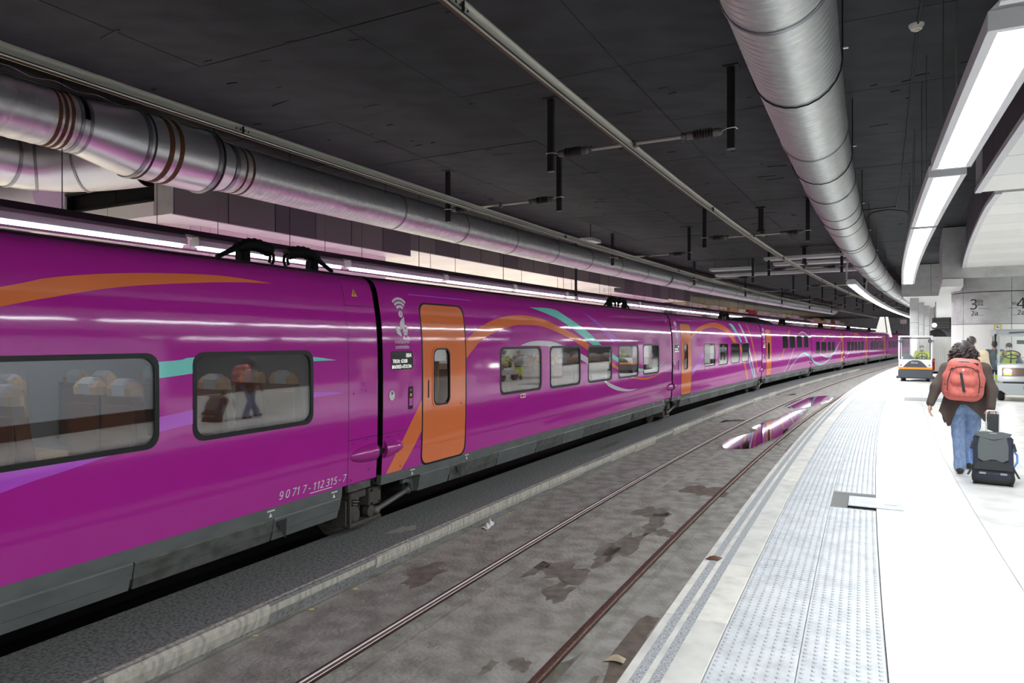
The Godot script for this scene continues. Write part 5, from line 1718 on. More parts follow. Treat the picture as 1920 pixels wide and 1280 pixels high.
func cabin(k: int, car: Node, wins: Array) -> void:
	var L := CAR_L
	obj("cabin_floor", MB.new().bx(0, 0.86, -L * 0.5, 2.7, 0.04, L - 0.5), M.cabin_floor, car)
	obj("cabin_ceiling", MB.new().bx(0, 3.02, -L * 0.5, 2.5, 0.04, L - 0.5), M.cabin_wall, car)
	obj("cabin_back", MB.new().bx(-1.36, 1.95, -L * 0.5, 0.04, 2.2, L - 0.5), M.cabin_wall, car)
	for e in [-0.35, -L + 0.35]:
		obj("cabin_end", MB.new().bx(0, 1.95, e, 2.6, 2.2, 0.04), M.cabin_wall, car)
	obj("luggage_rack", MB.new().bx(-1.1, 2.55, -L * 0.5, 0.5, 0.05, L - 3.0, 0.02), M.cabin_wall, car)
	if k > 2:
		return
	if k > 0:
		obj("vestibule_panel", MB.new().bx(0.2, 1.9, -1.75, 1.9, 2.1, 0.04, 0.01), M.wall_tan, car)
		obj("vestibule_notice", MB.new().bx(1.0, 1.98, -1.70, 0.2, 0.26, 0.02, 0.004).bx(0.98, 1.72, -1.70, 0.14, 0.1, 0.02, 0.004), M.wall_red, car)
		obj("door_poster", MB.new().bx(1.452, 2.27, -1.35, 0.004, 0.16, 0.28, 0.001), M.print_white, car)
	obj("ceiling_light", MB.new().bx(0.3, 2.995, -L * 0.5 - 2.2, 0.1, 0.012, 4.4), M.cabin_glow, car)
	obj("ceiling_light", MB.new().bx(0.3, 2.995, -L * 0.5 + 2.2, 0.1, 0.012, 4.4), M.cabin_glow, car)
	var l := AreaLight3D.new()
	l.name = "cabin_light"
	l.area_size = Vector2(0.3, 9.0)
	l.light_color = Color(1.0, 0.97, 0.92)
	l.light_energy = 3.0
	l.area_range = 6.0
	l.area_attenuation = 2.0
	l.shadow_enabled = true
	car.add_child(l)
	l.transform = Transform3D(Basis(Vector3.RIGHT, Vector3(0, 0, -1), Vector3.UP), Vector3(0.3, 2.98, -L * 0.5))
	# seats: two each side of the aisle, backs to the rear
	var back := MB.new().grid(func(a, b): return Vector3(lerpf(-0.215, 0.215, a), 0.45 + 0.68 * b, 0.10 + 0.10 * b - 0.05 * sin(PI * a) * (0.6 + 0.4 * b)), 8, 8)
	back.grid(func(a, b): return Vector3(lerpf(-0.215, 0.215, a), 0.45 + 0.68 * b, 0.20 + 0.08 * b), 4, 4)
	for sx in [-1.0, 1.0]:
		back.grid(func(a, b): return Vector3(0.215 * sx, 0.45 + 0.68 * b, lerpf(0.10 + 0.10 * b, 0.20 + 0.08 * b, a)), 2, 6)
	var head := MB.new().box(Transform3D(Basis(Vector3.RIGHT, 0.1), Vector3(0, 1.12, 0.20)), Vector3(0.40, 0.26, 0.13), 0.05)
	var cloth := MB.new().box(Transform3D(Basis(Vector3.RIGHT, 0.1), Vector3(0, 1.13, 0.2)), Vector3(0.24, 0.29, 0.142), 0.045)
	var pan := MB.new().bx(0, 0.40, -0.14, 0.44, 0.12, 0.48, 0.04)
	var shell := MB.new().bx(0, 0.75, 0.27, 0.42, 0.62, 0.03, 0.012).bx(0, 0.18, 0.0, 0.1, 0.36, 0.3, 0.02)
	var ms := [back.mesh(), head.mesh(), cloth.mesh(), pan.mesh(), shell.mesh()]
	var t := 2.9 if k > 0 else 6.6
	while t < 12.3:
		for x in [1.08, 0.62, -0.62, -1.08]:
			var s := obj("seat", ms[3], M.seat_cloth, car)
			s.position = Vector3(x, 0.88, -t)
			obj("backrest", ms[0], M.seat_shell, s)
			obj("headrest", ms[1], M.seat_cloth, s)
			obj("headrest_cover", ms[2], M.cabin_wall, s)
			obj("seat_shell", ms[4], M.seat_shell, s)
		t += 0.92


func at_pixel(x: float, y: float, depth: float) -> Vector3:  # a point of the world that the lens sees at x, y, so many metres away
	return Vector3((x - 960.0) / 1280.0 * depth, HC - (y - 637.0) / 1280.0 * depth, -depth)


func facing(p: Vector3, turn: float) -> Transform3D:
	return Transform3D(Basis(Vector3.UP, turn), p)


func tow_cart_white(at: Transform3D) -> void:
	# local: +z is the front, x to the right as seen from the front is -x
	var o := thing("tow_cart", "white and grey tow cart with an orange stripe across its front, farther off", "tow cart", at)
	obj("lower_body", MB.new().bx(0, 0.32, -0.1, 1.24, 0.40, 1.9, 0.05), M.cart_grey, o)
	obj("bumper", MB.new().bx(0, 0.33, 0.88, 1.26, 0.36, 0.12, 0.04).bx(-0.64, 0.18, 0.86, 0.12, 0.12, 0.16, 0.03).bx(0.64, 0.18, 0.86, 0.12, 0.12, 0.16, 0.03), M.cart_grey, o)
	obj("stripe", MB.new().bx(0, 0.56, 0.885, 1.25, 0.09, 0.10, 0.01).bx(0.62, 0.56, 0.0, 0.012, 0.09, 1.7, 0.004).bx(-0.62, 0.56, 0.0, 0.012, 0.09, 1.7, 0.004), M.cart_orange, o)
	obj("cowl", MB.new().slab(V2([-0.61, 0.60, 0.61, 0.60, 0.61, 0.94, -0.61, 0.94]), Transform3D(Basis(), Vector3(0, 0, 0.76)), 0.14), M.white_paint, o)
	obj("cowl_inset", MB.new().slab(V2([-0.45, 0.61, 0.45, 0.61, 0.36, 0.72, 0.22, 0.86, 0.10, 0.905, -0.10, 0.905, -0.22, 0.86, -0.36, 0.72]), Transform3D(Basis(), Vector3(0, 0, 0.902)), 0.012), M.cart_grey, o)
	var tx := text_obj("emblem", "Simai", 0.075, 0.004, M.white_paint, o)
	tx.position = Vector3(-0.03, 0.80, 0.916)
	for x in [-0.52, 0.52]:
		obj("indicator", MB.new().lathe(Transform3D(Basis(Vector3.RIGHT, PI * 0.5), Vector3(x, 0.69, 0.90)), [Vector2(0.035, 0), Vector2(0.03, 0.015), Vector2(0, 0.018)], 12), M.cart_amber, o)
	for x in [-0.60, 0.60]:
		obj("upright", MB.new().beam(Vector3(x, 0.9, 0.80), Vector3(x, 1.90, 0.66), 0.06, 0.06, Vector3.RIGHT, 0.012).beam(Vector3(x, 0.5, -0.95), Vector3(x, 1.90, -0.95), 0.06, 0.06, Vector3.RIGHT, 0.012), M.white_paint, o)
		obj("inner_post", MB.new().beam(Vector3(x * 0.90, 0.9, 0.78), Vector3(x * 0.90, 1.84, 0.65), 0.025, 0.03, Vector3.RIGHT, 0.006), M.steel_dark, o)
		obj("work_lamp", MB.new().bx(x * 0.88, 1.72, 0.74, 0.13, 0.15, 0.1, 0.03), M.cart_slate, o)
		obj("mirror_arm", MB.new().tube([Vector3(x, 1.72, 0.72), Vector3(x * 1.12, 1.72, 0.74)], 0.016, 6), M.steel_dark, o)
	obj("roof", MB.new().bx(0, 1.915, -0.15, 1.30, 0.07, 1.72, 0.03), M.white_paint, o)
	obj("roof_rail", MB.new().bx(0, 1.84, 0.68, 1.1, 0.035, 0.03, 0.01), M.steel_dark, o)
	obj("windscreen", MB.new().grid(func(a, b): return Vector3(lerpf(-0.55, 0.55, a), lerpf(0.95, 1.82, b), lerpf(0.80, 0.67, b)), 1, 1), M.glass_clear, o)
	obj("sill", MB.new().bx(0, 0.93, 0.78, 1.16, 0.03, 0.1, 0.01), M.steel_dark, o)
	obj("dashboard", MB.new().bx(0, 0.86, 0.62, 1.1, 0.14, 0.3, 0.03), M.steel_dark, o)
	obj("instrument_hood", MB.new().slab(V2([-0.22, 0, 0.22, 0, 0.17, 0.12, 0.08, 0.2, -0.08, 0.2, -0.17, 0.12]), Transform3D(Basis(), Vector3(-0.27, 0.93, 0.55)), 0.16), M.cart_slate, o)
	obj("seat", MB.new().bx(0.2, 0.62, -0.15, 0.5, 0.12, 0.45, 0.04).bx(0.2, 0.92, -0.38, 0.48, 0.55, 0.1, 0.04), M.black_rubber, o)
	obj("steering_wheel", wheel_ring(Transform3D(Basis(Vector3.RIGHT, 0.7), Vector3(0.24, 1.07, 0.42)), 0.2, 0.017), M.black_paint, o)
	obj("rear_panel", MB.new().bx(0, 0.75, -0.93, 1.2, 0.5, 0.04, 0.01), M.white_paint, o)
	obj("tail_lamp", MB.new().bx(0.66, 0.62, -0.86, 0.09, 0.42, 0.10, 0.02).bx(0.66, 0.90, -0.86, 0.09, 0.1, 0.10, 0.02), M.wall_red, o)
	for x in [-0.46, 0.46]:
		for z in [0.62, -0.62]:
			obj("tyre", tyre(Vector3(x, 0.2, z), 0.2, 0.14), M.black_rubber, o)
	# the box trailer it pulls
	var t := thing("box_trailer", "pale ribbed box trailer coupled behind the white tow cart", "trailer", at * Transform3D(Basis(Vector3.UP, 0.12), Vector3(0.52, 0, -2.75)))
	obj("box", MB.new().bx(0, 1.13, 0, 1.36, 1.56, 2.5, 0.02), M.panel_white_b, t)
	for k in 16:
		obj("rib", MB.new().bx(-0.6 + 0.08 * k, 1.13, 1.258, 0.03, 1.48, 0.02, 0.006), M.panel_white, t)
		obj("rib", MB.new().bx(0.688, 1.13, -1.15 + 0.153 * k, 0.02, 1.48, 0.05, 0.006), M.panel_white, t)
	obj("chassis", MB.new().bx(0, 0.3, 0, 1.1, 0.1, 2.4, 0.02), M.steel_dark, t)
	obj("drawbar", MB.new().beam(Vector3(0, 0.3, 1.2), Vector3(-0.25, 0.3, 1.85), 0.06, 0.06), M.steel_dark, t)
	for x in [-0.5, 0.5]:
		for z in [0.85, -0.85]:
			obj("tyre", tyre(Vector3(x, 0.19, z), 0.19, 0.14), M.black_rubber, t)


func tyre(c: Vector3, r: float, w: float) -> MB:
	return MB.new().lathe(Transform3D(Basis(Vector3.FORWARD, PI * 0.5), c), [Vector2(0, -w * 0.4), Vector2(r * 0.55, -w * 0.4), Vector2(r * 0.6, -w * 0.5), Vector2(r * 0.92, -w * 0.5), Vector2(r, -w * 0.3), Vector2(r, w * 0.3), Vector2(r * 0.92, w * 0.5), Vector2(r * 0.6, w * 0.5), Vector2(r * 0.55, w * 0.4), Vector2(0, w * 0.4)], 22)


func wheel_ring(t: Transform3D, r: float, th: float) -> MB:
	var pts := []
	for k in 25:
		pts.append(t * Vector3(cos(TAU * k / 24.0) * r, 0, sin(TAU * k / 24.0) * r))
	var mb := MB.new().tube(pts, th, 8, false)
	for a in [0.5, 2.6, 4.7]:
		mb.tube([t * Vector3.ZERO, t * Vector3(cos(a) * r, 0, sin(a) * r)], th * 0.9, 6)
	return mb.ball(t * Transform3D(Basis().scaled(Vector3(0.05, 0.03, 0.05)), Vector3.ZERO), 10, 6).tube([t * Vector3.ZERO, t * Vector3(0, -0.3, 0)], th, 8)


func tow_cart_grey(at: Transform3D) -> void:
	var o := thing("tow_cart", "light grey tow cart with a lit headlamp, at the right before the round column", "tow cart", at)
	obj("lower_body", MB.new().slab(V2([-0.60, 0.30, 0.60, 0.30, 0.64, 0.50, -0.64, 0.50]), Transform3D(Basis(), Vector3(0, 0, -1.0)), 1.95), M.cart_light, o)
	obj("lower_front", MB.new().slab(V2([-0.64, 0.52, -0.60, 0.34, -0.36, 0.16, 0.36, 0.16, 0.60, 0.34, 0.64, 0.52]), Transform3D(Basis(), Vector3(0, 0, 0.84)), 0.16), M.cart_light, o)
	obj("bumper_slot", MB.new().bx(0.04, 0.545, 0.97, 1.1, 0.05, 0.06, 0.01), M.steel_dark, o)
	obj("front_panel", MB.new().slab(V2([-0.63, 0.60, -0.55, 0.56, 0.55, 0.56, 0.63, 0.60, 0.63, 1.06, -0.63, 1.06]), Transform3D(Basis(), Vector3(0, 0, 0.80)), 0.14), M.cart_light, o)
	var hp := obj("lamp_panel", MB.new().bx(0, 0.845, 0.945, 1.04, 0.23, 0.02, 0.006), M.cart_brown, o)
	for x in [-0.40, 0.40]:
		obj("headlamp", MB.new().slab(disc(Vector2(0, 0), 0.10, 0.068, 20), Transform3D(Basis(), Vector3(x, 0.865, 0.955)), 0.012), M.headlamp_glow, hp)
		obj("indicator", MB.new().bx(x, 0.77, 0.96, 0.2, 0.05, 0.012, 0.004), M.cart_amber_lit, hp)
	for x in [-0.60, 0.60]:
		obj("upright", MB.new().beam(Vector3(x, 1.05, 0.85), Vector3(x, 1.96, 0.80), 0.055, 0.055, Vector3.RIGHT, 0.01).beam(Vector3(x, 0.5, -0.95), Vector3(x, 1.96, -0.95), 0.055, 0.055, Vector3.RIGHT, 0.01), M.cart_light, o)
		obj("mirror", MB.new().bx(x * 1.13, 1.77, 0.86, 0.05, 0.34, 0.03, 0.01), M.black_paint, o)
	obj("sill", MB.new().bx(0, 1.075, 0.86, 1.28, 0.03, 0.12, 0.01), M.lamp_housing, o)
	obj("roof", MB.new().bx(0, 1.975, -0.1, 1.32, 0.2, 1.95, 0.04), M.cart_light, o)
	obj("wiper", MB.new().tube([Vector3(-0.36, 1.97, 0.90), Vector3(-0.1, 1.99, 0.92), Vector3(0.12, 1.985, 0.92)], 0.014, 6).tube([Vector3(0.12, 1.985, 0.92), Vector3(0.16, 2.02, 0.9)], 0.01, 6), M.black_paint, o)
	obj("windscreen", MB.new().grid(func(a, b): return Vector3(lerpf(-0.57, 0.57, a), lerpf(1.09, 1.87, b), lerpf(0.85, 0.81, b)), 1, 1), M.glass_clear, o)
	obj("steering_wheel", wheel_ring(Transform3D(Basis(Vector3.RIGHT, 0.55), Vector3(-0.27, 1.34, 0.52)), 0.21, 0.018), M.black_paint, o)
	obj("clip_board", MB.new().bx(0.18, 1.19, 0.72, 0.36, 0.2, 0.02, 0.004), M.white_paint, o)
	obj("seat", MB.new().bx(-0.27, 0.72, -0.1, 0.5, 0.12, 0.45, 0.04).bx(-0.27, 1.0, -0.34, 0.48, 0.55, 0.1, 0.04), M.black_rubber, o)
	obj("rear_window", MB.new().bx(0.25, 1.7, -0.9, 0.5, 0.12, 0.02, 0.01), M.cart_green, o)
	obj("tow_hook", MB.new().bx(0.12, 0.40, 1.01, 0.3, 0.07, 0.05, 0.015), M.steel_dark, o)
	obj("step_plate", MB.new().bx(0.0, 0.16, 0.9, 0.9, 0.05, 0.3, 0.01), M.wall_cream, o)
	for x in [-0.52, 0.52]:
		for z in [0.55, -0.62]:
			obj("tyre", tyre(Vector3(x, 0.24, z), 0.24, 0.16), M.black_rubber, o)


func platform_things() -> void:
	mat("cabin_pale", c8(204, 214, 220), 0.45)
	mat("cart_grey", c8(74, 78, 84), 0.5)
	mat("cart_slate", c8(92, 100, 112), 0.5)
	mat("cart_orange", c8(246, 150, 40), 0.45)
	mat("cart_amber", c8(150, 84, 50), 0.4)
	mat("cart_light", c8(172, 178, 180), 0.45)
	mat("cart_brown", c8(92, 74, 66), 0.5)
	mat("cart_green", c8(60, 96, 84), 0.5)
	glow("headlamp_glow", Color(1, 0.98, 0.94), 3.0)
	glow("cart_amber_lit", Color(1.0, 0.42, 0.12), 0.9)
	glow("panel_added_glow", Color(1, 1, 0.97), 0.8)  # emission stands in for light falling on a plain white panel
	mat("paper", c8(238, 238, 240), 0.8)
	mat("leaf", c8(190, 178, 150), 0.8)
	mat("leaf_brown", c8(92, 58, 40), 0.8)
	mat("yellow_sign", c8(226, 204, 90), 0.5)
	# carts face the viewer, back along the platform
	# pale panelled cabinet just right of the frame; the nearest train windows mirror it
	var kb := thing("cabinet", "pale panelled cabinet with a dark plinth, mirrored in the big train window", "cabinet", frame(8.2, 5.9, PH))
	for k in 4:
		obj("panel", hexa(MB.new(), 6.0 + 1.05 * k + 0.006, 7.05 + 1.05 * k - 0.006, 5.0 + 0.15 * k, 6.6, 5.15 + 0.15 * k, 6.6, PH + 0.32, PH + 2.75), M.cabin_pale, kb, true)
	obj("plinth", hexa(MB.new(), 6.02, 10.18, 5.04, 6.55, 5.64, 6.55, PH, PH + 0.32), M.steel_dark, kb, true)
	var f := frame(34.9, 3.6, PH)
	f.basis = Basis(f.basis.x, Vector3.UP, f.basis.z)
	tow_cart_white(f)
	f = frame(25.4, 6.42, PH)
	tow_cart_grey(f)
	var hl := OmniLight3D.new()
	hl.name = "headlamp_light"
	hl.light_energy = 0.25
	hl.omni_range = 30.0
	hl.omni_attenuation = 2.0
	hl.light_size = 0.08
	hl.shadow_enabled = true
	add_child(hl)
	hl.position = f * Vector3(-0.40, 0.865, 1.02)
	# dark hood of another luggage trailer behind the white cart
	var p := at_pixel(1757, 640, 42.0)
	var hd2 := thing("luggage_hood", "dark rounded hood of a luggage trailer just right of the blade pillars", "trailer", facing(Vector3(p.x, PH, p.z), -0.6))
	obj("hood", MB.new().slab(band([-0.62, 1.72, -0.45, 2.2, 0.0, 2.42, 0.4, 2.25, 0.66, 1.72], [-0.62, 1.70, 0.0, 1.70, 0.66, 1.70]), Transform3D(Basis(), Vector3(0, 0, -1.0)), 2.0), M.cart_slate if false else M.black_paint, hd2)
	obj("side", MB.new().bx(0, 1.05, 0, 1.36, 1.3, 2.0, 0.03), M.panel_white_b, hd2)
	for x in [-0.5, 0.5]:
		for z in [-0.7, 0.7]:
			obj("tyre", tyre(Vector3(x, 0.2, z), 0.2, 0.14), M.black_rubber, hd2)
	# black platform sign with its number, the round lamp beside it
	p = at_pixel(1771, 606, 36.0)
	var sg := thing("platform_sign", "black slatted platform sign with a white number 3 left of the round column", "sign", facing(p, -0.62))
	obj("board", MB.new().bx(0, 0, 0, 1.12, 0.58, 0.14, 0.02), M.black_paint, sg)
	for k in 6:
		obj("slat", MB.new().bx(-0.16, -0.23 + 0.09 * k, 0.08, 0.78, 0.03, 0.02, 0.004), M.steel_mid, sg)
	text_obj("number", "3", 0.2, 0.01, M.white_paint, sg).position = Vector3(0.43, -0.19, 0.078)
	for x in [-0.4, 0.4]:
		obj("hanger_rod", MB.new().tube([Vector3(x, 0.28, 0), Vector3(x, 1.4, 0)], 0.016, 8), M.steel_dark, sg)
	p = at_pixel(1752, 609.5, 35.0)
	var ck := thing("clock", "round white platform clock beside the blade pillars", "clock", facing(p, -0.62))
	obj("case", MB.new().lathe(Transform3D(Basis(Vector3.RIGHT, PI * 0.5), Vector3(0, 0, -0.06)), [Vector2(0, 0), Vector2(0.125, 0), Vector2(0.125, 0.1), Vector2(0.115, 0.115)], 24), M.steel_dark, ck)
	obj("face", MB.new().lathe(Transform3D(Basis(Vector3.RIGHT, PI * 0.5), Vector3(0, 0, 0.05)), [Vector2(0.115, 0), Vector2(0, 0.002)], 24), M.lamp_glow_side, ck)
	obj("hand", MB.new().bx(0, 0.035, 0.056, 0.012, 0.08, 0.004).bx(0.02, 0, 0.056, 0.05, 0.012, 0.004), M.black_paint, ck)
	obj("stem", MB.new().tube([Vector3(0, 0.12, 0), Vector3(0, 0.95, 0)], 0.018, 8), M.steel_dark, ck)
	# small yellow notice before the column
	p = at_pixel(1871, 614.5, 21.55)
	var yn := thing("notice", "small yellow framed notice with a dark arrow on the round column", "notice", facing(p, -0.63))
	obj("frame", MB.new().bx(0, 0, 0, 0.2, 0.215, 0.02, 0.006), M.yellow_sign, yn)
	obj("sheet", MB.new().bx(0, 0.015, 0.011, 0.13, 0.12, 0.004), M.white_paint, yn)
	obj("arrow", MB.new().slab(V2([-0.045, 0.03, -0.02, 0.045, 0.0, 0.03, 0.05, 0.0, 0.03, -0.012, 0.0, 0.002, -0.02, -0.005]), Transform3D(Basis(), Vector3(0, 0.01, 0.0135)), 0.002), M.cart_slate, yn)
	obj("stand_off", MB.new().tube([Vector3(0, 0, -0.01), Vector3(0, 0, -0.16)], 0.012, 6), M.steel_mid, yn)
	# pale rounded sign and the leaning white panel far down the other platform
	p = at_pixel(1694, 603, 70.0)
	var ps := thing("far_sign", "small rose rounded sign on two legs far down the platform across", "sign", facing(p, -0.7))
	obj("plate", MB.new().slab(rrect(-0.3, 0.3, -0.22, 0.22, 0.1), Transform3D(), 0.05), M.wall_rose, ps)
	for x in [-0.12, 0.12]:
		obj("leg", MB.new().bx(x, -0.5, 0.02, 0.06, 0.6, 0.04), M.steel_mid, ps)
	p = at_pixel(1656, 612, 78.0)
	var lp := thing("leaning_panel", "white leaning panel with an added glow far down the platform across", "panel", facing(p, -0.7))
	obj("panel", MB.new().slab(V2([-0.9, -1.2, 0.9, -1.2, 0.5, 1.1, -0.3, 1.1]), Transform3D(), 0.2), M.panel_added_glow, lp)  # no lamp here; glow added so the white panel reads bright
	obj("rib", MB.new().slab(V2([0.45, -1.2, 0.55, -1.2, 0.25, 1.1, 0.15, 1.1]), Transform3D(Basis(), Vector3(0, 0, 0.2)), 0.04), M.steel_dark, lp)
	# litter
	var lt := obj("paper_scrap", MB.new().grid(func(a, b): return P(8.02 + 0.30 * a, -1.70 + 0.12 * b - 0.06 * a, -0.056 + 0.07 * absf(sin(a * 7.0 + b * 4.0)) * (0.3 + a) * sin(PI * clampf(b, 0.05, 0.95))), 12, 8), M.paper)
	tag(lt, "crumpled white paper scrap lying at the foot of the kerb", "litter")
	lt = obj("dry_leaf", MB.new().grid(func(a, b): return P(5.18 + 0.09 * a + 0.03 * sin(b * 3.0), 1.07 + 0.16 * b, -0.05 + 0.03 * sin(a * 3.1) * sin(b * 3.1) + 0.012 * b), 6, 8), M.leaf)
	tag(lt, "pale curled dry leaf on the trackbed near the platform edge", "leaf")
	lt = obj("brown_leaf", MB.new().grid(func(a, b): return P(5.66 + 0.09 * a, 1.765 + 0.1 * b + 0.02 * a, PH + 0.008 + 0.02 * sin(a * 3.1) * sin(b * 3.1)), 6, 6), M.leaf_brown)
	tag(lt, "brown crushed leaf on the edge stones of the platform", "leaf")
	var k := 0
	var ll := ["yellow butt nearest the viewer along the foot of the kerb", "second yellow butt from the viewer along the foot of the kerb", "third yellow butt from the viewer along the foot of the kerb", "farthest yellow butt along the foot of the kerb, past the paper scrap"]
	for q in [[4.25, -1.76], [4.9, -1.74], [5.5, -1.72], [8.9, -1.74]]:
		lt = obj("litter_butt", MB.new().tube([P(q[0], q[1], -0.053), P(q[0] + 0.035, q[1] + 0.03, -0.053)], 0.009, 8), M.yellow_sign)
		tag(lt, ll[k], "litter", "yellow butts by the kerb")
		k += 1


# ---- figures: capsules blended into one surface (surface nets) ----
func net(bones: Array, cell: float, k := 0.03, col := Color.WHITE, mb: MB = null) -> MB:
	# bones: [a, b, ra, rb] or [a, b, ra, rb, squash] where squash scales depth (z) of that limb
	if mb == null:
		mb = MB.new()
	var lo := Vector3(1e9, 1e9, 1e9)
	var hi := -lo
	for b in bones:
		var r := maxf(b[2], b[3]) * 1.15 + cell * 2.0
		for e in [b[0], b[1]]:
			lo = lo.min(e - Vector3.ONE * r)
			hi = hi.max(e + Vector3.ONE * r)
	var nx := int((hi.x - lo.x) / cell) + 2
	var ny := int((hi.y - lo.y) / cell) + 2
	var nz := int((hi.z - lo.z) / cell) + 2
	var F := PackedFloat32Array()
	F.resize(nx * ny * nz)
	F.fill(0.2)
	for b in bones:
		var a: Vector3 = b[0]
		var d: Vector3 = b[1] - a
		var l2 := maxf(d.length_squared(), 1e-9)
		var ra: float = b[2]
		var rb: float = b[3]
		var sq: float = b[4] if b.size() > 4 else 1.0
		var m := maxf(ra, rb) + k + cell * 2.0
		var p0 := ((a.min(b[1]) - Vector3.ONE * m - lo) / cell).floor()
		var p1 := ((a.max(b[1]) + Vector3.ONE * m - lo) / cell).ceil()
		for z in range(maxi(int(p0.z), 0), mini(int(p1.z) + 1, nz)):
			for y in range(maxi(int(p0.y), 0), mini(int(p1.y) + 1, ny)):
				var row := (z * ny + y) * nx
				for x in range(maxi(int(p0.x), 0), mini(int(p1.x) + 1, nx)):
					var q := lo + Vector3(x, y, z) * cell - a
					var t := clampf(q.dot(d) / l2, 0.0, 1.0)
					var w := q - d * t
					w.z /= sq
					var dist := w.length() - lerpf(ra, rb, t)
					var o := F[row + x]
					var h := maxf(k - absf(o - dist), 0.0)
					F[row + x] = minf(o, dist) - h * h * 0.25 / k
	# one vertex in each cell that the surface crosses
	var id := {}
	var V := PackedVector3Array()
	var N := PackedVector3Array()
	var sy := nx
	var sz := nx * ny
	for z in nz - 1:
		for y in ny - 1:
			for x in nx - 1:
				var i := z * sz + y * sy + x
				var f0 := F[i]
				var f1 := F[i + 1]
				var f2 := F[i + sy]
				var f3 := F[i + sy + 1]
				var f4 := F[i + sz]
				var f5 := F[i + sz + 1]
				var f6 := F[i + sz + sy]
				var f7 := F[i + sz + sy + 1]
				var c := int(f0 < 0) + int(f1 < 0) + int(f2 < 0) + int(f3 < 0) + int(f4 < 0) + int(f5 < 0) + int(f6 < 0) + int(f7 < 0)
				if c == 0 or c == 8:
					continue
				var g := Vector3(f1 + f3 + f5 + f7 - f0 - f2 - f4 - f6, f2 + f3 + f6 + f7 - f0 - f1 - f4 - f5, f4 + f5 + f6 + f7 - f0 - f1 - f2 - f3) * 0.25
				var mean := (f0 + f1 + f2 + f3 + f4 + f5 + f6 + f7) * 0.125
				var gl := maxf(g.length_squared(), 1e-9)
				var off := -g * mean / gl
				off = off.clamp(Vector3.ONE * -0.5, Vector3.ONE * 0.5)
				id[i] = V.size()
				V.append(lo + (Vector3(x, y, z) + Vector3.ONE * 0.5 + off) * cell)
				N.append(g.normalized())
	mb.col = col
	for i in id:
		for ax in [[1, sy, sz], [sy, sz, 1], [sz, 1, sy]]:
			# the edge from i along ax[0], shared by the four cells round it
			if (F[i] < 0) == (F[i + ax[0]] < 0):
				continue
			var a: int = i
			var b: int = i - ax[1]
			var c: int = i - ax[1] - ax[2]
			var d: int = i - ax[2]
			if id.has(b) and id.has(c) and id.has(d):
				mb.squad(V[id[a]], V[id[b]], V[id[c]], V[id[d]], N[id[a]], N[id[b]], N[id[c]], N[id[d]])
	return mb


func v(x: float, y: float, z: float) -> Vector3:
	return Vector3(x, y, z)


func hand(wrist: Vector3, dir: Vector3, side: Vector3, curl: float) -> Array:
	# palm and five fingers as bones; dir points from the wrist to the knuckles, side toward the thumb
	dir = dir.normalized()
	side = (side - dir * side.dot(dir)).normalized()
	var inw := dir.cross(side).normalized()
	var o := []
	for k in 4:
		var f := (k - 1.5) * 0.019
		var base := wrist + dir * 0.085 + side * -f
		o.append([wrist + side * -f * 0.5, base, 0.016, 0.0125])
		var L: float = [0.036, 0.041, 0.038, 0.030][k]
		var d1 := (dir * cos(curl * 0.7) + inw * sin(curl * 0.7)).normalized()
		var d2 := (dir * cos(curl * 1.6) + inw * sin(curl * 1.6)).normalized()
		var d3 := (dir * cos(curl * 2.3) + inw * sin(curl * 2.3)).normalized()
		o.append([base, base + d1 * L, 0.0095, 0.009])
		o.append([base + d1 * L, base + d1 * L + d2 * L * 0.75, 0.009, 0.0085])
		o.append([base + d1 * L + d2 * L * 0.75, base + d1 * L + d2 * L * 0.75 + d3 * L * 0.6, 0.0085, 0.0075])
	var tb := wrist + dir * 0.022 + side * 0.028
	var td := (dir * 0.75 + side * 0.6 + inw * 0.35 * curl).normalized()
	o.append([wrist, tb, 0.018, 0.014])
	o.append([tb, tb + td * 0.042, 0.013, 0.0105])
	o.append([tb + td * 0.042, tb + td * 0.042 + (td * 0.7 + dir * 0.3 + inw * 0.5 * curl).normalized() * 0.03, 0.0105, 0.0085])
	return o


func head_bones(c: Vector3, f: Vector3, s := 1.0) -> Array:
	# c is the middle of the skull, f the way the face looks
	f = f.normalized()
	var x := f.cross(Vector3.UP).normalized()
	var up := x.cross(f)
	var o := [
		[c + up * 0.025 * s - f * 0.025 * s, c + up * 0.02 * s + f * 0.02 * s, 0.078 * s, 0.076 * s],
		[c - up * 0.02 * s + f * 0.035 * s, c - up * 0.075 * s + f * 0.045 * s, 0.062 * s, 0.040 * s],
		[c - up * 0.095 * s + f * 0.058 * s, c - up * 0.09 * s + f * 0.04 * s, 0.024 * s, 0.03 * s],
		[c + up * 0.005 * s + f * 0.093 * s, c - up * 0.028 * s + f * 0.108 * s, 0.009 * s, 0.014 * s],
		[c + up * 0.018 * s + f * 0.085 * s - x * 0.03 * s, c + up * 0.018 * s + f * 0.085 * s + x * 0.03 * s, 0.012 * s, 0.012 * s],
		[c - up * 0.058 * s + f * 0.088 * s - x * 0.016 * s, c - up * 0.058 * s + f * 0.088 * s + x * 0.016 * s, 0.009 * s, 0.009 * s]]
	for e in [-1.0, 1.0]:
		o.append([c + x * e * 0.078 * s - f * 0.005 * s + up * 0.02 * s, c + x * e * 0.076 * s - f * 0.002 * s - up * 0.02 * s, 0.015 * s, 0.011 * s])
	return o


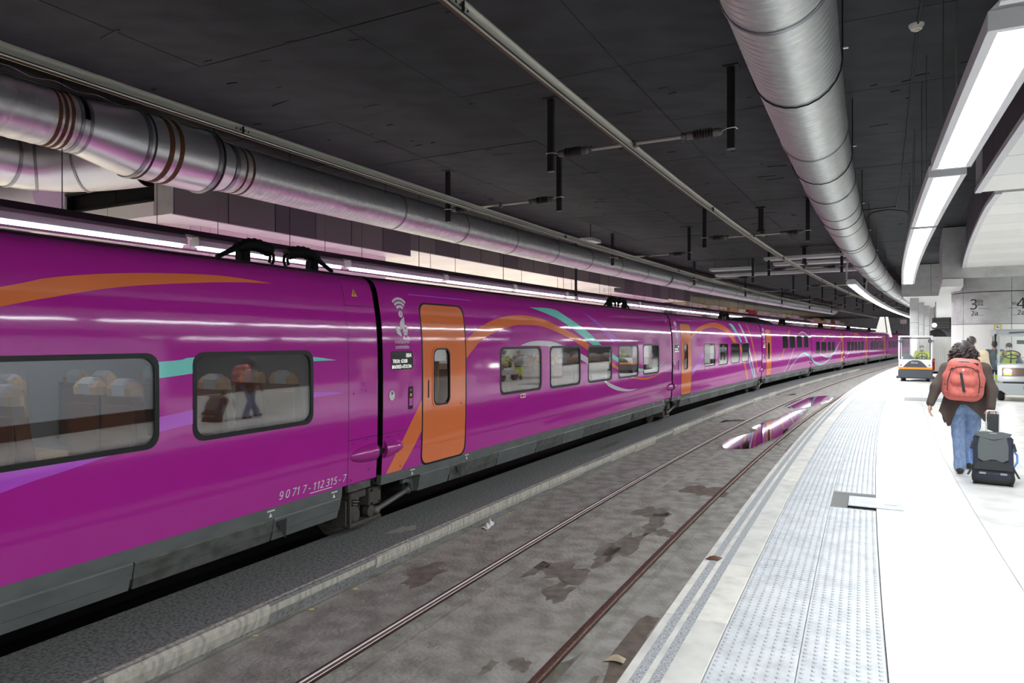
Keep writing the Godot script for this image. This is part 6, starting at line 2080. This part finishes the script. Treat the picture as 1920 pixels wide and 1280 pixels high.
func eyes(parent: Node, c: Vector3, f: Vector3) -> void:
	f = f.normalized()
	var x := f.cross(Vector3.UP).normalized()
	var mb := MB.new()
	for e in [-1.0, 1.0]:
		mb.ball(Transform3D(Basis().scaled(Vector3.ONE * 0.0125), c + x * e * 0.031 + f * 0.079 + Vector3.UP * 0.0), 10, 6)
	obj("eyes", mb, M.white_paint, parent)
	var ir := MB.new()
	for e in [-1.0, 1.0]:
		ir.ball(Transform3D(Basis().scaled(Vector3.ONE * 0.0065), c + x * e * 0.031 + f * 0.0875 + Vector3.UP * 0.0), 8, 6)
	obj("irises", ir, M.black_paint, parent)


# an ordinary standing or seated figure; J holds joints, K the looks
func figure(label: String, at: Transform3D, J: Dictionary, K: Dictionary, cell := 0.02) -> Node3D:
	var o := thing("person", label, "person", at)
	var hf: Vector3 = J.get("face", Vector3(0, 0, -1))
	var body := head_bones(J.head, hf)
	body.append([J.head - Vector3.UP * 0.06 - hf * 0.01, J.neck, 0.05, 0.055])
	body.append([J.neck, J.chest, 0.06, 0.11])
	body.append([J.chest, J.hip, 0.11, 0.12])
	for s in ["l", "r"]:
		body.append([J.neck - Vector3.UP * 0.04, J["sh_" + s], 0.05, 0.045])
		body.append([J["sh_" + s], J["el_" + s], 0.042, 0.034])
		body.append([J["el_" + s], J["wr_" + s], 0.034, 0.025])
		body.append([J.hip, J["hp_" + s], 0.09, 0.075])
		body.append([J["hp_" + s], J["kn_" + s], 0.07, 0.048])
		body.append([J["kn_" + s], J["an_" + s], 0.046, 0.033])
	var skin := net(body, cell, 0.03)
	for s in ["l", "r"]:
		var d: Vector3 = J["wr_" + s] - J["el_" + s]
		if J.has("hd_" + s):
			d = J["hd_" + s]
		net(hand(J["wr_" + s], d, J.get("th_" + s, hf), J.get("curl", 0.5)), minf(cell * 0.4, 0.006), 0.006, Color.WHITE, skin)
	obj("body", skin, M[K.skin], o)
	eyes(o, J.head + Vector3.UP * 0.002, hf)
	var loose: float = K.get("loose", 0.03)
	var top := [[J.neck - Vector3.UP * 0.03, J.chest, 0.075, 0.125 + loose, 0.85], [J.chest, J.hip, 0.125 + loose, 0.125 + loose, 0.85]]
	for s in ["l", "r"]:
		top.append([J.neck - Vector3.UP * 0.055, J["sh_" + s], 0.065, 0.058 + loose * 0.6])
		top.append([J["sh_" + s], J["el_" + s], 0.058 + loose * 0.6, 0.048 + loose * 0.5])
		top.append([J["el_" + s], J["wr_" + s].lerp(J["el_" + s], 0.08), 0.048 + loose * 0.5, 0.036 + loose * 0.4])
		top.append([J.chest, J["sh_" + s] - Vector3.UP * 0.08, 0.12, 0.06])
	if K.has("coat"):
		top.append([J.hip, J.hip - Vector3.UP * K.coat, 0.135 + loose, 0.15 + loose, 0.8])
	obj("jacket", net(top, cell, 0.05), M[K.top], o)
	var legs := [[J.hip, J.hip + Vector3.UP * 0.06, 0.135, 0.125, 0.85]]
	for s in ["l", "r"]:
		legs.append([J.hip, J["hp_" + s], 0.11, 0.092])
		legs.append([J["hp_" + s], J["kn_" + s], 0.092, 0.066])
		legs.append([J["kn_" + s], J["an_" + s], 0.066, 0.056])
	obj("trousers", net(legs, cell, 0.04), M[K.legs], o)
	for s in ["l", "r"]:
		var a: Vector3 = J["an_" + s]
		var t: Vector3 = J.get("toe", Vector3(0, 0, -1))
		obj("shoe", net([[a - Vector3.UP * 0.045 - t * 0.04, a - Vector3.UP * 0.05 + t * 0.13, 0.042, 0.036], [a, a - Vector3.UP * 0.04, 0.042, 0.045]], minf(cell, 0.014), 0.02), M[K.shoes], o)
	if K.has("hair"):
		obj("hair", net([[J.head + Vector3.UP * 0.045 - hf * 0.03, J.head + Vector3.UP * 0.055 + hf * 0.03, 0.079, 0.068], [J.head - hf * 0.055 + Vector3.UP * 0.0, J.head - hf * 0.05 - Vector3.UP * 0.03, 0.066, 0.05]], minf(cell, 0.014), 0.03), M[K.hair], o)
	return o


func stand(h: float, stride := 0.0, arms := 0.1) -> Dictionary:
	var k := h / 1.75
	return {"head": v(0, 1.62, -0.02) * k, "neck": v(0, 1.46, 0) * k, "chest": v(0, 1.25, 0.01) * k, "hip": v(0, 0.97, 0.02) * k,
		"sh_l": v(-0.185, 1.40, 0) * k, "sh_r": v(0.185, 1.40, 0) * k, "el_l": v(-0.25, 1.13, 0.04 + arms) * k, "el_r": v(0.25, 1.13, 0.04 - arms) * k,
		"wr_l": v(-0.26, 0.89, arms * 1.2) * k, "wr_r": v(0.26, 0.89, -arms * 2.2) * k, "hp_l": v(-0.095, 0.90, 0.0) * k, "hp_r": v(0.095, 0.90, 0.0) * k,
		"kn_l": v(-0.10, 0.50, -0.04 - stride * 0.5) * k, "kn_r": v(0.10, 0.50, -0.04 + stride * 0.3) * k, "an_l": v(-0.10, 0.095, -stride) * k, "an_r": v(0.10, 0.095, stride) * k}


func people() -> void:
	mat("skin", c8(224, 176, 152), 0.55)
	mat("skin_b", c8(196, 146, 120), 0.55)
	var m := mat("coat_brown", c8(84, 72, 66), 0.9)
	m.normal_enabled = true
	m.normal_texture = M.bump
	m.normal_scale = 0.4
	tp(m, Vector3(5, 5, 5), false)
	m = mat("denim", c8(150, 172, 206), 0.85)
	m.albedo_texture = noise_tex(256, 0.03, 4, [[0.0, 0.5, 1.0], [Color(0.72, 0.75, 0.8), Color(0.9, 0.92, 0.95), Color(1, 1, 1)]], 44)
	tp(m, Vector3(2.2, 1.4, 2.2), false)
	mat("hair_dark", c8(62, 54, 52), 0.5)
	mat("hair_brown", c8(140, 112, 90), 0.6)
	m = mat("pack_red", c8(222, 118, 106), 0.75)
	m.albedo_texture = noise_tex(256, 0.02, 3, [[0.0, 0.5, 1.0], [Color(0.82, 0.82, 0.82), Color(0.95, 0.95, 0.95), Color(1, 1, 1)]], 45)
	tp(m, Vector3(2.5, 2.5, 2.5), false)
	mat("pack_red_dark", c8(176, 78, 70), 0.8)
	mat("strap_grey", c8(150, 150, 156), 0.8)
	mat("case_black", c8(44, 46, 48), 0.75)
	m = mat("case_grey", c8(92, 98, 98), 0.8)
	m.normal_enabled = true
	m.normal_texture = M.bump
	m.normal_scale = 0.3
	tp(m, Vector3(9, 9, 9), false)
	mat("case_navy", c8(50, 54, 68), 0.8)
	mat("strap_blue", c8(100, 150, 214), 0.7)
	mat("shoe_dark", c8(52, 50, 40), 0.7)
	mat("hivis", c8(216, 240, 70), 0.7)
	mat("beige", c8(214, 194, 164), 0.85)
	mat("cloth_dark", c8(40, 40, 46), 0.85)
	mat("cloth_grey", c8(112, 124, 132), 0.85)
	mat("cloth_navy", c8(48, 62, 100), 0.85)
	mat("cloth_maroon", c8(92, 30, 34), 0.85)
	mat("pack_blue", c8(50, 150, 214), 0.7)
	mat("mask_white", c8(238, 240, 246), 0.8)
	woman()
	drivers()
	crowd()


func woman() -> void:
	var g := P(11.06, 4.06, PH)
	var at := facing(g, -0.555)
	var o := thing("person", "woman with dark curly hair, brown coat and blue jeans walking away", "person", at)
	var head := v(-0.02, 1.625, -0.03)
	var f := v(0.05, -0.12, -1).normalized()
	# joints; she walks away (-z), left arm swinging back, right hand on the case handle
	var neck := v(0, 1.46, 0.01)
	var chest := v(0, 1.24, 0.0)
	var hip := v(0.0, 0.95, 0.02)
	var shl := v(-0.195, 1.375, 0.0)
	var shr := v(0.20, 1.375, 0.02)
	var ell := v(-0.325, 1.13, 0.12)
	var elr := v(0.285, 1.11, 0.10)
	var wrl := v(-0.395, 0.915, 0.20)
	var wrr := v(0.272, 0.885, 0.22)
	var hpl := v(-0.09, 0.90, 0.02)
	var hpr := v(0.10, 0.90, 0.0)
	var knl := v(-0.075, 0.50, 0.02)
	var knr := v(0.085, 0.50, -0.12)
	var anl := v(-0.06, 0.095, 0.16)
	var anr := v(0.055, 0.10, -0.30)
	var body := head_bones(head, f)
	body.append_array([[head + v(0, -0.06, 0.01), neck, 0.05, 0.054], [neck, chest, 0.06, 0.105], [chest, hip, 0.105, 0.125], [neck - Vector3.UP * 0.04, shl, 0.05, 0.045], [neck - Vector3.UP * 0.04, shr, 0.05, 0.045],
		[shl, ell, 0.042, 0.035], [ell, wrl, 0.034, 0.024], [shr, elr, 0.042, 0.035], [elr, wrr, 0.034, 0.024],
		[hip, hpl, 0.10, 0.085], [hip, hpr, 0.10, 0.085], [hpl, knl, 0.08, 0.052], [knl, anl, 0.05, 0.034], [hpr, knr, 0.08, 0.052], [knr, anr, 0.05, 0.034]])
	var skin := net(body, 0.012, 0.03)
	net(hand(wrl, v(-0.12, -1, 0.12), v(0.15, -0.1, -1), 0.35), 0.0035, 0.006, Color.WHITE, skin)
	net(hand(wrr, v(0.0, -1, 0.12), v(-1, 0, 0.05), 1.25), 0.0035, 0.006, Color.WHITE, skin)
	obj("body", skin, M.skin, o)
	eyes(o, head, f)
	# hair: a mass of loose curls falling to the shoulders
	var hb := [[head + v(0, 0.055, 0.0), head + v(0, 0.04, 0.05), 0.088, 0.090], [head + v(0, 0.02, 0.04), head + v(0, -0.10, 0.05), 0.088, 0.078], [head + v(-0.07, 0, 0.02), head + v(-0.10, -0.12, 0.03), 0.056, 0.036], [head + v(0.07, 0.01, 0.02), head + v(0.09, -0.10, 0.03), 0.054, 0.036]]
	obj("hair", net(hb, 0.012, 0.04), M.hair_dark, o)
	var r2 := RandomNumberGenerator.new()
	r2.seed = 5
	var lock := MB.new()
	var tips := MB.new()
	for i in 230:
		var a := r2.randf_range(-1.9, 1.9)
		var e := r2.randf_range(-0.15, 1.25)
		var dir := v(sin(a) * cos(e), sin(e), cos(a) * cos(e))
		var p := head + v(0, 0.02, 0.03) + dir * v(0.092, 0.098, 0.092)
		var pts := [p]
		var L := r2.randf_range(0.07, 0.20)
		var ph := r2.randf() * TAU
		var tw := r2.randf_range(0.016, 0.030)
		for j in 9:
			var t := (j + 1) / 9.0
			var q := p + v(dir.x * 0.075 * t, -L * t * (0.75 + 0.25 * t), dir.z * 0.04 * t) + v(cos(ph + t * 9.0), 0, sin(ph + t * 9.0)) * tw
			pts.append(q)
		var rd := []
		for j in 10:
			rd.append(lerpf(0.016, 0.005, j / 9.0))
		(tips if absf(a) > 1.25 and r2.randf() < 0.5 else lock).tube(pts, rd, 6)
	var hl := obj("curls", lock, M.hair_dark, o)
	hl.set_meta("kind", "stuff")
	hl = obj("light_curls", tips, M.hair_brown, o)
	hl.set_meta("kind", "stuff")
	# jeans and shoes
	obj("jeans", net([[hip + v(0, 0.02, 0.01), hip + v(0, 0.08, 0), 0.15, 0.135, 0.85], [hip, hpl + v(0.0, -0.02, 0.03), 0.125, 0.112], [hip, hpr + v(0.02, -0.02, 0.03), 0.13, 0.112], [hpl, knl, 0.108, 0.074], [hpr, knr, 0.108, 0.074], [knl, anl + v(0, 0.03, 0), 0.074, 0.066], [knr, anr + v(0, 0.03, 0), 0.074, 0.066], [anl + v(0, 0.03, 0), anl + v(0, -0.02, 0), 0.066, 0.068], [anr + v(0, 0.03, 0), anr + v(0, -0.02, 0), 0.066, 0.068]], 0.012, 0.03), M.denim, o)
	for q in [[anl, 0.0], [anr, 0.0]]:
		var a: Vector3 = q[0]
		obj("shoe", net([[a + v(0, -0.05, 0.05), a + v(0, -0.055, -0.14), 0.040, 0.035], [a, a + v(0, -0.04, 0.02), 0.045, 0.045]], 0.01, 0.02), M.shoe_dark, o)
	# coat: sleeves and back, then a loose skirt with an uneven hem
	obj("coat", net([[neck + v(0, -0.01, 0.02), chest, 0.085, 0.165, 0.8], [chest, v(0, 1.05, 0.02), 0.165, 0.175, 0.82], [neck - Vector3.UP * 0.05, shl, 0.08, 0.085], [neck - Vector3.UP * 0.05, shr, 0.08, 0.085], [shl, ell, 0.083, 0.066], [ell, wrl.lerp(ell, 0.02), 0.066, 0.050], [shr, elr, 0.083, 0.066], [elr, wrr.lerp(elr, 0.02), 0.066, 0.050], [chest, shl - Vector3.UP * 0.1, 0.14, 0.08], [chest, shr - Vector3.UP * 0.1, 0.14, 0.08]], 0.012, 0.05), M.coat_brown, o)
	var skirt := MB.new()
	for lay in [0.0, 0.012]:
		skirt.grid(func(a, b):
			var th: float = -2.3 + 4.6 * a + PI * 0.5      # opens at the front
			var x := cos(th)
			var zz := sin(th)
			# hem heights seen from behind: left flap hangs low, middle of the back rides up
			var hem := 0.92
			if x < -0.25:
				hem = lerpf(0.92, 0.62, clampf((-x - 0.25) / 0.35, 0.0, 1.0))
			elif x > 0.05:
				hem = lerpf(0.92, 0.70, clampf((x - 0.05) / 0.75, 0.0, 1.0))
			if x < -0.75:
				hem = lerpf(0.62, 0.80, clampf((-x - 0.75) / 0.2, 0.0, 1.0))
			var y: float = lerpf(1.16, hem, b)
			var fl: float = lerpf(0.0, 0.085, b) * (1.0 + 0.22 * sin(th * 7.0))
			return v(x * (0.205 + fl - lay), y, zz * (0.172 + fl * 0.8 - lay) + 0.02), 44, 12)
	obj("coat_skirt", skirt, M.coat_brown, o)
	obj("collar", net([[neck + v(-0.05, 0.02, 0.05), neck + v(0.05, 0.02, 0.05), 0.045, 0.045], [neck + v(-0.07, 0.0, 0.0), neck + v(-0.05, 0.02, 0.05), 0.04, 0.045], [neck + v(0.07, 0.0, 0.0), neck + v(0.05, 0.02, 0.05), 0.04, 0.045]], 0.01, 0.02), M.coat_brown, o)
	# backpack
	var bt := at * Transform3D(Basis(Vector3.FORWARD, 0.07) * Basis(Vector3.RIGHT, 0.06), v(-0.045, 0.965, 0.165))
	var b := thing("backpack", "coral red backpack with a black stripe on the woman's back", "backpack", bt)
	obj("main_bag", net([[v(-0.10, 0.14, 0.06), v(0.10, 0.14, 0.06), 0.135, 0.135], [v(-0.115, 0.30, 0.06), v(0.115, 0.30, 0.06), 0.125, 0.125], [v(-0.085, 0.46, 0.05), v(0.085, 0.46, 0.05), 0.105, 0.105]], 0.012, 0.08), M.pack_red, b)
	obj("front_pocket", net([[v(-0.085, 0.12, 0.17), v(0.085, 0.12, 0.17), 0.075, 0.075], [v(-0.085, 0.28, 0.16), v(0.085, 0.28, 0.16), 0.07, 0.07], [v(-0.05, 0.40, 0.13), v(0.05, 0.40, 0.13), 0.06, 0.06]], 0.011, 0.06), M.pack_red, b)
	obj("bottom_seam", MB.new().tube([v(-0.20, 0.12, 0.13), v(-0.13, 0.085, 0.235), v(0.0, 0.075, 0.255), v(0.13, 0.085, 0.235), v(0.20, 0.12, 0.13)], 0.006, 6), M.pack_red_dark, b)
	obj("stripe", MB.new().grid(func(a, c): return v(lerpf(-0.055, -0.022, a) + 0.05 * (1.0 - c), lerpf(0.15, 0.39, c), 0.262 - 0.050 * c * c - 0.004 * c), 2, 8), M.case_black, b)
	for q in [[-1.0, 0.0], [1.0, 0.0]]:
		var s: float = q[0]
		obj("zip", MB.new().tube([v(0, 0.47, 0.165), v(0.09 * s, 0.455, 0.175), v(0.15 * s, 0.40, 0.175), v(0.175 * s, 0.28, 0.19), v(0.17 * s, 0.14, 0.20)], 0.0055, 6), M.case_black, b)
		obj("compression_strap", MB.new().beam(v(0.19 * s, 0.37, 0.10), v(0.13 * s, 0.44, 0.16), 0.02, 0.006).beam(v(0.235 * s, 0.20, 0.05), v(0.19 * s, 0.22, 0.16), 0.02, 0.006), M.case_black, b)
		obj("shoulder_strap", MB.new().tube([v(0.08 * s, 0.54, 0.0), v(0.11 * s, 0.50, -0.10), v(0.13 * s, 0.42, -0.24), v(0.14 * s, 0.22, -0.26)], 0.022, 8), M.pack_red_dark, b)
	obj("grab_handle", MB.new().tube([v(-0.13, 0.50, 0.10), v(-0.06, 0.535, 0.13), v(0.04, 0.535, 0.13), v(0.08, 0.51, 0.12)], 0.012, 8), M.strap_grey, b)
	obj("buckle", MB.new().bx(0.115, 0.505, 0.13, 0.06, 0.035, 0.02, 0.006), M.case_black, b)
	obj("badge", MB.new().bx(-0.015, 0.425, 0.192, 0.022, 0.03, 0.006, 0.002), M.white_paint, b)
	obj("zip_pull", MB.new().bx(0.055, 0.44, 0.19, 0.02, 0.012, 0.01, 0.003).bx(-0.205, 0.25, 0.12, 0.035, 0.06, 0.02, 0.008), M.strap_grey, b)
	# wheeled case leaning toward her hand
	var ct := facing(P(10.22, 4.27, PH), -0.60)
	var c := thing("suitcase", "black and grey wheeled suitcase with blue side straps, pulled by the woman", "suitcase", ct)
	var tilt := Transform3D(Basis(Vector3.RIGHT, -0.42), v(0, 0.06, 0.10))
	var W := 0.205
	obj("case_body", MB.new().box(tilt * Transform3D(Basis(), v(0, 0.31, -0.10)), Vector3(W * 2, 0.60, 0.22), 0.05), M.case_navy, c)
	obj("lower_shell", net([[tilt * v(-W + 0.06, 0.07, -0.08), tilt * v(W - 0.06, 0.07, -0.08), 0.075, 0.075], [tilt * v(-W + 0.06, 0.17, -0.05), tilt * v(W - 0.06, 0.17, -0.05), 0.075, 0.075], [tilt * v(-W + 0.06, 0.06, -0.16), tilt * v(W - 0.06, 0.06, -0.16), 0.07, 0.07]], 0.011, 0.04), M.case_black, c)
	var bk := tilt * Transform3D(Basis(), v(0, 0, 0.012))
	obj("front_panel", MB.new().slab(V2([-0.15, 0.27, -0.10, 0.235, -0.02, 0.26, 0.02, 0.26, 0.10, 0.235, 0.15, 0.27, 0.155, 0.42, 0.135, 0.545, 0.02, 0.505, -0.02, 0.505, -0.135, 0.545, -0.155, 0.42]), bk, 0.018), M.case_grey, c)
	obj("crown_panel", MB.new().slab(V2([-0.19, 0.60, -0.165, 0.555, -0.02, 0.515, 0.02, 0.515, 0.165, 0.555, 0.19, 0.60, 0.10, 0.618, -0.10, 0.618]), bk, 0.014), M.case_black if false else M.case_grey, c)
	obj("lower_panel", MB.new().slab(V2([-0.195, 0.13, 0.195, 0.13, 0.18, 0.19, 0.06, 0.245, -0.06, 0.245, -0.18, 0.19]), bk, 0.03), M.case_black, c)
	obj("grip_slot", MB.new().slab(rrect(-0.145, 0.145, 0.075, 0.105, 0.014), tilt * Transform3D(Basis(), v(0, 0, 0.005)), 0.012), M.gasket, c)
	for x in [-0.105, 0.105]:
		obj("reflector", MB.new().slab(rrect(-0.034, 0.034, -0.013, 0.013, 0.008), tilt * Transform3D(Basis(), v(x, 0.09, 0.012)), 0.01), M.strap_grey, c)
		obj("wheel", tyre(v(x * 1.75, 0.045, 0.02), 0.045, 0.03), M.black_rubber, c)
	for s in [-1.0, 1.0]:
		obj("side_handle", MB.new().tube([tilt * v(W * s, 0.42, -0.06), tilt * v((W + 0.035) * s, 0.36, -0.05), tilt * v((W + 0.035) * s, 0.27, -0.05), tilt * v(W * s, 0.21, -0.06)], 0.012, 8), M.strap_blue, c)
		obj("loose_strap", MB.new().beam(tilt * v(W * s, 0.18, -0.04), tilt * v((W + 0.05) * s, 0.06, 0.0), 0.025, 0.005).beam(tilt * v(W * s, 0.5, -0.04), tilt * v((W + 0.02) * s, 0.4, -0.02), 0.025, 0.01), M.case_black, c)
		obj("trolley_rod", MB.new().tube([tilt * v(0.066 * s, 0.58, -0.19), tilt * v(0.066 * s, 0.945, -0.19)], 0.0085, 8), M.galv_bright, c)
	obj("trolley_grip", MB.new().tube([tilt * v(-0.066, 0.94, -0.19), tilt * v(-0.05, 0.962, -0.19), tilt * v(0.05, 0.962, -0.19), tilt * v(0.066, 0.94, -0.19)], 0.014, 10), M.lamp_housing, c)
	obj("label_patch", MB.new().slab(rrect(-0.035, 0.035, 0.588, 0.602, 0.005), bk * Transform3D(Basis(), v(0, 0, 0.014)), 0.004), M.strap_grey, c)
	var hg := thing("handbag", "small black pouch hanging from the suitcase handle", "bag", ct * tilt * Transform3D(Basis(), v(0.0, 0.70, -0.185)))
	obj("pouch", MB.new().slab(V2([-0.055, 0.02, 0.06, -0.03, 0.065, 0.215, -0.055, 0.215]), Transform3D(Basis(), v(0, 0, -0.02)), 0.04), M.case_black, hg)
	obj("loop", MB.new().tube([v(-0.04, 0.21, 0), v(-0.03, 0.258, 0.0), v(0.03, 0.258, 0.0), v(0.04, 0.21, 0)], 0.007, 6), M.case_black, hg)


func seated(x: float, seat: float, wheel: Vector3) -> Dictionary:
	# faces +z, as the carts do
	return {"face": v(0, -0.05, 1), "toe": v(0, 0, 1), "curl": 1.2, "head": v(x, seat + 0.74, -0.08), "neck": v(x, seat + 0.58, -0.12), "chest": v(x, seat + 0.38, -0.14), "hip": v(x, seat + 0.08, -0.16),
		"sh_l": v(x + 0.19, seat + 0.52, -0.12), "sh_r": v(x - 0.19, seat + 0.52, -0.12), "el_l": v(x + 0.27, seat + 0.30, 0.06), "el_r": v(x - 0.27, seat + 0.30, 0.06),
		"wr_l": wheel + v(0.15, 0.03, -0.09), "wr_r": wheel + v(-0.15, 0.03, -0.09), "hd_l": v(-0.15, 0, 1), "hd_r": v(0.15, 0, 1), "th_l": v(-1, 0.3, 0), "th_r": v(1, 0.3, 0),
		"hp_l": v(x + 0.1, seat + 0.07, -0.08), "hp_r": v(x - 0.1, seat + 0.07, -0.08), "kn_l": v(x + 0.12, seat + 0.10, 0.36), "kn_r": v(x - 0.12, seat + 0.10, 0.36), "an_l": v(x + 0.12, seat - 0.26, 0.46), "an_r": v(x - 0.12, seat - 0.26, 0.46)}


func mask_on(o: Node3D, c: Vector3, f: Vector3) -> void:
	f = f.normalized()
	obj("face_mask", net([[c + f * 0.058 + v(0, -0.02, 0), c + f * 0.062 + v(0, -0.075, 0), 0.056, 0.042]], 0.01, 0.02), M.mask_white, o)


func drivers() -> void:
	var f := frame(34.9, 3.6, PH)
	var J := seated(0.22, 0.70, v(0.24, 1.07, 0.42))
	var o := figure("driver of the white tow cart, bald, in a yellow jacket and a face mask", f, J, {"skin": "skin_b", "top": "hivis", "legs": "cloth_grey", "shoes": "shoe_dark"}, 0.02)
	mask_on(o, J.head, J.face)
	obj("collar", MB.new().lathe(Transform3D(Basis(), J.neck + v(0, -0.03, 0.01)), [Vector2(0.085, 0), Vector2(0.07, 0.06)], 16), M.cloth_grey, o)
	f = frame(25.4, 6.42, PH)
	J = seated(-0.27, 0.80, v(-0.27, 1.34, 0.52))
	o = figure("driver of the grey tow cart in a dark cap, white mask and yellow vest", f, J, {"skin": "skin_b", "top": "cloth_grey", "legs": "cloth_grey", "shoes": "shoe_dark"}, 0.018)
	mask_on(o, J.head, J.face)
	obj("vest", net([[J.neck - Vector3.UP * 0.05, J.chest, 0.09, 0.168, 0.85], [J.chest, J.hip + Vector3.UP * 0.1, 0.168, 0.165, 0.85], [J.neck - Vector3.UP * 0.05, J.sh_l, 0.08, 0.088], [J.neck - Vector3.UP * 0.05, J.sh_r, 0.08, 0.088], [J.sh_l, J.sh_l.lerp(J.el_l, 0.45), 0.088, 0.08], [J.sh_r, J.sh_r.lerp(J.el_r, 0.45), 0.088, 0.08]], 0.018, 0.05), M.hivis, o)
	obj("cap", net([[J.head + v(0, 0.06, -0.02), J.head + v(0, 0.065, 0.03), 0.084, 0.08], [J.head + v(0, 0.052, 0.09), J.head + v(0, 0.045, 0.14), 0.03, 0.02]], 0.012, 0.03), M.cloth_dark, o)
	# worker half hidden at the side of the grey cart
	var S := stand(1.74, 0.05)
	o = figure("worker in navy trousers and yellow leggings standing beside the grey cart, half hidden", frame(26.3, 5.86, PH), S, {"skin": "skin_b", "top": "cloth_grey", "legs": "cloth_navy", "shoes": "shoe_dark", "hair": "hair_dark"}, 0.02)
	for s in ["l", "r"]:
		obj("legging", net([[S["hp_" + s].lerp(S["kn_" + s], 0.6), S["kn_" + s].lerp(S["an_" + s], 0.55), 0.088, 0.076]], 0.02, 0.02), M.hivis, o)


func crowd() -> void:
	var p := at_pixel(1821, 640, 13.4)
	figure("tall man in a beige coat walking ahead of the woman, mostly hidden by her", facing(Vector3(p.x, PH, p.z), -0.6), stand(1.86, 0.16), {"skin": "skin", "top": "beige", "legs": "cloth_dark", "shoes": "shoe_dark", "hair": "hair_dark", "coat": 0.3}, 0.018)
	var rows := [[1777, 34.5, 1.74, "cloth_dark", "walker with a bright blue backpack beyond the box trailer"], [1776, 45.0, 1.86, "cloth_navy", "tall walker in navy, farthest of the group beyond the trailer"], [1786, 42.0, 1.72, "cloth_maroon", "walker in maroon between the trailer and the round column"], [1793, 39.0, 1.70, "cloth_dark", "walker in black nearest the round column, beyond the woman"], [1782, 49.0, 1.76, "cloth_grey", "walker in grey at the back of the distant group"]]
	for q in rows:
		p = at_pixel(q[0], 640, q[1])
		var S := stand(q[2], 0.14)
		var at := facing(Vector3(p.x, PH, p.z), -0.62)
		figure(q[4], at, S, {"skin": "skin", "top": q[3], "legs": "cloth_dark", "shoes": "shoe_dark", "hair": "hair_dark"}, 0.028)
		if q[0] == 1777:
			var b := thing("backpack", "bright blue backpack on the walker beyond the box trailer", "backpack", at * Transform3D(Basis(), v(0, 1.0, 0.2)))
			obj("main_bag", net([[v(-0.08, 0.1, 0), v(0.08, 0.1, 0), 0.12, 0.12], [v(-0.07, 0.36, 0), v(0.07, 0.36, 0), 0.11, 0.11]], 0.02, 0.05), M.pack_blue, b)
			obj("pocket", net([[v(-0.06, 0.1, 0.11), v(0.06, 0.1, 0.11), 0.06, 0.06]], 0.02, 0.03), M.cloth_navy, b)
			obj("rolled_mat", MB.new().tube([v(-0.16, -0.06, 0.02), v(0.16, -0.06, 0.02)], 0.06, 12), M.wall_red, b)
